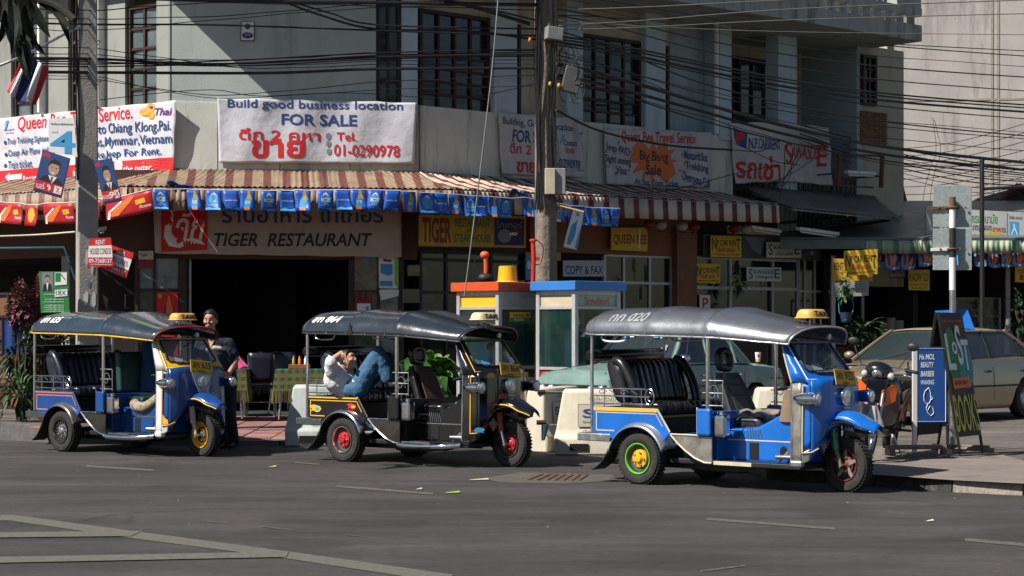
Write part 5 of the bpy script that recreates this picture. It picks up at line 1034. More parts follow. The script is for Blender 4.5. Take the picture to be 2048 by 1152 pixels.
# ---------------- three wheeled taxis ----------------
def vinyl(name, col, rough=.3, metal=0): 
    m = mat(name, col, rough, metal, spec=.9, var=.12, scale=3, dirt=.15, dirtcol=(.08,.07,.06), bump=.35, bscale=4, coat=.8); return m
def arcpts(cx, cz, r, a0, a1, n): return [(cx+r*math.cos(R(a0+(a1-a0)*i/n)), cz+r*math.sin(R(a0+(a1-a0)*i/n))) for i in range(n+1)]
def side_panel(name, m, poly, y0, y1, parent, bevel=.006, **k):   # poly in local x,z extruded across y
    return MB().prism([(x, z) for x, z in poly], -y1, -y0, Matrix.Rotation(R(90), 4, 'X')).build(name, m, parent, bevel=bevel, **k)
def pad(name, m, parent, prof, y0, y1, nseg, depth=.018, n=64, loc=None, rot=None, ends=True):
    """closed profile (x,z) swept across y with stitched channels"""
    k = len(prof); cx = sum(p[0] for p in prof)/k; cz = sum(p[1] for p in prof)/k; vs = []
    for i in range(n+1):
        t = i/n; y = y0+(y1-y0)*t; g = 1-depth/.1*(1-abs(math.sin(math.pi*nseg*t))**.35); e = min(t, 1-t)*n
        s = g*(1 if e > 3 or not ends else (.62, .82, .93, .985)[int(e)])
        for x, z in prof: vs.append((cx+(x-cx)*s, y, cz+(z-cz)*s))
    fs = [(i*k+j, i*k+(j+1)%k, (i+1)*k+(j+1)%k, (i+1)*k+j) for i in range(n) for j in range(k)]+[tuple(range(k))[::-1], tuple(n*k+j for j in range(k))]
    return MB().add(vs, fs).build(name, m, parent, smooth=60, loc=loc, rot=rot)
def rounded(x0, x1, z0, z1, r, n=4):
    out = []
    for cx, cz, a in ((x1-r,z0+r,-90),(x1-r,z1-r,0),(x0+r,z1-r,90),(x0+r,z0+r,180)): out += arcpts(cx, cz, r, a, a+90, n)
    return out
def shear_prof(prof, k, z0): return [(x-k*(z-z0), z) for x, z in prof]
P_WELL = mat('rim_well_metal', (.10,.10,.10), .4, .6, dirt=.4)  # dark grey metal inside the rims
def wheel(name, parent, x, y, r, w, side, rim, hubc, style, rot=0):
    Mx = Matrix.Identity(4)
    wr = link(name, MB().lathe([(r*.56,-w*.36),(r*.62,-w*.5),(r*.80,-w*.55),(r*.93,-w*.5),(r*.985,-w*.36),(r,-w*.18),(r,w*.18),(r*.985,w*.36),(r*.93,w*.5),(r*.80,w*.55),(r*.66,w*.5),(r*.56,w*.36)], 40).mesh('tyre', 40), M_RUBBER, parent, (x, y, r), (R(90), 0, rot))
    # tread blocks
    tb = MB()
    for k in range(44):
        a = 2*math.pi*k/44
        for zz, dz in ((-w*.30,.0),(w*.30,.06),(0,.03)): tb.box(-.010*r/.26,.010*r/.26,-w*.12,w*.12,0,.008, Matrix.Rotation(a+dz, 4, 'Z') @ Matrix.Translation((r-.002,0,zz)) @ Matrix.Rotation(R(90), 4, 'Y') @ Matrix.Rotation(R(90), 4, 'Z'))
    tb.build('tread', M_RUBBER, wr, kind='stuff')
    for s in (1, -1):
        MB().lathe([(r*.55,s*w*.38),(r*.60,s*w*.53),(r*.565,s*w*.53),(r*.545,s*w*.42)], 32).build('rim', rim, wr, smooth=40); MB().lathe([(r*.55,s*w*.40),(r*.50,s*w*.20),(r*.30,s*w*.12)], 32).build('rim_well', rim if rim is M_TY else P_WELL if style == 'plain' else M_MATTBLACK, wr, smooth=40)
        q = MB().lathe([(r*.36,s*w*.10),(r*.34,s*w*.30),(r*.20,s*w*.34),(r*.13,s*w*.5),(0,s*w*.52)], 24); q.build('hub', hubc, wr, smooth=40)
        if style == 'star':
            for k in range(5):
                a = 2*math.pi*k/5+.3; MB().add([(r*.1,-r*.10,s*w*.36),(r*.54,-r*.05,s*w*.36),(r*.54,r*.05,s*w*.36),(r*.1,r*.10,s*w*.36),(r*.1,-r*.1,s*w*.2),(r*.54,-r*.05,s*w*.2),(r*.54,r*.05,s*w*.2),(r*.1,r*.1,s*w*.2)], [(0,1,2,3),(0,4,5,1),(1,5,6,2),(2,6,7,3)], Matrix.Rotation(a, 4, 'Z')).build('spoke', mat('dusty_alloy', (.30,.27,.22), .5, .4, dirt=.4), wr, bevel=.004)
        elif style == 'wire':
            for k in range(18):
                a = 2*math.pi*k/18; MB().box(r*.12, r*.5, -.004, .004, -.003, .003, Matrix.Rotation(a, 4, 'Z') @ Matrix.Translation((0,0,s*w*.38))).build('spoke', M_CHROME, wr)
        for k in range(5):
            a = 2*math.pi*k/5; MB().lathe([(.011,0),(.011,s*.02),(0,s*.022)], 8).build('wheel_nut', M_CHROME if style != 'star' else M_STEEL, wr, loc=(r*.24*math.cos(a), r*.24*math.sin(a), s*w*.33))
    return wr
def lamp(parent, x, y, z, r, back, mshell, name='headlight', label=None):
    h = MB().lathe([(0,-back),(r*.35,-back*.96),(r*.75,-back*.7),(r*.97,-back*.3),(r,0),(r*1.06,.004),(r*1.06,.018),(r*.92,.022)], 28, Matrix.Rotation(R(90), 4, 'Y')).build(name, mshell, parent, smooth=45, loc=(x, y, z), label=label)
    MB().lathe([(r*.92,.016),(r*.7,.028),(r*.35,.036),(0,.038)], 24, Matrix.Rotation(R(90), 4, 'Y')).build('lens', M_LENS, h, smooth=60)
    MB().lathe([(r*1.02,.0),(r*1.08,.01),(r*1.02,.02)], 28, Matrix.Rotation(R(90), 4, 'Y')).build('ring', M_CHROME, h, smooth=60)
    return h
def tuk(label, x, y, th, P):
    t = thing('three_wheel_taxi', label, 'three wheeler', (x, y, 0), R(-th), 'three wheeled taxis parked along the kerb')
    main, post, trim, steel = P['main'], P['post'], P['trim'], P['skirt']
    # chassis
    MB().box(-.55,1.78,-.48,.48,.22,.27).build('floor', M_MATTBLACK, t, bevel=.01)
    for s in (-1, 1): MB().box(-.6,1.3,s*.3-.03,s*.3+.03,.16,.22).build('chassis_rail', M_MATTBLACK, t)
    tube('axle', M_MATTBLACK, [(0,-.52,.255),(0,.52,.255)], .035, t, 10); MB().ell((0,0,.25),(.14,.13,.11),14,10).build('differential', M_MATTBLACK, t, smooth=60)
    tube('exhaust', M_RUST, spline([(1.0,.2,.2),(.4,.25,.16),(-.2,.3,.18),(-.7,.3,.22)],5), .035, t, 8)
    MB().box(.45,.95,-.25,.25,.13,.22).build('gearbox', M_MATTBLACK, t, bevel=.03)
    # rear tub
    arc = arcpts(0,.255,.335,150,8,12)
    for s in (-1, 1):
        pl = [(-.60,.50)]+[(px, pz) for px, pz in arc if pz > .42 and px < .36]+[(.37,.52),(.20,.755),(-.60,.755)]
        sp = side_panel('rear_side_panel', main, pl, s*.60-.012, s*.60+.012, t)
        ys = s*.60+s*.0155
        def line(pts, w=.007, m=trim, par=sp):
            for a, b in zip(pts, pts[1:]):
                d = Vector((b[0]-a[0], 0, b[1]-a[1])).normalized(); nn = Vector((-d.z, 0, d.x))*w
                A_ = Vector((a[0], ys, a[1])); B_ = Vector((b[0], ys, b[1])); MB().add([A_-nn, B_-nn, B_+nn, A_+nn], [(0,1,2,3)]).build('pinstripe', m, par, recalc=False)
        line([(-.585,.735),(.21,.735)], P.get('band', .016)); line([(-.56,.70),(.20,.70),(.28,.58)], .005, P['trim2']); line([(-.55,.70),(-.55,.52),(-.32,.52)], .006, P['trim2'])
        line([(.215,.75),(.37,.53)], .010, P['edge'])
        if P['decal']:
            for (cx, cz, sc) in ((-.47,.60,1.), (.12,.64,.8)):
                MB().add([(cx+sc*a, ys+s*.002, cz+sc*b) for a, b in ((-.10,.03),(-.03,.05),(.03,.04),(.08,.03),(.10,0),(.07,-.03),(.02,-.04),(-.03,-.02),(-.08,-.03),(-.05,0))], [tuple(range(10))]).build('decal', INK['yellow'] if cx < 0 else INK['red'], sp); MB().add([(cx+sc*a, ys+s*.003, cz+sc*b) for a, b in ((.0,.015),(.05,.02),(.08,0),(.05,-.02),(.0,-.015))], [tuple(range(5))]).build('decal', INK['sky'] if cx < 0 else INK['yellow'], sp)
        # mudguard over the rear wheel
        mg = MB(); mg.grid(lambda u, v: ((.345+.012*math.sin(math.pi*v))*math.cos(R(168-150*u)), s*(.46+.24*v), .255+(.345+.012*math.sin(math.pi*v))*math.sin(R(168-150*u))-.03*max(0,(v-.8)/.2)), 24, 8)
        mg.build('mudguard', P['guard'], t, smooth=60, thick=.008)
        MB().grid(lambda u, v: (-.335-.18*v**1.3-.03*v, s*(.50+.20*u), .34-.21*v-.03*math.sin(3*v)), 4, 6).build('mud_flap', M_RUBBER, t, smooth=60, thick=.008)
        # skirt, sill and door post
        sk = [(.37,.505),(.86,.505),(.86,.25),(.78,.25),(.66,.29),(.55,.355),(.45,.43)]
        o = side_panel('skirt', steel, sk, s*.59-.012, s*.59+.012, t)
        tube('sill_trim', P['edge'], [(.37,s*.605,.51),(.70,s*.605,.51)], .009, t, 6); tube('sill_trim', P['edge'], [(p[0], s*.605, p[1]) for p in sk[2:]]+[(.37,s*.605,.505)], .009, t, 6)
        o = MB().box(.70,.865,s*.60-.04,s*.60+.025,.51,.77).build('door_post_panel', main, t, bevel=.02)
        MB().box(.705,.86,s*.60+s*.0265-.001,s*.60+s*.0265+.001,.735,.755).build('pinstripe', trim, o); MB().box(.705,.86,s*.60+s*.0265-.001,s*.60+s*.0265+.001,.525,.53).build('pinstripe', trim, o)
        MB().box(.70,.715,s*.625-.004,s*.625+.004,.505,.78).build('edge_strip', P['edge'], t)
        MB().box(.86,1.30,s*.57-.01,s*.57+.01,.235,.27).build('step_edge', P['edge'], t)
        # pillars
        tube('pillar', M_CHROME if P['chrome'] else M_STEEL, [(-.62,s*.60,.50),(-.62,s*.60,1.485)], .0175, t, 10)
        tube('pillar', M_CHROME, [(.80,s*.585,.76),(.80,s*.585,1.46)], .021, t, 10)
        # side rails with scrolls
        rr = []
        xe_ = .12
        for z in (.79,.865,.94): tube('side_rail', M_CHROME, [(-.60,s*.61,z),(xe_ if z < .93 else xe_-.05,s*.61,z)], .0085, t, 6)
        MB().tube([(xe_+.055*math.cos(a*.4), s*.612, .865+.078*math.sin(a*.4)) for a in range(16)], .008, 6, closed=True).build('rail_ring', M_CHROME, t, smooth=50)
        MB().tube([(xe_+.034*math.sin(a*.55)*.7, s*.612, .865+.045-.09*a/12) for a in range(13)], .006, 5).build('rail_scroll', M_CHROME, t, smooth=50)
        for k in range(4):
            c_ = -.48+k*.14; MB().tube([(c_+(.06-.0035*a)*math.cos(a*.5*(1 if k%2 else -1)+1.5*(k%2)), s*.612, .902+(.030-.0018*a)*math.sin(a*.5)) for a in range(14)], .005, 5).build('rail_scroll', M_CHROME, t, smooth=50)
        for x_ in (-.45,-.2,.02): tube('rail_post', M_CHROME, [(x_,s*.61,.76),(x_,s*.61,.94)], .006, t, 5)
        tube('grab_handle', M_CHROME if P['chrome'] else M_WHITE, spline([(-.52,s*.58,1.47),(-.46,s*.58,1.415),(-.24,s*.58,1.415),(-.18,s*.58,1.465)],4), .011, t, 6)
        tube('grab_handle', M_STEEL, spline([(.42,s*.58,1.46),(.46,s*.58,1.425),(.70,s*.58,1.425),(.74,s*.58,1.455)],4), .007, t, 6)
        # cab grille behind the driver
        for zz in (.80,.92,1.04): tube('cab_rail', M_STEEL, [(.74,s*.585,zz),(.98,s*.585,zz)], .006, t, 5)
        tube('cab_rail', M_STEEL, [(.98,s*.585,.78),(.98,s*.585,1.04)], .006, t, 5)
        MB().tube([(.86+.07*math.cos(a*.5)*(1-a/20), s*.585, .92+.09*math.sin(a*.5)*(1-a/20)) for a in range(14)], .005, 5).build('cab_scroll', M_STEEL, t, smooth=50)
    side_panel('rear_panel', main, [(-.615,.50),(-.585,.50),(-.585,.75),(-.615,.75)], -.585, .585, t); 
    for s in (-1, 1): MB().box(-.625,-.612,s*.5-.05,s*.5+.05,.56,.68).build('tail_light', INK['red'], t, bevel=.008)
    MB().box(-.80,-.38,-.62,.62,.405,.485).build('rear_bumper', M_STEEL if not P['chrome'] else mat('dull_chrome', (.22,.23,.24), .25, .9), t, bevel=.01)
    # passenger bench
    MB().box(-.56,.10,-.56,.56,.50,.66).build('seat_base', M_MATTBLACK, t); MB().box(-.58,.14,-.57,.57,.655,.675).build('seat_trim', trim if P['id'] == 3 else M_MATTBLACK, t)
    pad('seat', P['seat'], t, rounded(-.34,.20,.68,.81,.05), -.54, .54, 12)
    pad('backrest', P['seat'], t, shear_prof(rounded(-.40,-.20,.78,1.235,.085,6), .30, .80), -.54, .54, 12)
    for s in (-1, 1): MB().tube(spline([(-.12,s*.50,.80),(-.18,s*.51,1.0),(-.30,s*.51,1.18),(-.40,s*.50,1.22)],5), [.05]*16, 10).build('bolster', P['seat'], t, smooth=60)
    MB().tube([(-.66,-.60,1.255),(-.66,-.57,1.265),(-.66,.57,1.275),(-.66,.60,1.265)], [.045,.06,.06,.045], 14).build('rolled_curtain', M_BLACK, t, smooth=50)
    MB().box(.30,.36,-.30,-.05,.27,.5).build('foot_board', mat('teal_board', (.06,.14,.15), .5), t)
    # driver's platform and engine cover
    ec = [(.74,.26),(1.72,.26),(1.72,.78),(1.55,.76),(1.22,.60),(.74,.56)]
    o = side_panel('engine_cover', main, ec, -.36, .36, t, bevel=.03)
    for zz in (.47,): MB().box(.88,1.70,-.364,-.361,zz-.006,zz+.006).build('pinstripe', P['edge'], o)
    MB().box(1.13,1.24,-.366,-.355,.29,.45).build('cover_slot', M_VOID, o, bevel=.02); MB().ell((1.52,-.36,.38),(.045,.012,.05),12,8).build('cover_hole', M_VOID, o)
    for k in range(6): MB().tube([(1.10+k*.03,-.365,.60-k*.004),(1.12+k*.03,-.365,.49)], .004, 4).build('cover_louvre', M_STEEL, o)
    tube('pedal', M_STEEL, [(1.50,-.47,.33),(1.64,-.40,.33)], .022, t, 8); tube('pedal', M_STEEL, [(1.50,-.42,.28),(1.60,-.40,.38)], .012, t, 6)
    MB().box(.885,1.02,-.62,-.50,.50,.72).build('oil_tank', M_CHROME, t, bevel=.035, seg=4); MB().lathe([(.025,0),(.025,.03),(0,.032)], 12).build('tank_cap', M_STEEL, t, loc=(.95,-.56,.72))
    side_panel('driver_box', main if P['id'] != 2 else M_MATTBLACK, [(.74,.26),(.86,.26),(.86,.74),(.74,.74)], -.5, .5, t)
    # driver's seat
    if P['id'] == 1:
        MB().box(.66,.76,-.26,.10,.70,1.20).build('driver_backrest', P['driver'], t, rot=(0,R(-4),0), loc=(0,0,0), bevel=.035, seg=4); MB().box(.74,1.15,-.26,.22,.60,.70).build('driver_cushion', P['driver'], t, bevel=.03)
    else:
        pad('driver_cushion', P['driver'], t, rounded(.74,1.18,.56,.68,.05), -.22, .22, 1, depth=.0, n=24)
        vs = MB()
        def back(u, v):     # contoured bucket backrest
            a = 2*math.pi*u; hw = (.235-.05*v-.035*max(0, v-.75)/.25); th_ = .055*(1-.25*v)
            y_ = hw*math.copysign(abs(math.cos(a))**.45, math.cos(a)); d_ = th_*math.copysign(abs(math.sin(a))**.7, math.sin(a))
            bol = .04*(abs(y_)/max(hw,.01))**4
            return (.80-.20*v+d_+(bol if d_ > 0 else 0), y_, .64+.46*v)
        vs.grid(back, 28, 14); k0_ = len(vs.v); vs.f.append(tuple(14*29+i for i in range(28))); vs.mi.append(0)
        vs.build('driver_backrest', P['driver'], t, smooth=60)
        if P['id'] == 2: MB().grid(lambda u, v: (.845-.20*(v*.85+.1)+.045, -.13+.26*u, .64+.46*(v*.85+.1)), 6, 8).build('seat_pad', P['pad'], t, thick=.012)
        else:
            for v0, v1 in ((.1,.5),(.55,.72),(.76,.86)): MB().grid(lambda u, v: (.80-.20*(v0+(v1-v0)*v)+.052*(1-.25*(v0+(v1-v0)*v))+.004, -.11+.22*u, .64+.46*(v0+(v1-v0)*v)), 4, 4).build('seat_insert', mat('worn_grey_vinyl', (.07,.068,.055), .5, var=.3), t, thick=.012)
        hr = MB().tube(spline([(.585,-.085,1.16),(.575,-.09,1.28),(.572,0,1.32),(.575,.09,1.28),(.585,.085,1.16),(.588,0,1.145)],5), .038, 10, closed=True).build('headrest', P['driver'], t, smooth=60)
        for s in (-1, 1): tube('headrest_stalk', M_STEEL, [(.59,s*.05,1.08),(.585,s*.05,1.15)], .008, t, 5)
        if P['id'] == 2: MB().box(.56,.60,-.08,.08,1.16,1.29).build('headrest_pad', P['driver'], t, bevel=.015)
    # front cowl: plan curve lofted from lower edge to the windscreen base
    plan = [(1.67,-.46,.265,1.04),(1.79,-.465,.265,1.05),(1.87,-.43,.31,1.06),(1.915,-.33,.46,1.075),(1.94,-.2,.60,1.085),(1.95,0,.63,1.09)]
    full = plan+[(x_, -y_, a_, b_) for x_, y_, a_, b_ in plan[:-1][::-1]]
    def strip(idx, m, name, v0=0, v1=1, off=0):
        q = MB(); seg = full[idx[0]:idx[1]+1]; pts = []
        for i in range(len(seg)-1):
            for k in range(4 if i < len(seg)-2 else 5):
                t_ = k/4; pts.append([seg[i][j]*(1-t_)+seg[i+1][j]*t_ for j in range(4)])
        vs = []
        rows = 8
        for x_, y_, a_, b_ in pts:
            for r_ in range(rows+1):
                v = v0+(v1-v0)*r_/rows; z = a_+(b_-a_)*v; vs.append((x_-.02*v*v+off-.05*max(0,(.55-z))*(1 if x_ > 1.8 else 0), y_*(1-.05*v*v), z))
        fs = [(i*(rows+1)+r_, (i+1)*(rows+1)+r_, (i+1)*(rows+1)+r_+1, i*(rows+1)+r_+1) for i in range(len(pts)-1) for r_ in range(rows)]
        return q.add(vs, fs).build(name, m, t, smooth=50, thick=.015)
    strip((0,1), post, 'cowl_side'); strip((9,10), post, 'cowl_side'); cw_ = strip((2,8), main, 'front_cowl'); strip((1,2), main, 'cowl_panel', .15); strip((8,9), main, 'cowl_panel', .15); strip((1,2), post, 'cowl_base', 0, .148); strip((8,9), post, 'cowl_base', 0, .148)
    # edge strips of the cowl
    for s in (-1, 1):
        tube('cowl_edge', P['edge2'], [(1.80,s*.475,.38),(1.80,s*.465,1.02)], .008, t, 6); tube('cowl_edge', M_STEEL, [(1.67,s*.468,.27),(1.67,s*.46,.6),(1.665,s*.44,1.03)], .009, t, 6)
        tube('cowl_edge', P['edge2'], [(1.80,s*.475,.38),(1.87,s*.435,.385),(1.905,s*.36,.42)], .008, t, 6)
        MB().box(1.665,1.80,s*.45-.04,s*.45+.035,.24,.31).build('cowl_foot', M_STEEL if P['id'] == 3 else post, t, bevel=.02)
    if P['decal']:
        for cx,cy,cz in ((1.885,-.405,.42),(1.94,-.3,1.02),(1.955,.28,1.02)): MB().add([(cx+.002, cy+a*.9, cz+b) if cy > -.35 else (cx-.0+a*.55, cy-.028+a*.55, cz+b) for a, b in ((-.07,.0),(-.03,.03),(.03,.03),(.08,.02),(.06,-.01),(.08,-.03),(.02,-.02),(-.03,-.03))], [tuple(range(8))]).build('decal', INK['sky'] if cz < .8 else INK['yellow'], cw_)
    # windscreen frame: surround panel with an opening
    def ws(u, v):   # u -1..1 across, v 0 bottom..1 top
        hw = .445-.055*v; return Vector((1.93-.30*v-.10*u*u, hw*u, 1.035+.385*v))
    fr = MB(); 
    outer = []; innr = []
    nU = 14
    ring_o = [(-1+2*i/nU, 0) for i in range(nU)]+[(1, i/6) for i in range(6)]+[(1-2*i/nU, 1) for i in range(nU)]+[(-1, 1-i/6) for i in range(6)]
    m_o = len(ring_o); bo, so, to = .22, .14, .06
    def inn(u, v):
        uu = u*(1-so); vv = bo+(1-bo-to)*v
        if v < .1 and abs(u) > .85: uu *= .94; vv += .05
        return (uu, vv)
    for off in (0, -.03):
        for (u, v) in ring_o: fr.v.append(tuple(ws(u, v)+Vector((off*.8, 0, off*.3))))
        for (u, v) in ring_o: fr.v.append(tuple(ws(*inn(u, v))+Vector((off*.8, 0, off*.3))))
    K = m_o
    for i in range(K):
        j = (i+1) % K; fr.f += [(i, j, K+j, K+i), (2*K+i, 3*K+i, 3*K+j, 2*K+j), (i, 2*K+i, 2*K+j, j), (K+i, K+j, 3*K+j, 3*K+i)]
    fr.mi = [0]*len(fr.f)
    scr = fr.build('windscreen_surround', P['screen'], t, smooth=50)
    MB().tube([ws(*inn(u, v))+Vector((.006,0,.002)) for u, v in ring_o], .011, 6, closed=True).build('rubber_seal', M_MATTBLACK, scr, smooth=60)
    MB().grid(lambda u, v: ws(*inn(2*u-1, v))+Vector((-.01,0,0)), 12, 4).build('windscreen', mat('windscreen_glass', (.25,.32,.34), .02, var=0, alpha=.32, spec=1), t, smooth=60, recalc=False)
    if P['id'] == 1 or P['id'] == 3:
        MB().tube([ws(u*.96 if v < .99 else u*.95, max(.07, v*.96)) + Vector((.008,0,.003)) for u, v in ring_o], .006, 5, closed=True).build('pinstripe', INK['white'], scr)
    else:
        MB().tube([ws(u*.96, max(.06, v*.96)) + Vector((.008,0,.003)) for u, v in ring_o], .006, 5, closed=True).build('pinstripe', INK['yellow'], scr)
    # side triangles joining the windscreen to the door opening
    for s in (-1, 1):
        p = [ws(s, v) for v in (0,.25,.5,.75,1)]
        q = [Vector((1.665,s*.45,1.035)), Vector((1.635,s*.448,1.12)), Vector((1.60,s*.44,1.21)), Vector((1.565,s*.43,1.31)), Vector((1.54,s*.42,1.41))]
        MB().add([tuple(a) for a in p+q], [(i, i+1, 5+i+1, 5+i) for i in range(4)]).build('screen_side', P['screen_side'], t, smooth=60, thick=.012)
        tube('door_edge', P['edge'], q, .009, t, 6)
    for (u0, v0, w_, h_, c) in P['stickers']: MB().add([ws(u0+a*w_, v0+b*h_)+Vector((-.002,0,0)) for a, b in ((0,0),(1,0),(1,1),(0,1))], [(0,1,2,3)]).build('windscreen_sticker', INK[c], t)
    tube('wiper', M_MATTBLACK, [ws(.35,.93)+Vector((.02,0,0)), ws(-.25,.72)+Vector((.015,0,0))], .005, t, 4)
    MB().lathe([(0,0),(.03,0),(.03,.025),(0,.03)], 12, Matrix.Rotation(R(90), 4, 'Y')).build('cab_lamp', M_STEEL, t, loc=(1.70,.12,1.46))
    # licence plate
    pl_ = MB().box(-.004,.004,-.16,.16,-.075,.075).build('licence_plate', INK['yellow'], t, loc=(1.955,P['platey'],1.075), rot=(R(P['plater']),R(-14),R(-3)), bevel=.004)
    lettering(P['plate'], INK['black'], -.13, .13, -.02, .06, lambda a, b: (.0065, a, b), pl_, weight=.02); lettering('เชียงใหม่', INK['black'], -.05, .05, -.06, -.035, lambda a, b: (.0065, a, b), pl_)
    MB().tube([(.005,-.15,-.068),(.005,.15,-.068),(.005,.15,.068),(.005,-.15,.068)], .003, 4, closed=True).build('plate_border', INK['black'], pl_)
    # lamps
    lamp(t, 1.97, 0, .90, .082, .12, M_CHROME); MB().box(1.95,2.0,-.05,.05,.785,.80).build('lamp_bracket', M_CHROME, t, bevel=.006)
    for s in (-1, 1): lamp(t, 1.955, s*.475, .89, .062, .25, P['lampshell'][0 if s < 0 else 1])
    # front mudguard
    def fend(u, v):
        a = R(152-118*u); r_ = .36+.02*math.sin(math.pi*u); y_ = (-1+2*v); w_ = .17*(1-.35*u**3); dz = -.07*abs(y_)**3
        tip = max(0, u-.8)/.2
        return (2.0+r_*math.cos(a)+.05*tip, y_*w_*(1-.45*tip), .385+r_*math.sin(a)+dz+.045*tip)
    MB().grid(fend, 22, 14).build('front_mudguard', main, t, smooth=60, thick=.01)
    for s in (0, 1): MB().tube([fend(u/22, s) for u in range(1, 22)], .009, 5).build('mudguard_edge', P['fendedge'], t, smooth=60)
    MB().add([(1.98,-.12,.60),(2.25,-.10,.56),(2.22,.10,.56),(1.98,.12,.60),(2.1,0,.50)], [(0,1,4),(1,2,4),(2,3,4),(0,4,3)]).build('inner_splash_guard', M_STEEL, t)
    # fork, front wheel, rear wheels
    for s in (-1, 1):
        tube('fork_sleeve', P['fork'], [(1.90,s*.115,.66),(1.945,s*.115,.40)], .036, t, 12); tube('fork_leg', P['forkleg'], [(1.94,s*.115,.42),(1.995,s*.115,.24)], .022, t, 10)
    tube('front_axle', M_STEEL, [(2.0,-.14,.26),(2.0,.14,.26)], .014, t, 8)
    wheel('front_wheel', t, 2.0, 0, .262, .125, 1, P['frim'], P['fhub'], P['fstyle'], R(P['steer'])); 
    for s in (-1, 1): wheel('rear_wheel', t, 0, s*.575, .257, .15, s, P['rrim'], P['rhub'], P['rstyle'])
    if P['bar']: tube('running_bar', M_CHROME, spline([(.84,-.60,.235),(1.0,-.625,.225),(1.45,-.61,.232),(1.68,-.50,.25)], 6), .03, t, 12)
    # steering bar
    tube('handlebar', M_STEEL, spline([(1.52,-.30,.98),(1.60,-.2,1.0),(1.62,0,.98),(1.60,.2,1.0),(1.52,.30,.98)],5), .012, t, 6); tube('steering_column', M_MATTBLACK, [(1.62,0,.98),(1.80,0,.5)], .025, t, 8)
    for s in (-1, 1): tube('grip', M_MATTBLACK, [(1.52,s*.30,.98),(1.46,s*.37,.965)], .017, t, 8)
    # canopy
    st = [(-.735,1.51,.14,.54),(-.70,1.49,.21,.60),(-.62,1.478,.255,.62),(-.45,1.476,.272,.62),(-.2,1.474,.272,.618),(.05,1.470,.285,.618),(.08,1.470,.288,.622),(.3,1.465,.275,.616),(.55,1.460,.272,.612),(.775,1.455,.285,.610),(.80,1.455,.29,.615),(.83,1.453,.284,.608),(1.05,1.440,.25,.585),(1.3,1.422,.215,.55),(1.5,1.405,.185,.52),(1.66,1.392,.165,.495)]
    def cano(x_, t_):      # t_ 0..1 from right edge over the top to the left edge
        for i in range(len(st)-1):
            if x_ <= st[i+1][0] or i == len(st)-2: break
        k = (x_-st[i][0])/(st[i+1][0]-st[i][0]); ze_, h_, w_ = [st[i][j]*(1-k)+st[i+1][j]*k for j in (1,2,3)]
        a = math.pi*t_; cy = -math.cos(a); sy = math.sin(a)
        y_ = w_*math.copysign(abs(cy)**.72, cy); z_ = ze_+h_*abs(sy)**.82
        vis = max(0, (x_-1.3)/.36)
        return (x_+.11*vis**2*(sy**1.2), y_, z_+.0*vis)
    xs = [st[0][0]]
    for i in range(len(st)-1):
        nn = max(1, round((st[i+1][0]-st[i][0])/.06)); xs += [st[i][0]+(st[i+1][0]-st[i][0])*k/nn for k in range(1, nn+1)]
    NT = 28; cn = MB()
    for x_ in xs: cn.v += [cano(x_, j/NT) for j in range(NT+1)]
    cn.f = [(i*(NT+1)+j, i*(NT+1)+j+1, (i+1)*(NT+1)+j+1, (i+1)*(NT+1)+j) for i in range(len(xs)-1) for j in range(NT)]+[tuple(range(NT+1))]; cn.mi = [0]*len(cn.f)
    canopy = cn.build('canopy', P['canopy'], t, smooth=50, thick=.010)
    for tt in (0, 1): MB().tube([cano(x_, tt) for x_ in xs], .010, 6).build('canopy_edge', P['cedge'], canopy, smooth=60)
    MB().tube([cano(xs[-1], j/NT) for j in range(NT+1)], .010, 6).build('visor_edge', P['vedge'], canopy, smooth=60)
    MB().tube([cano(-.735, j/NT) for j in range(NT+1)], .008, 6).build('canopy_edge', P['cedge'] if P['id'] != 1 else INK['maroon'], canopy, smooth=60)
    for xb in (-.62,.07,.80): MB().tube([Vector(cano(xb, j/NT))*1+Vector((0,0,.004)) for j in range(NT+1)], .007, 5).build('canopy_seam', P['canopy'], canopy, smooth=60)
    for j in range(8): xb = -.6+j*.31; MB().ell(cano(min(xb,1.6), .004), (.012,.012,.009), 6, 4).build('stud', M_CHROME, canopy)
    if P['id'] == 2: 
        MB().add([(.065,-.63,1.48),(.145,-.63,1.48),(.105,-.625,1.60)], [(0,1,2)]).build('patch', M_BLACK, canopy, thick=.01)
    # painted number on the canopy side
    def csurf(a, b):       # a along x, b height above edge as parameter
        p = Vector(cano(a, b)); q = Vector(cano(a, b+.01)); nn = Vector((0, -(q.z-p.z), (q.y-p.y))).normalized(); return tuple(p+Vector((0, -abs(nn.y), abs(nn.z)))*.011)
    vs_, fs_ = text_mesh(P['num'], .03, .15); ax, bx_ = min(v[0] for v in vs_), max(v[0] for v in vs_); ay, by_ = min(v[1] for v in vs_), max(v[1] for v in vs_)
    x0_, x1_, t0_, t1_ = P['numbox']
    MB().add([csurf(x0_+(v[0]-ax)/(bx_-ax)*(x1_-x0_), t0_+(v[1]-ay)/(by_-ay)*(t1_-t0_)) for v in vs_], fs_).build('painted_number', P['numm'], canopy, recalc=False)
    # roof sign
    sg = MB().grid(lambda u, v: (1.60+(.085+.03*(1-v))*math.copysign(abs(math.cos(2*math.pi*u))**.6, math.cos(2*math.pi*u))*(1-.35*v**3), .165*(1-.28*v**2)*math.copysign(abs(math.sin(2*math.pi*u))**.6, math.sin(2*math.pi*u)), 1.64+P['signz']+.085*math.sin(v*math.pi/2)), 36, 8)
    sg.f.append(tuple(8*37+i for i in range(36))); sg.mi.append(0); sg.f.append(tuple(range(36))[::-1]); sg.mi.append(0)
    sgo = sg.build('taxi_sign', P['sign'], t, smooth=50)
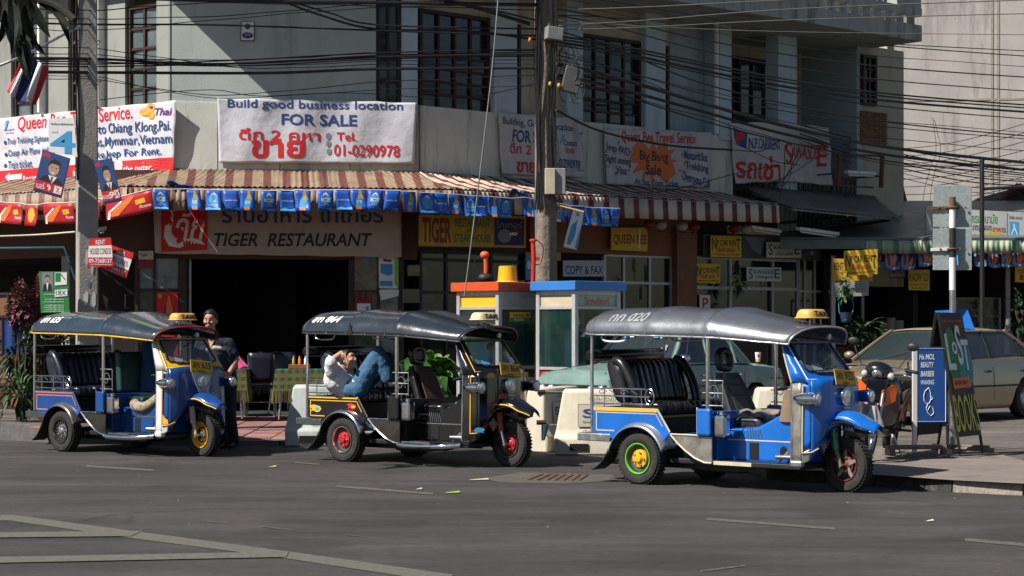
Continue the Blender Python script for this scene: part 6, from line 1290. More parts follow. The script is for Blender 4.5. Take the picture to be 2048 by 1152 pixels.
    MB().tube([(1.60+.12*math.copysign(abs(math.cos(a))**.6, math.cos(a)), .175*math.copysign(abs(math.sin(a))**.6, math.sin(a)), 1.642+P['signz']) for a in [2*math.pi*k/28 for k in range(28)]], .007, 5, closed=True).build('sign_rim', P['sign'], sgo, smooth=60)
    lettering('TAXI', INK['black'], -.115, .115, 1.654+P['signz'], 1.708+P['signz'], lambda a, b: (1.60+.124-(b-1.64-P['signz'])*.30-.6*a*a, a, b), sgo, weight=.05)
    for s in (-1, 1):
        for xx in (1.56,1.64): tube('sign_leg', M_STEEL, [(xx,s*.10,1.55),(xx,s*.09,1.645+P['signz'])], .007, t, 5)
    return t
def paint(name, c, **k): return mat(name, c, .30, var=.12, scale=3.5, dirt=.45, dirtcol=tuple(.6*x+.022 for x in c), coat=.5, **k)
M_TB = paint('bright_blue_enamel', (.005,.125,.50)); M_TN = paint('deep_blue_enamel', (.006,.055,.23)); M_TK = mat('black_enamel', (.006,.006,.007), .16, var=.1, scale=3, dirt=.12, dirtcol=(.04,.035,.03), coat=1); M_TW = mat('chipped_white_enamel', (.62,.62,.60), .35, var=.06, scale=5, dirt=.35, dirtcol=(.2,.16,.12)); M_TY = paint('yellow_enamel', (.75,.40,.01))
M_OLDST = mat('scratched_steel', (.30,.28,.25), .45, .65, var=.3, scale=7, dirt=.8, dirtcol=(.10,.08,.06))
M_DST = mat('dark_polished_steel', (.10,.095,.09), .25, .8, var=.3, scale=4, dirt=.3)
M_CRE = mat('cream_strip', (.55,.48,.36), .5, dirt=.3)
M_FWHITE = mat('faded_white_lettering', (.30,.31,.33), .5, dirt=.8, dirtcol=(.12,.13,.15))
T3 = tuk('bright blue three wheel taxi with grey canopy and empty black seats, nearest the camera', 1.67, 19.23, 41.6, dict(id=3, main=M_TB, post=M_OLDST, trim=INK['yellow'], trim2=M_CRE, edge=M_CRE, edge2=M_CRE, skirt=M_OLDST, guard=mat('dented_bright_guard', (.45,.47,.52), .25, .7, var=.3, scale=4, dirt=.3), decal=0, chrome=0, band=.018,
    seat=M_BLACK, driver=mat('grey_black_vinyl', (.028,.028,.03), .4, var=.2), screen=M_TB, screen_side=M_TB, stickers=((-.62,.30,.26,.16,'grey'),), platey=.02, plater=-4, plate='สก 932', lampshell=(M_CHROME, M_TB), fendedge=M_TB, fork=paint('green_enamel', (.005,.16,.07)), forkleg=mat('dirty_fork', (.25,.23,.18), .5, .5, dirt=.8),
    frim=mat('maroon_rim', (.16,.02,.035), .5, dirt=.4), fhub=mat('dusty_red_hub', (.14,.03,.02), .6, dirt=.5), fstyle='star', steer=-8, rrim=mat('green_rim', (.10,.55,.03), .4), rhub=M_TY, rstyle='plain', bar=0, canopy=vinyl('grey_canopy_vinyl', (.17,.18,.20), .36, .55), cedge=mat('silver_piping', (.4,.4,.42), .35, .6), vedge=mat('silver_piping', (.4,.4,.42), .35), num='กก 020', numm=M_FWHITE, numbox=(-.42,.05,.13,.26), sign=mat('amber_sign_plastic', (.62,.36,.08), .4, var=.06), signz=.0))
T2 = tuk('black three wheel taxi with yellow pinstripes and red hubs, a man asleep inside', -1.547, 22.41, 39.5, dict(id=2, main=M_TK, post=M_TK, trim=INK['yellow'], trim2=INK['yellow'], edge=M_CHROME, edge2=INK['yellow'], skirt=M_DST, guard=M_CHROME, decal=1, chrome=1, band=.008,
    seat=vinyl('blue_black_vinyl', (.010,.013,.02), .3), driver=M_BLACK, pad=mat('maroon_patterned_cloth', (.10,.05,.045), .9, var=.5, scale=30), screen=M_TK, screen_side=M_TK, stickers=((-.62,.28,.24,.18,'sky'),(.6,.3,.2,.16,'white')), platey=.03, plater=-6, plate='สก 864', lampshell=(M_CHROME, M_TK), fendedge=INK['yellow'], fork=mat('red_brown_fork', (.30,.07,.03), .5), forkleg=M_CHROME,
    frim=M_DST, fhub=mat('red_hub', (.45,.015,.02), .4), fstyle='plain', steer=-4, rrim=M_CHROME, rhub=mat('red_hub', (.45,.015,.02), .4), rstyle='plain', bar=1, canopy=vinyl('black_canopy_vinyl', (.018,.024,.032), .22), cedge=mat('dark_piping', (.03,.03,.035), .35), vedge=mat('dark_piping', (.03,.03,.035), .35), num='สก 864', numm=INK['white'], numbox=(-.56,-.12,.13,.24), sign=mat('cream_sign_plastic', (.60,.52,.30), .4), signz=-.005))
T1 = tuk('dark blue and white three wheel taxi with yellow screen surround, beside the standing man', -5.203, 24.18, 41.5, dict(id=1, main=M_TN, post=M_TW, trim=INK['orange'], trim2=mat('orange_line', (.6,.25,.06), .4), edge=M_CHROME, edge2=mat('orange_line', (.6,.25,.06)), skirt=M_DST, guard=mat('half_dark_guard', (.16,.14,.12), .3, .6, var=.4, scale=3), decal=0, chrome=1, band=.006,
    seat=vinyl('dark_blue_vinyl', (.008,.010,.018), .3), driver=mat('dark_green_vinyl', (.008,.045,.04), .5), screen=M_TY, screen_side=M_TW, stickers=((-.62,.28,.22,.18,'grey'),(.05,.22,.22,.16,'pink'),(.62,.3,.16,.18,'sky')), platey=.0, plater=-6, plate='สก 635', lampshell=(M_CHROME, M_TN), fendedge=INK['yellow'], fork=mat('cream_fork', (.50,.46,.38), .5, dirt=.4), forkleg=mat('cream_fork', (.5,.46,.38)),
    frim=M_TY, fhub=mat('dark_hub', (.05,.04,.02), .6), fstyle='plain', steer=-2, rrim=M_DST, rhub=M_STEEL, rstyle='wire', bar=1, canopy=vinyl('teal_black_canopy_vinyl', (.020,.034,.045), .22), cedge=INK['yellow'], vedge=INK['maroon'], num='สก 635', numm=INK['white'], numbox=(-.52,-.12,.13,.24), sign=mat('amber_sign_plastic', (.62,.36,.08), .4), signz=.0))
bpy.context.view_layer.update()
def onT(T, p): return T.matrix_world @ Vector(p)
TA = lambda T: T.rotation_euler.z
# white corner panel of the first taxi's nose
MB().add([(1.962,.10,.62),(1.972,.0,.64),(1.976,-.07,.78),(1.962,-.16,1.02),(1.956,.16,1.02),(1.968,.10,.80)], [(0,1,2,5),(5,2,3,4)]).build('nose_panel', M_TW, T1, thick=.004)
for k, (x_, z_) in enumerate(((.72,.53),(.78,.56),(.84,.54),(.74,.62),(.72,.69))): MB().add([(x_-.02,-.629,z_-.02),(x_+.025,-.629,z_-.01),(x_+.01,-.629,z_+.04),(x_-.015,-.629,z_+.03)], [(0,1,2,3)]).build('decal', INK['yellow' if k % 2 else 'white'], T1)
MB().add([(1.80,-.478,.39),(1.875,-.44,.40),(1.87,-.442,.45),(1.84,-.46,.47),(1.80,-.478,.53)], [(0,1,2,3,4)]).build('decal', INK['yellow'], T1)
# things lying in the taxis
rg_ = thing('rag', 'crumpled grey brown gloves and rag on the driver seat of the bright blue taxi', 'rag', onT(T3, (1.12,-.1,.69)), TA(T3)); MB().grid(lambda u, v: (-.18+.42*u, -.16+.2*v+.02*math.sin(9*u), .02+.03*abs(math.sin(7*u+4*v))+.02*math.sin(13*v+3*u)), 18, 10).build('cloth', mat('grey_brown_rag', (.20,.16,.12), .9, var=.3), rg_, thick=.015, smooth=80)
bgp = thing('hanging_sack', 'brown sack hanging on the steering bar of the bright blue taxi', 'sack', onT(T3, (1.56,-.34,.86)), TA(T3)); MB().grid(lambda u, v: (.0+.09*math.cos(2*math.pi*u)*(.5+.6*v), .05*math.sin(2*math.pi*u)*(.5+.6*v), .10-.30*v), 12, 6).build('sack', mat('brown_sack', (.20,.14,.09), .9, var=.2), bgp, smooth=60)
jk = thing('jacket', 'blue denim jacket hanging from the canopy of the white and blue taxi', 'jacket', onT(T1, (.72,.30,1.42)), TA(T1)); MB().grid(lambda u, v: ((.14+.05*v)*math.cos(2*math.pi*u)+.02*math.sin(14*math.pi*u)*v, (.20+.06*v)*math.sin(2*math.pi*u), -.68*v-.02*math.cos(6*math.pi*u)*v), 36, 10).build('cloth', mat('denim_teal', (.02,.07,.13), .9, var=.3), jk, smooth=70)
bg2 = thing('hanging_bag', 'limp brown cloth bag hanging from the canopy of the white and blue taxi', 'bag', onT(T1, (1.00,.20,1.40)), TA(T1)); MB().grid(lambda u, v: ((.15-.10*v)*math.cos(2*math.pi*u), (.2-.12*v)*math.sin(2*math.pi*u)-.05*v, -.30*v-.05*math.sin(2*math.pi*u+1)*v), 20, 6).build('cloth', mat('brown_bag', (.24,.09,.035), .8, var=.3), bg2, smooth=70)
sc = thing('scarf', 'rolled leopard patterned cloth on the engine cover of the white and blue taxi', 'scarf', onT(T1, (1.30,-.30,.64)), TA(T1)); MB().tube(spline([(-.26,0,-.01),(-.15,-.05,-.05),(.05,-.06,-.05),(.25,-.02,.06),(.36,.04,.14)],6), [.05,.06,.062,.065,.068]+[.066]*16+[.055,.05,.045,.04], 12).build('cloth', mat('leopard_cloth', (.30,.25,.18), .9, var=.9, scale=35, dirt=.9, dirtcol=(.02,.015,.01)), sc, smooth=60)
pbag = thing('plastic_bag', 'clear plastic bag of food hanging on the far headlight of the bright blue taxi', 'bag', onT(T3, (2.02,.44,.80)), TA(T3)); MB().grid(lambda u, v: ((.03+.07*v)*math.cos(2*math.pi*u), (.03+.06*v)*math.sin(2*math.pi*u), -.2*v), 14, 5).build('bag', mat('clear_plastic', (.7,.72,.72), .2, var=.1, alpha=.5), pbag, smooth=60); MB().ell((0,0,-.17), (.09,.08,.04), 10, 6).build('food', INK['gold'], pbag, smooth=60)
pc = thing('pennant_tassel', 'red amulet tassel hanging in the black taxi by the windscreen pillar', 'tassel', onT(T2, (1.48,.25,1.36)), TA(T2)); tube('cord', INK['maroon'], [(0,0,0),(0,0,-.15)], .008, pc, 5); MB().ell((0,0,-.2), (.03,.03,.07), 8, 6).build('tassel', INK['red'], pc); MB().ell((0,0,-.03), (.05,.05,.05), 8, 6).build('knot', INK['orange'], pc)
# ---------------- parked cars ----------------
def car(label, X, Y, z0, rz, m, kind):
    c = thing('parked_car', label, 'car', (X, Y, z0), rz, 'cars parked on the forecourt')
    if kind == 'old':   # L 4.0
        st = [(2.0,.58,.46,.50,.62),(1.97,.66,.30,.62,.735),(1.85,.72,.26,.66,.79),(1.2,.755,.24,.69,.85),(.72,.765,.24,.70,.885),(.3,.77,.22,.71,.90),(-.5,.77,.22,.71,.90),(-1.15,.765,.24,.70,.885),(-1.55,.75,.26,.69,.86),(-1.92,.71,.30,.66,.82),(-2.0,.66,.42,.60,.74)]
        gb = [(.80,.66),(-1.20,.64)]; gt = [(.30,.52),(-.62,.52)]; zb, zt, zr = .885, 1.33, 1.385; wb = (1.18,-1.17); wrad = .29; pill = [-.12, -.78]
    else:
        st = [(2.22,.55,.42,.48,.58),(2.19,.68,.26,.54,.66),(2.05,.77,.20,.60,.72),(1.5,.83,.17,.66,.81),(1.0,.85,.17,.70,.90),(.5,.855,.17,.72,.935),(-.6,.855,.17,.73,.95),(-1.3,.85,.18,.73,.965),(-1.75,.83,.20,.72,.96),(-2.12,.76,.24,.68,.93),(-2.24,.66,.36,.62,.78)]
        gb = [(1.10,.74),(-1.75,.70)]; gt = [(.28,.56),(-.98,.55)]; zb, zt, zr = .925, 1.35, 1.41; wb = (1.32,-1.28); wrad = .31; pill = [-.32, -1.22]
    def prof(x, w_, zl, zs, zt_):
        P = [(0,zt_+.03),(.45*w_,zt_+.025),(.8*w_,zt_+.005),(.93*w_,zt_-.03),(.985*w_,zs),(w_,(zs+zl)/2+.02),(.985*w_,zl+.08),(.93*w_,zl)]
        return P
    body = MB(); NP = 8; rows = []
    SS = []
    for i in range(len(st)-1):
        nn = max(1, round(abs(st[i+1][0]-st[i][0])/.12))
        for k in range(nn): t = k/nn; SS.append([st[i][j]*(1-t)+st[i+1][j]*t for j in range(5)])
    SS.append(st[-1])
    for s_ in SS:
        P = prof(*s_); full = [(-y_, z_) for y_, z_ in P[::-1]]+P[1:]
        for y_, z_ in full:
            zz_ = z_
            for wx in wb:     # wheel openings lift the lower edge
                dx = abs(s_[0]-wx); ra = wrad+.055
                if dx < ra and abs(y_) > .6*s_[1]: zz_ = max(zz_, wrad+math.sqrt(ra*ra-dx*dx))
            rows.append((s_[0], y_, zz_))
    NF = 2*NP-1
    body.v = rows; body.f = [(i*NF+j, (i+1)*NF+j, (i+1)*NF+j+1, i*NF+j+1) for i in range(len(SS)-1) for j in range(NF-1)]+[tuple(range(NF)), tuple((len(SS)-1)*NF+j for j in range(NF))]; body.mi = [0]*len(body.f)
    body.build('body', m, c, smooth=32)
    MB().box(-1.9,1.9,-.62,.62,.2,.5).build('underbody', M_MATTBLACK, c)
    # cabin: roof, pillars, glass
    hw_t = gt[0][1]
    def ZB(x): 
        for i in range(len(st)-1):
            if st[i][0] >= x >= st[i+1][0]: t = (st[i][0]-x)/(st[i][0]-st[i+1][0]); return st[i][4]*(1-t)+st[i+1][4]*t+.015
        return zb
    xf, wf = gb[0]; xr_, wr_ = gb[1]; tf, wt = gt[0]; tr, wt2 = gt[1]
    MB().grid(lambda u, v: (tf+.06+(tr-.06-tf-.06)*u, (wt+.045)*(-1+2*v)*(1-.12*(abs(2*u-1))**4), zt+(zr-zt)*(1-abs(2*v-1)**3.2)*(1-.5*abs(2*u-1)**4)-.012), 14, 14).build('roof', m, c, smooth=50, thick=.02)
    bl = lambda x, s: Vector((x, s*(wf+(wr_-wf)*(xf-x)/(xf-xr_)+.045), ZB(x)-.01)); tl = lambda x, s: Vector((x, s*(wt+.03), zt))
    xs_b = [xf-.08]+[p+.06*0 for p in pill]+[xr_+.12]; xs_t = [tf]+[pill[0]-.02, pill[1]+.04 if kind != 'old' else pill[1]+.06]+[tr]
    for s in (-1, 1):
        for i, (a, b_) in enumerate(zip(xs_b, xs_t)):
            MB().tube([bl(a, s), (bl(a, s)+tl(b_, s))/2+Vector((0,s*.012,0)), tl(b_, s)], [.035,.032,.03] if i in (0, 3) else .025, 6).build('pillar', m if kind == 'old' or i in (0, 3) else M_MATTBLACK, c, smooth=60)
        if kind == 'old': MB().add([bl(xs_b[3], s), bl(xs_b[3]+.22, s), tl(xs_t[3]+.02, s), tl(xs_t[3]-.04, s)], [(0,1,2,3)]).build('rear_quarter', m, c, thick=.03)
        for i in range(3):
            a, b_ = bl(xs_b[i], s), bl(xs_b[i+1], s); d, e = tl(xs_t[i], s), tl(xs_t[i+1], s)
            w_ = MB().grid(lambda u, v: (a+(b_-a)*u)*(1-v)+(d+(e-d)*u)*v+Vector((0, s*(.012*math.sin(math.pi*v)-.008), 0)), 4, 4).build('window', M_CARGL, c, smooth=60)
            MB().tube([a, b_], .009, 5).build('window_trim', M_CHROME if kind == 'old' else M_MATTBLACK, w_); MB().tube([d, e], .009, 5).build('window_trim', M_CHROME if kind == 'old' else m, w_)
            MB().tube([a+(b_-a)*.03, d+(e-d)*.03], .007, 5).build('window_trim', M_CHROME if kind == 'old' else M_MATTBLACK, w_)
        if kind == 'old': q0 = bl(xs_b[0]-.3, s); q1 = tl(xs_t[0]-.16, s); MB().tube([q0, q1], .008, 5).build('quarterlight_bar', M_CHROME, c)
        # door lines, handles, side strip
        sx = lambda x, z: Vector((x, s*(next((st[i][1]*(1-t_)+st[i+1][1]*t_ for i in range(len(st)-1) for t_ in [(st[i][0]-x)/(st[i][0]-st[i+1][0])] if 0 <= t_ <= 1), .8)+.002), z))
        for x_ in (xs_b[0]-.02, xs_b[1], xs_b[2]-.12): MB().tube([sx(x_, .30)+Vector((0,-s*.01,0)), sx(x_, .60), sx(x_, .80)+Vector((0,-s*.02,0))], .004, 4).build('door_gap', M_VOID, c)
        for x_ in (xs_b[1]+.16, xs_b[2]+.05): MB().box(-.07,.07,-.015,.015,-.015,.015).build('door_handle', M_CHROME if kind == 'old' else M_MATTBLACK, c, loc=sx(x_, .74)+Vector((0,-s*.004,0)), bevel=.006)
        MB().tube([sx(x_, .52 if kind != 'old' else .62)+Vector((0,-s*.002 ,0)) for x_ in [1.45-.25*k for k in range(12)]], .013 if kind != 'old' else .008, 5).build('side_strip', M_MATTBLACK if kind != 'old' else M_CHROME, c, smooth=50)
        if kind != 'old' or s > 0:
            mr = MB().ell((0,0,0), (.07,.09,.06), 12, 8).build('wing_mirror', m if kind != 'old' else M_CHROME, c, smooth=60, loc=(xs_b[0]-.10, s*(wf+.18), .98))
        for wx in wb:
            wr = link('wheel', MB().lathe([(wrad*.6,-.07),(wrad*.8,-.09),(wrad*.95,-.085),(wrad,-.05),(wrad,.05),(wrad*.95,.085),(wrad*.8,.09),(wrad*.6,.07)], 32).mesh('tyre', 40), M_RUBBER, c, (wx, s*(.69 if kind == 'old' else .745), wrad), (R(90), 0, 0))
            q = MB().lathe([(wrad*.6,-s*.075),(wrad*.55,-s*.05),(wrad*.5,-s*.085),(wrad*.2,-s*.075),(0,-s*.08)], 28).build('hub_cap', M_STEEL if kind != 'old' else M_CHROME, wr, smooth=30)
            if kind != 'old':
                for k in range(7): a = 2*math.pi*k/7; MB().box(wrad*.2, wrad*.52, -.012, .012, -.004, .004, Matrix.Rotation(a, 4, 'Z') @ Matrix.Translation((0,0,-s*.088))).build('spoke', mat('alloy_grey', (.4,.4,.4), .35, .7), wr)
    # screens
    for nm, xb, xt, wb_, wt_ in (('windscreen', xf, tf+.05, wf+.0, wt), ('rear_window', xr_+.04, tr-.05, wr_, wt2)):
        sg_ = 1 if nm == 'windscreen' else -1
        g = MB().grid(lambda u, v: (xb*(1-v)+xt*v-.09*sg_*(2*u-1)**2*(1-.3*v), ((wb_)*(1-v)+wt_*v)*(-1+2*u), (ZB(xb)+.0)*(1-v)+(zt+.005)*v+.012*math.sin(math.pi*v)), 14, 6).build(nm, M_CARGL, c, smooth=60)
        cn_ = [Vector((xb*(1-v)+xt*v-.09*sg_*(2*u-1)**2*(1-.3*v)+.004*sg_, (wb_*(1-v)+wt_*v)*(-1+2*u), ZB(xb)*(1-v)+(zt+.005)*v+.012*math.sin(math.pi*v)+.004)) for u, v in [(k/10, 0) for k in range(10)]+[(1, k/4) for k in range(4)]+[(1-k/10, 1) for k in range(10)]+[(0, 1-k/4) for k in range(4)]]
        MB().tube(cn_, .011, 5, closed=True).build('screen_trim', M_CHROME if kind == 'old' else M_MATTBLACK, g, smooth=60)
    # inside: dark tub so the glass has depth
    MB().box(xr_+.3, xf-.35, -.6,.6,.5,.8).build('interior', M_MATTBLACK, c)
    for yy in (-.34,.34): MB().box(-.35,-.2,yy-.2,yy+.2,.6,1.12).build('front_seat', M_MATTBLACK, c, bevel=.04)
    xn = st[1][0]
    if kind == 'old':
        MB().box(xn-.01,xn+.035,-.60,.60,.46,.64).build('grille', M_MATTBLACK, c, bevel=.01)
        for k in range(4): MB().box(xn+.035,xn+.045,-.58,.58,.48+k*.04,.487+k*.04).build('grille_bar', M_CHROME, c)
        for s in (-1, 1):
            for yy in (.36,.52): lamp(c, xn+.03, s*yy, .565, .068, .04, M_CHROME)
        for x_, nm in ((2.07,'front_bumper'),(-2.07,'rear_bumper')): MB().box(x_-.04,x_+.04,-.76,.76,.34,.44).build(nm, M_CHROME, c, bevel=.03, seg=3)
        for s in (-1, 1): MB().box(-2.02,-1.98,s*.55-.12,s*.55+.12,.55,.68).build('tail_light', INK['red'], c, bevel=.01)
        for k, (u, v, cc) in enumerate(((.2,.85,'sky'),(.3,.88,'white'),(.70,.86,'sky'),(.8,.84,'lime'),(.88,.45,'grey'))): MB().add([(xf*(1-vv)+(tf+.05)*vv+.012-.09*(2*uu-1)**2*(1-.3*vv), (wf*(1-vv)+wt*vv)*(-1+2*uu), ZB(xf)*(1-vv)+(zt+.005)*vv+.02+.012*math.sin(math.pi*vv)) for uu, vv in ((u-.035,v-.1),(u+.035,v-.1),(u+.035,v+.08),(u-.035,v+.08))], [(0,1,2,3)]).build('window_sticker', INK[cc], c)
        tube('bonnet_line', M_VOID, [(1.9,.5,.79),(1.2,.60,.865),(.82,.62,.895)], .004, c, 4); tube('bonnet_line', M_VOID, [(1.9,-.5,.79),(1.2,-.60,.865),(.82,-.62,.895)], .004, c, 4)
    else:
        for s in (-1, 1):
            MB().ell((0,0,0), (.12,.22,.075), 16, 10).build('headlight', M_LENS, c, loc=(xn-.09, s*.52, .60), rot=(0,0,-s*.35), smooth=60); MB().ell((0,0,0), (.10,.07,.06), 10, 8).build('indicator', INK['orange'], c, loc=(xn-.2, s*.715, .59), rot=(0,0,-s*.7), smooth=60)
            MB().box(-2.235,-2.2,s*.5-.14,s*.5+.14,.62,.78).build('tail_light', INK['red'], c, bevel=.01)
        MB().box(xn-.02,xn+.015,-.28,.28,.54,.64).build('grille', M_MATTBLACK, c, bevel=.01); MB().box(xn-.0,xn+.055,-.72,.72,.25,.42).build('front_bumper', m, c, bevel=.05, seg=4); MB().box(xn+.03,xn+.06,-.25,.25,.3,.4).build('licence_plate', INK['white'], c, bevel=.004)
        tube('bonnet_line', M_VOID, [(1.95,.55,.76),(1.4,.66,.84),(1.12,.70,.90)], .004, c, 4)
        for s in (-.25,.28): tube('wiper', M_MATTBLACK, [(xf-.0,s,ZB(xf)+.02),(xf-.16,s+.42,ZB(xf)+.14)], .008, c, 4)
    return c
M_CARGL = mat('car_glass', (.03,.045,.05), .02, var=0, alpha=.75, spec=1)
M_GRNC = mat('faded_turquoise_paint', (.17,.275,.25), .38, var=.15, scale=2.5, dirt=.9, dirtcol=(.38,.38,.29), coat=.3); M_GOLDC = mat('champagne_metallic_paint', (.36,.29,.20), .32, .45, var=.06, scale=2, dirt=.15, dirtcol=(.2,.17,.13), coat=.8)
gcar = car('faded turquoise old saloon car parked behind the cream barriers', 2.15, 26.9, .15, math.atan2(-.735,-.68), M_GRNC, 'old')
ccar = car('champagne gold saloon car parked behind the folding board signs', 6.48, 29.14, .15, math.atan2(-.69,-.72), M_GOLDC, 'new')
cup = thing('paper_cup', 'white paper cup with red and yellow print on the turquoise car boot', 'cup', (at(1516,700,28.0).x, 28.0, .15+.895)); MB().lathe([(.0,0),(.032,0),(.045,.14),(.0,.14)], 16).build('body', INK['white'], cup, smooth=40); MB().lathe([(.0325,.004),(.036,.04)], 16).build('print', INK['yellow'], cup); MB().ell((.0,-.038,.09), (.02,.008,.025), 8, 6).build('print', INK['red'], cup)

# ---------------- motorcycle ----------------
mp = thing('motorcycle', 'black and orange striped small motorcycle parked behind the bright blue taxi', 'motorcycle', (4.22, 21.3, .15), R(-112)); mp.rotation_euler = (R(-6), 0, R(-112))
def mwheel(x):
    r = .28; w_ = link('wheel', MB().lathe([(r*.82,-.03),(r*.9,-.045),(r,-.015),(r,.015),(r*.9,.045),(r*.82,.03)], 36).mesh('tyre', 40), M_RUBBER, mp, (x, 0, r), (R(90), 0, 0))
    MB().lathe([(r*.83,-.028),(r*.78,0),(r*.83,.028)], 36).build('rim', M_CHROME, w_, smooth=60); MB().lathe([(0,-.06),(.05,-.055),(.05,.055),(0,.06)], 16).build('hub', M_STEEL, w_, smooth=40)
    for k in range(18): a = 2*math.pi*k/18; MB().tube([(.04*math.cos(a),.04*math.sin(a),.03*(-1)**k),(r*.8*math.cos(a+.15),r*.8*math.sin(a+.15),0)], .0025, 4).build('spoke', M_CHROME, w_)
mwheel(0); mwheel(1.22)
M_MB = mat('motorcycle_black', (.008,.008,.010), .2, var=.1, coat=1); M_MO = mat('orange_fairing_stripe', (.75,.13,.01), .35, coat=.5)
side = lambda nm, m, poly, y0, y1: side_panel(nm, m, poly, y0, y1, mp, bevel=.012)
side('rear_fairing', M_MB, [(-.38,.66),(.05,.58),(.42,.44),(.56,.52),(.50,.70),(.1,.74),(-.36,.76)], -.16, .16); side('body_fairing', M_MB, [(.40,.40),(.80,.34),(.98,.60),(1.0,.88),(.80,.70),(.5,.62)], -.13, .13)
for s in (-1, 1):
    side('fairing_stripe', M_MO, [(-.34,.66),(.08,.53),(.46,.38),(.56,.50),(.12,.67),(-.34,.74)], s*.165-.004, s*.165+.004); side('fairing_stripe', INK['yellow'], [(-.1,.645),(.2,.555),(.3,.53),(.05,.62)], s*.171-.002, s*.171+.002)
    MB().add([(1.10,s*.05,.54),(1.01,s*.20,.64),(1.03,s*.21,.84),(1.12,s*.07,.74)], [(0,1,2,3)]).build('shield_flash', M_MO, mp, thick=.012)
    tube('shock_absorber', M_STEEL, [(0,s*.13,.30),(-.05,s*.13,.62)], .022, mp, 8); tube('fork', M_STEEL, [(1.22,s*.08,.28),(1.06,s*.08,.86)], .018, mp, 8)
    tube('footpeg', M_MATTBLACK, [(.42,s*.12,.30),(.42,s*.30,.30)], .015, mp, 6); tube('rear_footpeg', M_MATTBLACK, [(.12,s*.12,.36),(.12,s*.27,.35)], .018, mp, 6)
    tube('grip', M_MATTBLACK, [(.97,s*.26,.98),(.90,s*.38,.96)], .018, mp, 8); tube('brake_lever', M_CHROME, [(1.02,s*.22,.99),(.99,s*.38,.97)], .005, mp, 5)
    st_ = tube('mirror_stalk', M_MATTBLACK, spline([(1.0,s*.2,.99),(1.0,s*.26,1.1),(.98,s*.30,1.18)],4), .006, mp, 5); MB().ell((.97,s*.32,1.23), (.02,.065,.045), 14, 8).build('mirror', M_MATTBLACK, mp, smooth=60)
MB().grid(lambda u, v: (1.06+.03*v-.22*(2*u-1)**2, .24*(2*u-1)*(.75+.25*math.sin(math.pi*v)), .33+.55*v), 14, 8).build('leg_shield', M_MB, mp, thick=.03, smooth=60)
pad('seat', M_MATTBLACK, mp, shear_prof(rounded(-.34,.52,.72,.85,.055), .0, .8), -.17, .17, 1, depth=0, n=20)
tube('grab_rail', M_CHROME, spline([(-.05,.14,.78),(-.3,.15,.84),(-.44,0,.86),(-.3,-.15,.84),(-.05,-.14,.78)],5), .014, mp, 8)
MB().ell((.45,0,.33), (.17,.11,.13), 16, 10).build('engine', M_STEEL, mp, smooth=60); MB().box(.30,.55,.10,.15,.25,.42).build('crankcase', M_MATTBLACK, mp, bevel=.02)
tube('exhaust', M_CHROME, spline([(.5,-.12,.28),(.2,-.16,.24),(-.15,-.17,.28),(-.42,-.17,.33)],5), [.018]*6+[.03]*10, mp, 10); tube('swingarm', M_MATTBLACK, [(.42,.09,.32),(0,.09,.28)], .02, mp, 6)
side('front_mudguard', M_MB, arcpts(1.22,.28,.335,150,20,8)+arcpts(1.22,.28,.30,20,150,8), -.06, .06); side('rear_mudguard', M_MATTBLACK, arcpts(0,.28,.33,190,60,8)+arcpts(0,.28,.30,60,190,8), -.06, .06)
MB().ell((1.04,0,.94), (.12,.155,.105), 16, 12).build('headlight_cowl', M_MB, mp, smooth=60); MB().ell((1.12,0,.92), (.05,.068,.052), 14, 10).build('headlight', mat('clear_lens', (.35,.36,.36), .08, .6, var=.5, scale=30, coat=1), mp, smooth=60)
for s in (-1, 1): MB().ell((1.09,s*.14,.90), (.04,.04,.04), 8, 6).build('indicator', M_LENS, mp, smooth=60)
tube('handlebar', M_CHROME, spline([(.92,-.32,.965),(1.03,-.15,.99),(1.04,0,.99),(1.03,.15,.99),(.92,.32,.965)],4), .011, mp, 6); side('head_panel', M_MB, [(.98,.60),(1.10,.62),(1.12,.86),(1.0,.9)], -.11, .11)
MB().box(-.42,-.38,-.06,.06,.66,.73).build('tail_light', INK['red'], mp, bevel=.01); MB().box(-.40,-.39,-.09,.09,.46,.56).build('licence_plate', INK['white'], mp); tube('side_stand', M_STEEL, [(.38,.10,.24),(.36,.22,.0)], .01, mp, 6)

# ---------------- standing signs on the right pavement ----------------
M_GALV = mat('galvanised_sheet', (.33,.38,.38), .6, .2, var=.25, scale=40, dirt=.3, dirtcol=(.12,.15,.14))
F22 = Frame(0, 21.9, 0, 0)
ssx = F22.hit(1905,700)[0]; z_ = .155
ss = F22.thing('street_sign', 'back of a galvanised street sign on a banded pole, over the folding boards', 'street sign', x=ssx, z=z_)
zz = lambda py: F22.hit(1905, py)[1]-z_
xx = lambda px: F22.hit(px, 600)[0]-ssx
for a, b, m_ in ((zz(912),zz(580),M_STEEL),(zz(580),zz(515),M_WHITE),(zz(515),zz(456),M_MATTBLACK),(zz(456),zz(418),M_WHITE),(zz(418),zz(394),mat('pole_rust', (.16,.08,.05), .8, var=.4))): tube('pole_band', m_, [(0,0,max(0,a)),(0,0,b)], .0365, ss, 14)
for a, b, s in ((370,454,0),(457,540,.0)): MB().box(xx(1868),xx(1946),.055,.062,zz(b),zz(a)).build('sign_panel', M_GALV, ss, bevel=.004)
for py, m_, x0, x1 in ((415,M_RUST,1874,1937),(498,M_WHITE,1877,1937)):
    MB().box(xx(x0),xx(x1),.03,.052,zz(py)-.018,zz(py)+.018).build('bracket', m_, ss, rot=(0,R(-2),0), bevel=.003); MB().tube([(.045*math.cos(a*.4),.045*math.sin(a*.4),zz(py)) for a in range(16)], .014, 5, closed=True).build('clamp', M_RUST, ss)
    for px in (x0+5, x0+20, x1-20, x1-5): MB().ell((xx(px), .025, zz(py)), (.014,.008,.014), 8, 5).build('bolt', M_RUST, ss)
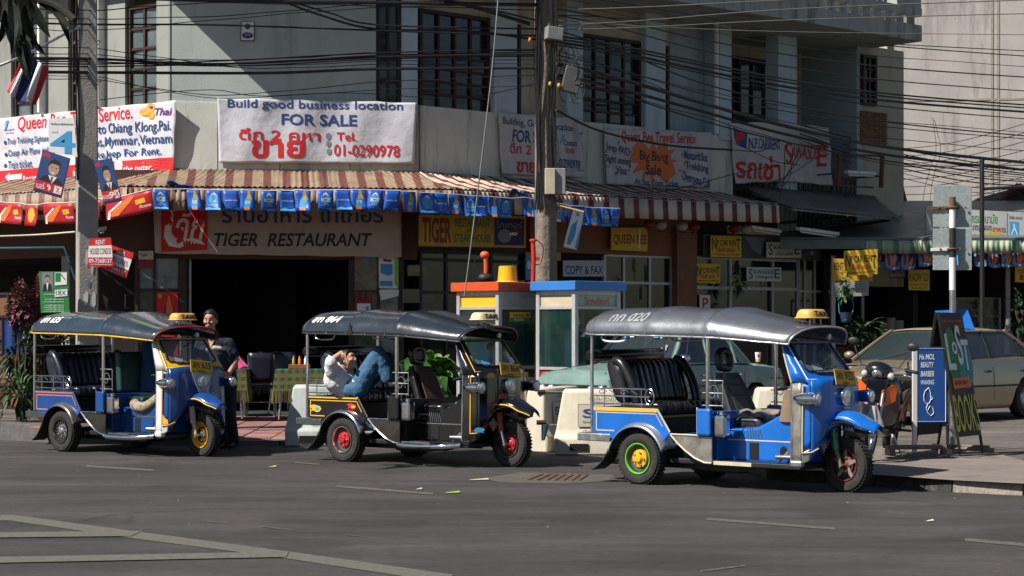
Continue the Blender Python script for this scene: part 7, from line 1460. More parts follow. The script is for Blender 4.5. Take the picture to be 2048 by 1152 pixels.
tube('ribbon', INK['sky'], [(.05,-.01,zz(502)),(.06,-.02,zz(530))], .012, ss, 5)
M_BLK = mat('black_painted_board', (.022,.018,.016), .6, var=.2, scale=6, dirt=.3, dirtcol=(.10,.08,.06))
af = thing('folding_sign', 'tall black folding board sign reading LOST BOOKS in green and yellow', 'folding sign', (at(1897,700,21.1).x, 21.1, .155), R(50))
AW, AH, AO = .27, 1.56, .27      # half width, height, spread of the feet
def apanel(s):
    f = lambda x, z: Vector((x, -s*AO*(1-z/AH)-s*.01, z))
    b = MB(); 
    for off in (0, .018*s): b.v += [tuple(f(x, z)+Vector((0,-off,0))) for x, z in ((-AW,.20),(AW,.20),(AW,AH),(-AW,AH))]
    b.f = [(0,1,2,3),(7,6,5,4),(0,4,5,1),(1,5,6,2),(2,6,7,3),(3,7,4,0)]; b.mi = [0]*6
    o = b.build('board', M_BLK, af); 
    for x in (-AW, AW): MB().tube([f(x, 0), f(x, AH)], .018, 4).build('leg', M_MATTBLACK, af)
    return o, f
ob_, _ = apanel(-1); op_, f_ = apanel(1)
sfp = lambda k: (lambda x, z: tuple(f_(x, z)+Vector((0,-.021-k*.0015,0))))
def fp(ink, pts, k, nm='print'): s_ = sfp(k); MB().add([s_(x, z) for x, z in pts], [tuple(range(len(pts)))]).build(nm, INK[ink], op_, recalc=False)
circ = lambda cx, cz, rx_, rz_: [(cx+rx_*math.cos(a*.35), cz+rz_*math.sin(a*.35)) for a in range(18)]
fp('green', circ(-.13,1.10,.16,.30), 1); fp('teal', circ(.14,1.0,.18,.28), 0); fp('lime', circ(-.16,1.22,.09,.14), 2) if 0 else None
fp('orange', [(-.22,.72),(.20,.74),(.20,.85),(-.22,.84)], 2)
for s_, x0, x1, z0, z1 in (('L',-.26,-.08,.93,1.33),('o',-.12,.0,1.1,1.24),('S',-.01,.12,.98,1.42),('T',.10,.27,.92,1.26)): lettering(s_, INK['white'], x0, x1, z0, z1, sfp(4), op_, weight=.035)
lettering('BOOKS', mat('chalk_yellow', (.50,.46,.10), .7), -.29, .27, .25, .66, sfp(3), op_, weight=.03); lettering('NOVELS FOR', INK['orange'], -.25,.2,1.45,1.48, sfp(3), op_, weight=.005); lettering('SALE', INK['orange'], .0,.22,1.40,1.43, sfp(3), op_, weight=.005); lettering('BOOK SHOP', INK['black'], -.17,.12,.765,.81, sfp(4), op_)
for py, X0, X1 in ((898,1862,1984),(893,1864,1975)): a = at(X0, 700, 21.3 if py == 898 else 21.75); b = at(X1, 700, 21.3 if py == 898 else 21.75); tag(MB().tube([(a.x,a.y,.20),(b.x,b.y-.1,.185)], .022, 4).build('timber_rail', M_WOODPOLE), 'weathered timber foot rail '+('in front of' if py == 898 else 'behind')+' the tall black folding board', 'timber')
bs = thing('standing_sign', 'blue board sign reading BEAUTY BARBER WAXING on a white post with timber foot', 'standing sign', (at(1829,700,20.8).x, 20.8, .155), R(8))
M_BSB = mat('blue_sign_enamel', (.01,.07,.27), .4, var=.08, scale=3, dirt=.15)
q_ = lambda px, py: ((px-1829)*20.8/FPX, H0+(HY-py)*20.8/FPX-.155)
MB().box(-.022,.022,-.02,.02,.03,q_(0,690)[1]).build('post', mat('chipped_white_post', (.62,.60,.58), .6, dirt=.4, dirtcol=(.25,.15,.1)), bs); MB().box(.022,q_(1896,0)[0],-.012,.012,q_(0,846)[1],q_(0,694)[1]).build('board', M_BSB, bs); MB().box(q_(1896,0)[0],q_(1896,0)[0]+.02,-.02,.02,.0,q_(0,850)[1]).build('post', M_MATTBLACK, bs)
sb = lambda x, z: (x, -.015, z)
for s_, x0, y0, x1, y1 in (('Ha MOL',1838,708,1870,719),('BEAUTY',1841,724,1868,735),('BARBER',1841,742,1869,753),('WAXING',1841,760,1869,769)): a = q_(x0,y1); b = q_(x1,y0); lettering(s_, INK['white'], a[0], b[0], a[1], b[1], sb, bs, weight=.03, shear=.15)
for pts in ([(1858,775),(1850,782),(1847,792),(1848,802),(1853,808),(1859,806),(1862,798),(1861,785),(1858,775)], [(1856,808),(1852,816),(1856,826),(1862,832),(1868,826),(1866,816),(1860,812),(1856,820)], [(1861,790),(1866,796),(1863,800)]): MB().tube([Vector((q_(*p)[0], -.016, q_(*p)[1])) for p in pts], .004, 4).build('line_drawing', INK['white'], bs)
c4 = [q_(1834,697), q_(1893,697), q_(1893,843), q_(1834,843)]; MB().tube([(a+.0,-.014,b) for a, b in c4], .004, 4, closed=True).build('border_line', INK['white'], bs)
MB().box(-.32,.36,-.03,.03,.06,.11).build('foot_rail', M_WOODPOLE, bs, bevel=.006); [MB().box(x-.03,x+.03,-.16,.12,0,.07).build('foot', M_WOODPOLE, bs, bevel=.006) for x in (-.30,.34)]
b2 = thing('folding_sign', 'plain dark folding board standing behind the blue hairdresser board', 'folding sign', (at(1862,700,21.9).x, 21.9, .155), R(30)); MB().box(-.26,.26,-.01,.01,.25,.9).build('board', M_BLK, b2, rot=(R(-8),0,0)); [MB().tube([(x,-.05,0),(x,.09,1.0)], .016, 4).build('leg', M_MATTBLACK, b2) for x in (-.27,.27)]
M_BSB2 = mat('bright_blue_plate', (.01,.13,.50), .4, var=.05)
b3 = thing('blue_plate', 'bright blue tent shaped plate wired to the street sign pole above the folding board', 'plate', at(1905,622,21.98)); [MB().add([(-.20,0,0),(.17,0,.02),(.23,s*.12,-.22),(-.20,s*.12,-.16)], [(0,1,2,3)]).build('plate', M_BSB2, b3, thick=.012) for s in (-1, 1)]

# ---------------- plants ----------------
def leaf(mb, p, d, L_, w_, droop=.3, n=4, up=Vector((0,0,1))):
    d = d.normalized(); sd = d.cross(up); sd = sd.normalized() if sd.length > .01 else Vector((1,0,0)); pts = []; prof = [.15,.8,1,.75,.05] if n == 4 else [.2,1,.05]
    k = len(mb.v); 
    for i in range(n+1):
        t = i/n; c = p+d*L_*t-Vector((0,0,1))*droop*L_*t*t; ww = w_*prof[i]/2; mb.v += [tuple(c-sd*ww+Vector((0,0,ww*.4))), tuple(c), tuple(c+sd*ww+Vector((0,0,ww*.4)))]
    for i in range(n):
        for j in range(2): mb.f.append((k+3*i+j, k+3*i+j+1, k+3*i+j+4, k+3*i+j+3)); mb.mi.append(mb.m)
    return mb
def leafmat(name, c, var=.35): return mat(name, c, .45, var=var, scale=9, spec=.4)
L4 = leafmat('leaf_deep', (.012,.03,.012))
L1, L2, L3, LP = leafmat('leaf_green', (.05,.12,.025)), leafmat('leaf_light', (.10,.20,.03)), leafmat('leaf_dark', (.02,.05,.018)), leafmat('leaf_purple', (.16,.035,.06), .6)
def bush(name, label, cat, c, rad, nleaf, ms, ll, lw, base, droop=.3, spiky=0, stem=True, pot=None):
    r = thing(name, label, cat, (c.x, c.y, base)); mb = MB(); cz = c.z-base
    for i in range(nleaf):
        mb.m = random.randrange(len(ms)); v = Vector((random.gauss(0,1), random.gauss(0,1), random.gauss(0,1))).normalized(); q = random.random()**.4
        cl = math.sin(v.x*4+v.z*3)*.15+.9
        p = Vector((v.x*rad[0]*q*cl, v.y*rad[1]*q*cl, cz+v.z*rad[2]*q*cl)); d = (v+Vector((random.uniform(-.6,.6), random.uniform(-.6,.6), random.uniform(-.2,.7))))
        leaf(mb, p, d, ll*random.uniform(.6,1.3), lw*random.uniform(.7,1.2), droop, n=2 if ll < .12 else 4)
    o = mb.build('leaves', ms, r, recalc=False, kind='stuff')
    if stem:
        for k in range(4): tube('stem', mat('plant_stem', (.08,.055,.03), .9), spline([(random.uniform(-.03,.03),0,.05),(random.uniform(-.1,.1),0,cz*.5),(random.uniform(-.5,.5)*rad[0],random.uniform(-.3,.3)*rad[1],cz)],4), .012, r, 5)
    if pot: MB().lathe([(0,0),(.13,0),(.18,.28),(.19,.28),(.19,.31),(.16,.31),(.15,.26),(0,.26)], 20).build('pot', pot, r, smooth=40)
    return r
def palm(name, label, c, base, n, L_, w_, m, arch=.6, pot=None):
    r = thing(name, label, 'plant', (c.x, c.y, base)); h = c.z-base
    tube('stem', mat('plant_stem', (.08,.055,.03)), [(0,0,.05),(0,0,h)], .03, r, 7)
    for k in range(n):
        a = k*2.4; e = random.uniform(.3,1.1); mb = MB(); leaf(mb, Vector((0,0,h-.1+.1*random.random())), Vector((math.cos(a), math.sin(a), e)), L_*random.uniform(.75,1.1), w_, arch); mb.build('leaf', m if k % 3 else L2, r, recalc=False, smooth=60)
    if pot: MB().lathe([(0,0),(.13,0),(.18,.28),(.19,.28),(.19,.31),(.16,.31),(.15,.26),(0,.26)], 20).build('pot', pot, r, smooth=40)
    return r
M_TERRA = mat('terracotta', (.22,.07,.03), .8, var=.2, dirt=.3)
bush('shrub', 'purple leaved hanging shrub before the timber lattice, left of the green poster', 'shrub', at(44,610,27.2), (.20,.2,.36), 700, [LP, leafmat('leaf_pink', (.30,.09,.11), .5), L3], .085, .055, .15)
bush('shrub', 'small purple leaved shrub just left of the concrete pole', 'shrub', at(82,596,27.4), (.10,.15,.33), 300, [LP, leafmat('leaf_pink', (.3,.09,.11))], .08, .05, .15)
bush('shrub', 'dark green ferny shrub at the foot of the purple shrub', 'shrub', at(55,700,27.6), (.42,.3,.36), 300, [L3, L3, L4], .26, .05, .15, .5); bush('shrub', 'low pale green shrub at the kerb behind the first taxi', 'shrub', at(38,785,26.8), (.26,.2,.26), 120, [L1, L3, L4], .25, .06, .15, .5)
bush('shrub', 'green shrub seen through the first taxi beside the concrete pole', 'shrub', at(115,690,27.8), (.32,.25,.25), 200, [L3, L4], .22, .05, .15, .4)
for k, (px, lb) in enumerate(((112,'left'),(134,'right'))):
    p = at(px, 800, 26.6); tag(MB().lathe([(0,0),(.09,.02),(.12,.2),(.11,.42),(.05,.52),(0,.53)], 18).build('gourd', mat('mottled_green', (.10,.20,.04), .5, var=.7, scale=12, dirt=.6, dirtcol=(.02,.05,.01)), loc=(p.x, p.y, .17), smooth=60), 'mottled green upright gourd planter behind the first taxi, '+lb+' of two', 'planter')
bb = palm('banana_plant', 'broad leaved green plant behind the black taxi, beside the orange phone box', at(852,735,25.2), .12, 11, .75, .26, leafmat('leaf_banana', (.03,.085,.02)), .7, M_TERRA)
bush('shrub', 'low leafy plant at the foot of the broad leaved plant by the phone box', 'shrub', at(868,752,25.0), (.25,.2,.2), 60, [L1, L2], .26, .14, .12)
for px, py, lb in ((1700,668,'spiky dracaena in the noodle shop planter nearest the car rental shop'),(1728,655,'tall spiky dracaena in the middle of the noodle shop planter'),(1760,672,'spiky dracaena in the noodle shop planter nearest the gold car')): palm('dracaena', lb, at(px, py, 33.5), .15, 22, .62, .07, L3, .45, M_TERRA)
bush('shrub', 'dark foliage mass before the noodle shop counter', 'shrub', at(1725,715,33.2), (.55,.3,.45), 380, [L3, L4, L4], .22, .05, .15, .4)
hp = bush('hanging_plant', 'trailing plant hanging on blue cords before the dark noodle shop', 'hanging plant', at(1692,570,34.2), (.12,.12,.30), 120, [L1, L2], .10, .05, at(1692,600,34.2).z, .6, stem=False)
for s in (-1, 1): tube('cord', INK['sky'], spline([(0,0,.3),(s*.12,0,0),(s*.11,0,-.25),(0,0,-.3)],4), .007, hp, 4)
MB().lathe([(0,-.42),(.08,-.40),(.12,-.22),(.10,-.22),(0,-.24)], 14).build('pot', mat('dark_blue_pot', (.02,.04,.08), .5), hp, smooth=50)
bush('hanging_plant', 'small trailing plant in the car rental window corner', 'hanging plant', FR.w(rx(1458),-.25,fzz(FR,1458,560)), (.14,.1,.28), 90, [L1, L3], .10, .05, fzz(FR,1458,590), .6, stem=False)
bush('shrub', 'dark leafy plant at the picture edge in the noodle shop', 'shrub', at(2040,620,36), (.2,.2,.4), 80, [L4], .15, .05, .15)
bush('weed', 'green weed growing at the black painted kerb', 'weed', G(1865,975)+Vector((0,-.03,.05)), (.10,.03,.035), 60, [L1, L3], .05, .015, 0, .3, stem=False)
bush('weed', 'tiny green weed at the kerb corner under the bright blue taxi', 'weed', G(1525,952)+Vector((0,0,.05)), (.05,.04,.05), 30, [L1, L2], .05, .015, 0, .3, stem=False)
# big dark leaves hanging in from above at the left
tr = thing('tree', 'dark drooping tree branch with long broad leaves over the flag', 'tree', at(60,-60,19)); tr.location.z = at(60,-60,19).z
o0 = tr.location.copy(); M_LK = leafmat('leaf_near_black', (.012,.016,.010))
tube('branch', mat('dark_bark', (.02,.018,.015), .9), spline([at(-120,-60,19)-o0, at(20,-20,19)-o0, at(110,10,18.9)-o0, at(150,40,18.8)-o0],5), .035, tr, 7)
for (x0,y0,x1,y1,w_) in ((20,-10,22,110,20),(30,0,48,120,24),(60,0,100,75,20),(75,5,148,40,14),(95,5,150,62,14),(40,30,62,150,20),(10,20,-6,90,18),(50,10,78,95,20),(15,40,60,130,18),(105,10,140,90,12),(0,0,-10,60,20),(35,60,60,168,14),(0,40,50,88,16),(60,80,90,110,12)):
    a = at(x0,y0,19+random.uniform(-.2,.2))-o0; b = at(x1,y1,19+random.uniform(-.3,.3))-o0; d = b-a; sd = Vector((d.z,0,-d.x)).normalized()*w_*19/FPX/2; mb = MB(); nn = 6
    bend = Vector((random.uniform(-.05,.05), 0, 0))
    for i in range(nn+1): t = i/nn; c = a+d*t+bend*math.sin(math.pi*t); ww = [.25,.8,1,1,.85,.5,.05][i]; mb.v += [tuple(c-sd*ww), tuple(c+Vector((0,.03,0))), tuple(c+sd*ww)]
    for i in range(nn):
        for j in range(2): mb.f.append((3*i+j, 3*i+j+1, 3*i+j+4, 3*i+j+3)); mb.mi.append(0)
    mb.build('leaf', M_LK, tr, recalc=False, smooth=60)
# national flag on its staff
fl = thing('flag', 'red white and blue striped flag hanging limp on a slanting staff', 'flag', at(45,118,24.5)); o0 = fl.location.copy()
tube('staff', M_STEEL, [at(-30,142,24.5)-o0, at(48,112,24.5)-o0, at(160,52,25.6)-o0], .018, fl, 6)
for k, (ink, u0, u1) in enumerate((('red',0,.167),('white',.167,.333),('navy',.333,.667),('white',.667,.833),('red',.833,1))):
    def ff(u, v, a=u0, b=u1):
        s = a+(b-a)*u; top = at(40+s*56, 112+abs(s-.35)*36, 24.5)-o0; bot = at(12+s*52+(8 if s > .6 else 0), 182+s*44-(s>.66)*14, 24.5)-o0
        return tuple(top*(1-v)+bot*v+Vector((0, .05*math.sin(s*14+v*2), 0)))
    MB().grid(ff, 5, 10).build('stripe', INK[ink], fl, smooth=70, thick=.004, recalc=False)
# ---------------- left shop front behind the concrete pole ----------------
fb(FL, 'fascia', M_BROWN, lx(-500), -.2, .05, .2, 2.75, ZB0-.55); 
Mx = FPM[id(FL)]; MB().add([(lx(-500),3,.16),(0,3,.16),(0,3,3),(lx(-500),3,3)], [(0,1,2,3)], Mx).build('interior_wall', M_DARKW, bld); MB().add([(lx(-500),.1,2.76),(0,.1,2.76),(0,3,2.76),(lx(-500),3,2.76)], [(0,1,2,3)], Mx).build('ceiling', M_VOID, bld)
fb(FL, 'floor', M_DARKW, lx(-500), 0, .05, 3, .1, .17); fb(FL, 'column', M_GREYW, lx(132), lx(148), -.1, .15, .15, 2.76)
lt = FL.thing('lattice_shelf', 'dark brown timber lattice shelving behind the purple shrub', 'shelf', x=lx(-60), y=-.35, z=.16); W_ = lx(72)-lx(-60)
for k in range(7): MB().box(k*W_/6-.02,k*W_/6+.02,-.02,.02,0,2.0).build('upright', M_WFRAME, lt)
for k in range(6): MB().box(-.02,W_+.02,-.025,.025,k*.39,k*.39+.045).build('shelf_board', M_WFRAME, lt)
for k in range(6):
    for j in range(5): MB().box(k*W_/6+.02,(k+1)*W_/6-.02,.02,.03,j*.39+.045,(j+1)*.39).build('back_board', flat('shelf_back_%d' % ((k+j)%3), [(.12,.045,.015),(.08,.03,.012),(.16,.07,.03)][(k+j)%3]), lt)
tag(tube('pipe', mat('dull_teal_pipe', (.02,.08,.10), .5), [at(-10,497,27.6), at(128,495,27.6), at(152,560,27.6)], .02), 'thin teal pipe frame above the purple shrub', 'pipe'); tag(tube('rope', M_CRE, spline([at(-10,473,27.4), at(70,470,27.4), at(150,464,27.2)],4), .014), 'pale slack rope strung left of the concrete pole under the red pennants', 'rope')
tag(MB().grid(lambda u, v: (-.12+.3*u, .02*math.sin(9*u), -.5*v), 8, 4).build('cloth', mat('royal_blue_cloth', (.01,.04,.16), .9), loc=at(20,640,27.4)+Vector((0,0,.0)), thick=.01), 'royal blue cloth hanging at the left picture edge', 'cloth')
lampfit('white tube light on the brown fascia right of the concrete pole', FM, 196,458,213,455,-.1)
pf = FM.thing('picture_frame', 'faint square picture frame on the dark wall right of the pole', 'picture', x=fxx(FM,256), y=.5, z=fzz(FM,256,603)); MB().tube([(-.08,0,-.1),(.08,0,-.1),(.08,0,.12),(-.08,0,.12)], .01, 4, closed=True).build('frame', M_STEEL, pf)
sheet(FM, 'poster', 'white paper strip with red band at the top of the left glass screen', 'poster', [(277,502),(307,502),(307,535),(277,535)], -.03, INK['cream'], [('p','maroon',[(277,519),(307,519),(307,535),(277,535)]), ('t','Tiger','black',279,506,296,514)])
sheet(FM, 'poster', 'red beer poster with bottle in the left glass screen', 'poster', [(313,584),(356,584),(356,648),(313,648)], -.03, INK['red'], [('c','gold',320,592,4,5), ('p','orange',[(336,592),(340,592),(341,602),(346,618),(346,646),(330,646),(330,618),(335,602)]), ('p','navy',[(326,644),(330,612),(333,612),(330,646)]), ('p','navy',[(347,612),(349,612),(349,646),(346,646)])])
sheet(FM, 'poster', 'pale blue and lime poster in the upper right glass screen', 'poster', [(757,513),(797,515),(797,577),(758,576)], -.03, INK['white'], [('p','sky',[(761,528),(785,528),(785,548),(777,552),(761,546)]), ('p','sky',[(760,562),(785,562),(785,572),(760,572)]), ('p','lime',[(789,516),(797,516),(797,577),(789,568)]), ('p','maroon',[(766,518),(784,520),(782,524),(768,523)])])
sheet(FM, 'poster', 'small orange and blue strip at the top of the right glass screen', 'poster', [(709,512),(753,514),(753,521),(709,518)], -.03, INK['sky'], [('p','orange',[(709,512),(722,512),(722,519),(709,518)])])
sheet(FM, 'poster', 'red and white framed notice in the lower right glass screen', 'poster', [(709,584),(744,584),(744,625),(709,625)], -.03, INK['maroon'], [('p','white',[(714,607),(741,607),(741,625),(714,625)]), ('t','U','black',718,584,734,602,0,0,.04), ('p','sky',[(731,614),(737,612),(738,625),(734,625)])])
sheet(FM, 'poster', 'white tilted paper in the lower right glass screen', 'poster', [(758,580),(798,579),(797,592),(762,601)], -.035, INK['white'])
# ---------------- people ----------------
M_SKIN = mat('skin', (.46,.25,.16), .5, var=.08, scale=8, spec=.4); M_HAIR = mat('black_hair', (.008,.007,.007), .45, var=.2, scale=60, bump=.3, bscale=120)
def capsule_union(name, m, chains, parent, voxel=.011, ells=(), smooth_it=6, disp=0):
    """one continuous surface: tapered limbs and ellipsoids fused by a voxel remesh"""
    mb = MB()
    for pts, rs in chains:
        P = [Vector(p) for p in pts]; Q = []; RR = []
        for i in range(len(P)-1):
            for k in range(5): t = k/5; Q.append(P[i].lerp(P[i+1], t)); RR.append(rs[i]*(1-t)+rs[i+1]*t)
        Q.append(P[-1]); RR.append(rs[-1]); mb.tube(Q, RR, 16)
        for p, r in zip(P, rs): mb.ell(p, (r,r,r), 14, 10)
    for e in ells:
        c, r = e[0], e[1]; M_ = None
        if len(e) > 2: M_ = Matrix.Translation(c) @ Euler(e[2]).to_matrix().to_4x4(); c = (0,0,0)
        mb.ell(c, r, 20, 14, M_)
    o = mb.build(name, m, parent, smooth=180)
    rm = o.modifiers.new('fuse', 'REMESH'); rm.mode = 'VOXEL'; rm.voxel_size = voxel; rm.use_smooth_shade = True
    sm = o.modifiers.new('smooth', 'SMOOTH'); sm.iterations = smooth_it; sm.factor = .5
    if any(q in name for q in ('shirt', 'trousers')):
        tx = bpy.data.textures.get('folds') or bpy.data.textures.new('folds', 'CLOUDS'); tx.noise_scale = .055; tx.noise_depth = 1
        dp = o.modifiers.new('folds', 'DISPLACE'); dp.texture = tx; dp.strength = .015; dp.mid_level = .5
    return o
def V(*a): return Vector(a)
def fingers(wrist, palm_dir, side, L_=.18, curl=.5, down=Vector((0,0,-1))):
    """hand chains: palm plus four bent fingers and a thumb; side = direction of the thumb"""
    d = palm_dir.normalized(); s = (side-d*side.dot(d)).normalized(); nrm = d.cross(s)
    ch = []; ell = []
    pc = wrist+d*.045
    for k in range(4):
        off = s*(.030-.020*k); ln = (.075,.083,.078,.062)[k]; b0 = wrist+d*.085+off; b1 = b0+d*ln*.5+nrm*curl*ln*.25; b2 = b1+d*ln*.32+nrm*curl*ln*.45
        ch.append(([wrist+d*.02+off*.6, b0], [.014,.013])); ch.append(([b0, b1, b2], [.0115,.010,.008]))
    t0 = wrist+d*.02+s*.02; t1 = t0+s*.035+d*.03; t2 = t1+d*.035+s*.008; ch.append(([t0, t1, t2], [.015,.012,.009]))
    return ch, [(tuple(pc), (.03,.03,.03))]
def head(c, yaw, pitch, rt, s=1., hair='short', roll=0):
    """returns ellipsoids for the skin and builds eyes, brows, mouth and hair around head centre c"""
    M_ = Matrix.Translation(c) @ Euler((pitch, roll, yaw)).to_matrix().to_4x4()   # face looks along local -y
    rotE = (pitch, roll, yaw); L = lambda x, y, z: tuple(M_ @ Vector((x*s, y*s, z*s)))
    E = [(L(0,.012,.02), (.076*s,.094*s,.105*s), rotE), (L(0,-.018,-.055), (.056*s,.062*s,.062*s), rotE), (L(0,-.092,-.012), (.015*s,.022*s,.022*s), rotE), (L(0,-.082,.012), (.011*s,.018*s,.03*s), rotE),
         (L(.04,-.062,-.015), (.025*s,.025*s,.022*s), rotE), (L(-.04,-.062,-.015), (.025*s,.025*s,.022*s), rotE), (L(.080,.012,-.005), (.010*s,.02*s,.032*s), rotE), (L(-.080,.012,-.005), (.010*s,.02*s,.032*s), rotE), (L(0,-.074,-.058), (.024*s,.012*s,.012*s), rotE), (L(0,-.068,-.098), (.02*s,.014*s,.016*s), rotE), (L(0,-.07,.05), (.05*s,.02*s,.03*s), rotE)]
    def feats():
        for sx in (-1, 1):
            MB().ell(L(sx*.031,-.078,.014), (.012,.006,.0045), 10, 6).build('eye', INK['white'], rt, smooth=60); MB().ell(L(sx*.031,-.087,.014), (.0075,.004,.0048), 8, 6).build('pupil', M_HAIR, rt, smooth=60)
            MB().tube([L(sx*.048,-.080,.034), L(sx*.032,-.090,.040), L(sx*.015,-.090,.036)], .0032, 5).build('eyebrow', M_HAIR, rt, smooth=60)
        MB().tube([L(-.024,-.082,-.056), L(0,-.088,-.054), L(.024,-.082,-.056)], .003, 5).build('mouth', mat('lip', (.25,.10,.07), .5), rt, smooth=60)
        hb = MB()
        def hf(u, v):
            a = 2*math.pi*u; ph = v*math.pi*.60; fr = math.cos(a+math.pi/2); x = math.sin(ph)*math.cos(a); y = math.sin(ph)*math.sin(a); z = math.cos(ph)
            lim = .34 if y < -.2 else 1     # hairline
            phl = (.27+.35*max(0, min(1, (y+.8)/1.0)))*math.pi; ph2 = v*phl if math.sin(a) < .1 else v*math.pi*.62
            x = math.sin(ph2)*math.cos(a); y = math.sin(ph2)*math.sin(a); z = math.cos(ph2); j = 1+.012*math.sin(a*17+v*9)+.010*math.sin(a*31)
            return L(x*.087*j, .014+y*.104*j, .022+z*.120*j)
        hb.grid(hf, 48, 14); hb.build('hair', M_HAIR, rt, smooth=70, thick=.012)
    return E, feats
# --- the standing man
Yp = 24.35; pm = thing('person', 'standing man in a navy polo shirt with cream chest stripe and dark jeans', 'person', (at(446,900,Yp).x, Yp, .012), R(0), None)
k = Yp/FPX; 
def J(px, py, dy=0): return V((px-446)*k, dy, (898-py)*k)
hc = J(421,645,-.02); nk = J(424,674,.01)
shL, shR = J(400,691,.0), J(458,689,.02)      # picture left / right shoulders
pel = J(444,775,.02); ch_ = J(432,712,.0)
elR = J(472,722,.03); wrR = J(459,752,-.10); elL = J(392,722,.02); wrL = J(428,752,-.16)
hipL, hipR = J(433,782,.02), J(457,782,.02); knL, knR = J(440,836,-.03), J(460,836,-.0); anL, anR = J(449,886,.0), J(466,884,.06)
E_, feats = head(hc, R(-6), R(2), pm, 1.03)
hR, eR = fingers(wrR, J(446,757,-.16)-wrR, V(0,-.3,1)); hL, eL = fingers(wrL, J(446,757,-.19)-wrL, V(0,-.3,1))
capsule_union('body', M_SKIN, [([pel, J(438,745), ch_, J(426,690,.01), nk, hc+V(0,.01,-.05)], [.13,.125,.14,.10,.055,.055]), ([shL, elL, wrL], [.046,.042,.030]), ([shR, elR, wrR], [.046,.042,.030]), ([J(426,692,.01), shL], [.055,.046]), ([J(426,692,.01), shR], [.055,.046]),
    ([hipL, knL, anL], [.09,.06,.042]), ([hipR, knR, anR], [.09,.06,.042])]+hR+hL, pm, .0075, E_+eR+eL, 3)
feats()
M_NAVY = mat('navy_polo', (.010,.013,.030), .85, var=.15, scale=6, bump=.3, bscale=14); M_JEAN = mat('dark_jeans', (.012,.016,.028), .9, var=.25, scale=8, bump=.35, bscale=18)
slv = lambda a, b, t: a.lerp(b, t)
capsule_union('shirt', M_NAVY, [([J(443,772,.02), J(438,745), ch_, J(428,694,.01), J(425,680,.012)], [.148,.142,.158,.118,.065]), ([J(428,690,.01), shL, slv(shL, elL, .72)], [.088,.070,.062]), ([J(428,690,.01), shR, slv(shR, elR, .72)], [.088,.070,.064]), ([J(412,706,-.01), J(412,760,0)], [.10,.10]), ([J(452,706,.02), J(458,765,.02)], [.10,.105])], pm, .011, [], 5)
capsule_union('trousers', M_JEAN, [([J(434,778,.02), knL, anL+V(0,0,-.01)], [.112,.082,.072]), ([J(456,778,.02), knR, anR+V(0,0,-.01)], [.112,.082,.072]), ([J(434,776,.02), J(456,776,.02)], [.115,.115])], pm, .011, [], 5)
for a in (anL, anR): capsule_union('shoe', mat('dark_brown_shoe', (.03,.018,.012), .4), [([a+V(0,.03,-.03), V(a.x-.01, a.y-.06, .035), V(a.x-.02, a.y-.17, .03)], [.045,.042,.038])], pm, .01)
stm = MB(); M_STR = mat('cream_stripe', (.50,.44,.36), .85)
capsule_union('chest_stripe', M_STR, [([J(411,705,-.055), J(420,701,-.098), J(431,699,-.118), J(443,700,-.104), J(451,703,-.065)], [.014,.030,.034,.030,.014])], pm, .007, [], 2)
capsule_union('collar', M_NAVY, [([J(415,682,-.03), J(421,689,-.09), J(424,692,-.10)], [.018,.02,.014]), ([J(434,680,-.03), J(430,688,-.09), J(425,692,-.10)], [.018,.02,.014]), ([J(415,682,-.03), J(420,677,.06), J(434,680,-.03)], [.018,.018,.018])], pm, .009)
MB().add([J(419,684,-.085), J(431,684,-.085), J(425,698,-.165)], [(0,1,2)]).build('placket', M_SKIN, pm)
tag(box('handkerchief', INK['cream'], -.01,.01,-.01,.01,0,.01, loc=(0,0,-5)), None) if 0 else None
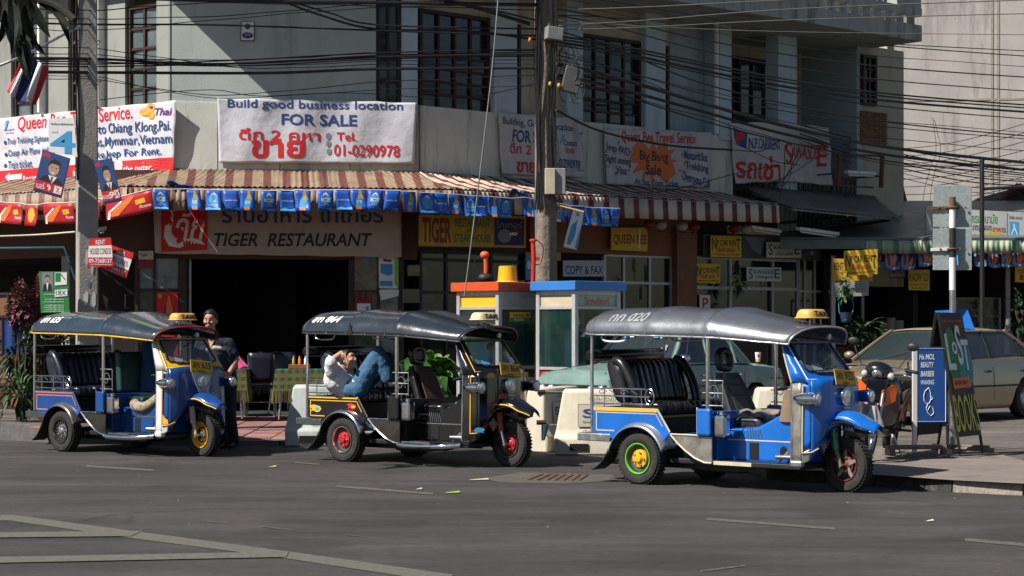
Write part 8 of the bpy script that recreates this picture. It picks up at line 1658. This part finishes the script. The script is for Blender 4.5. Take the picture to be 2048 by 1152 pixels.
# --- the sleeping man in the black taxi
M2 = T2.matrix_world; inv = M2.inverted(); ps = thing('person', 'man in white shirt and blue jeans lying asleep across the black taxi seat', 'person', onT(T2, (-.1, 0, .80)), 0)
o0 = ps.location.copy()
def K(px, py, dY=0): return at(px, py, 21.93+dY)-o0
hc2 = K(697,722,.05); nk2 = K(684,738,.05); sh2 = K(664,742,-.05); sh2b = K(680,738,.25); chest = K(674,758,.08); waist = K(694,774,.10); pel2 = K(714,780,.10)
el2 = K(655,718,-.05) ; el2 = K(662,722,-.12); wr2 = K(683,706,-.10); hip2, hip2b = K(716,778,-.0), K(720,776,.24); kn2 = K(756,708,-.0); an2 = K(776,762,-.02); kn2b = K(778,722,.28); an2b = K(798,775,.3)
E2, feats2 = head(hc2, R(62), R(-20), ps, .98, roll=R(8))
hh, eh = fingers(wr2, K(690,716,-.12)-wr2, V(.2,-.8,.3))
capsule_union('body', M_SKIN, [([pel2, waist, chest, K(674,744,.08), nk2, hc2], [.11,.105,.115,.09,.05,.05]), ([sh2, el2, wr2], [.05,.042,.030]), ([sh2b, K(698,756,.3), K(712,764,.25)], [.05,.042,.032]), ([K(674,746,.08), sh2], [.07,.055]), ([K(674,746,.08), sh2b], [.07,.055]), ([hip2, kn2, an2], [.085,.058,.04]), ([hip2b, kn2b, an2b], [.085,.058,.04])]+hh, ps, .0075, E2+eh, 3)
feats2()
M_WSH = mat('white_shirt', (.66,.66,.70), .85, var=.06, scale=5, bump=.6, bscale=11); M_DEN = mat('blue_denim', (.045,.12,.22), .9, var=.3, scale=7, bump=.6, bscale=12)
capsule_union('shirt', M_WSH, [([waist, chest, K(674,746,.08), nk2.lerp(K(674,746,.08),.4)], [.145,.16,.13,.075]), ([K(672,746,.03), sh2, sh2.lerp(el2,.85)], [.10,.088,.075]), ([K(676,744,.1), sh2b, sh2b.lerp(K(698,756,.3),.8)], [.085,.075,.068])], ps, .011, [], 4)
capsule_union('trousers', M_DEN, [([K(708,778,.05), hip2, kn2, an2+V(-.01,0,.03)], [.13,.128,.092,.070]), ([K(712,776,.2), hip2b, kn2b, an2b], [.115,.112,.080,.062]), ([K(704,778,.02), K(706,776,.22)], [.118,.118])], ps, .011, [], 4)
for a in (an2, an2b): capsule_union('shoe', M_MATTBLACK, [([a+V(0,0,.0), a+V(.05,-.02,-.05), a+V(.15,-.03,-.04)], [.045,.042,.035])], ps, .01)
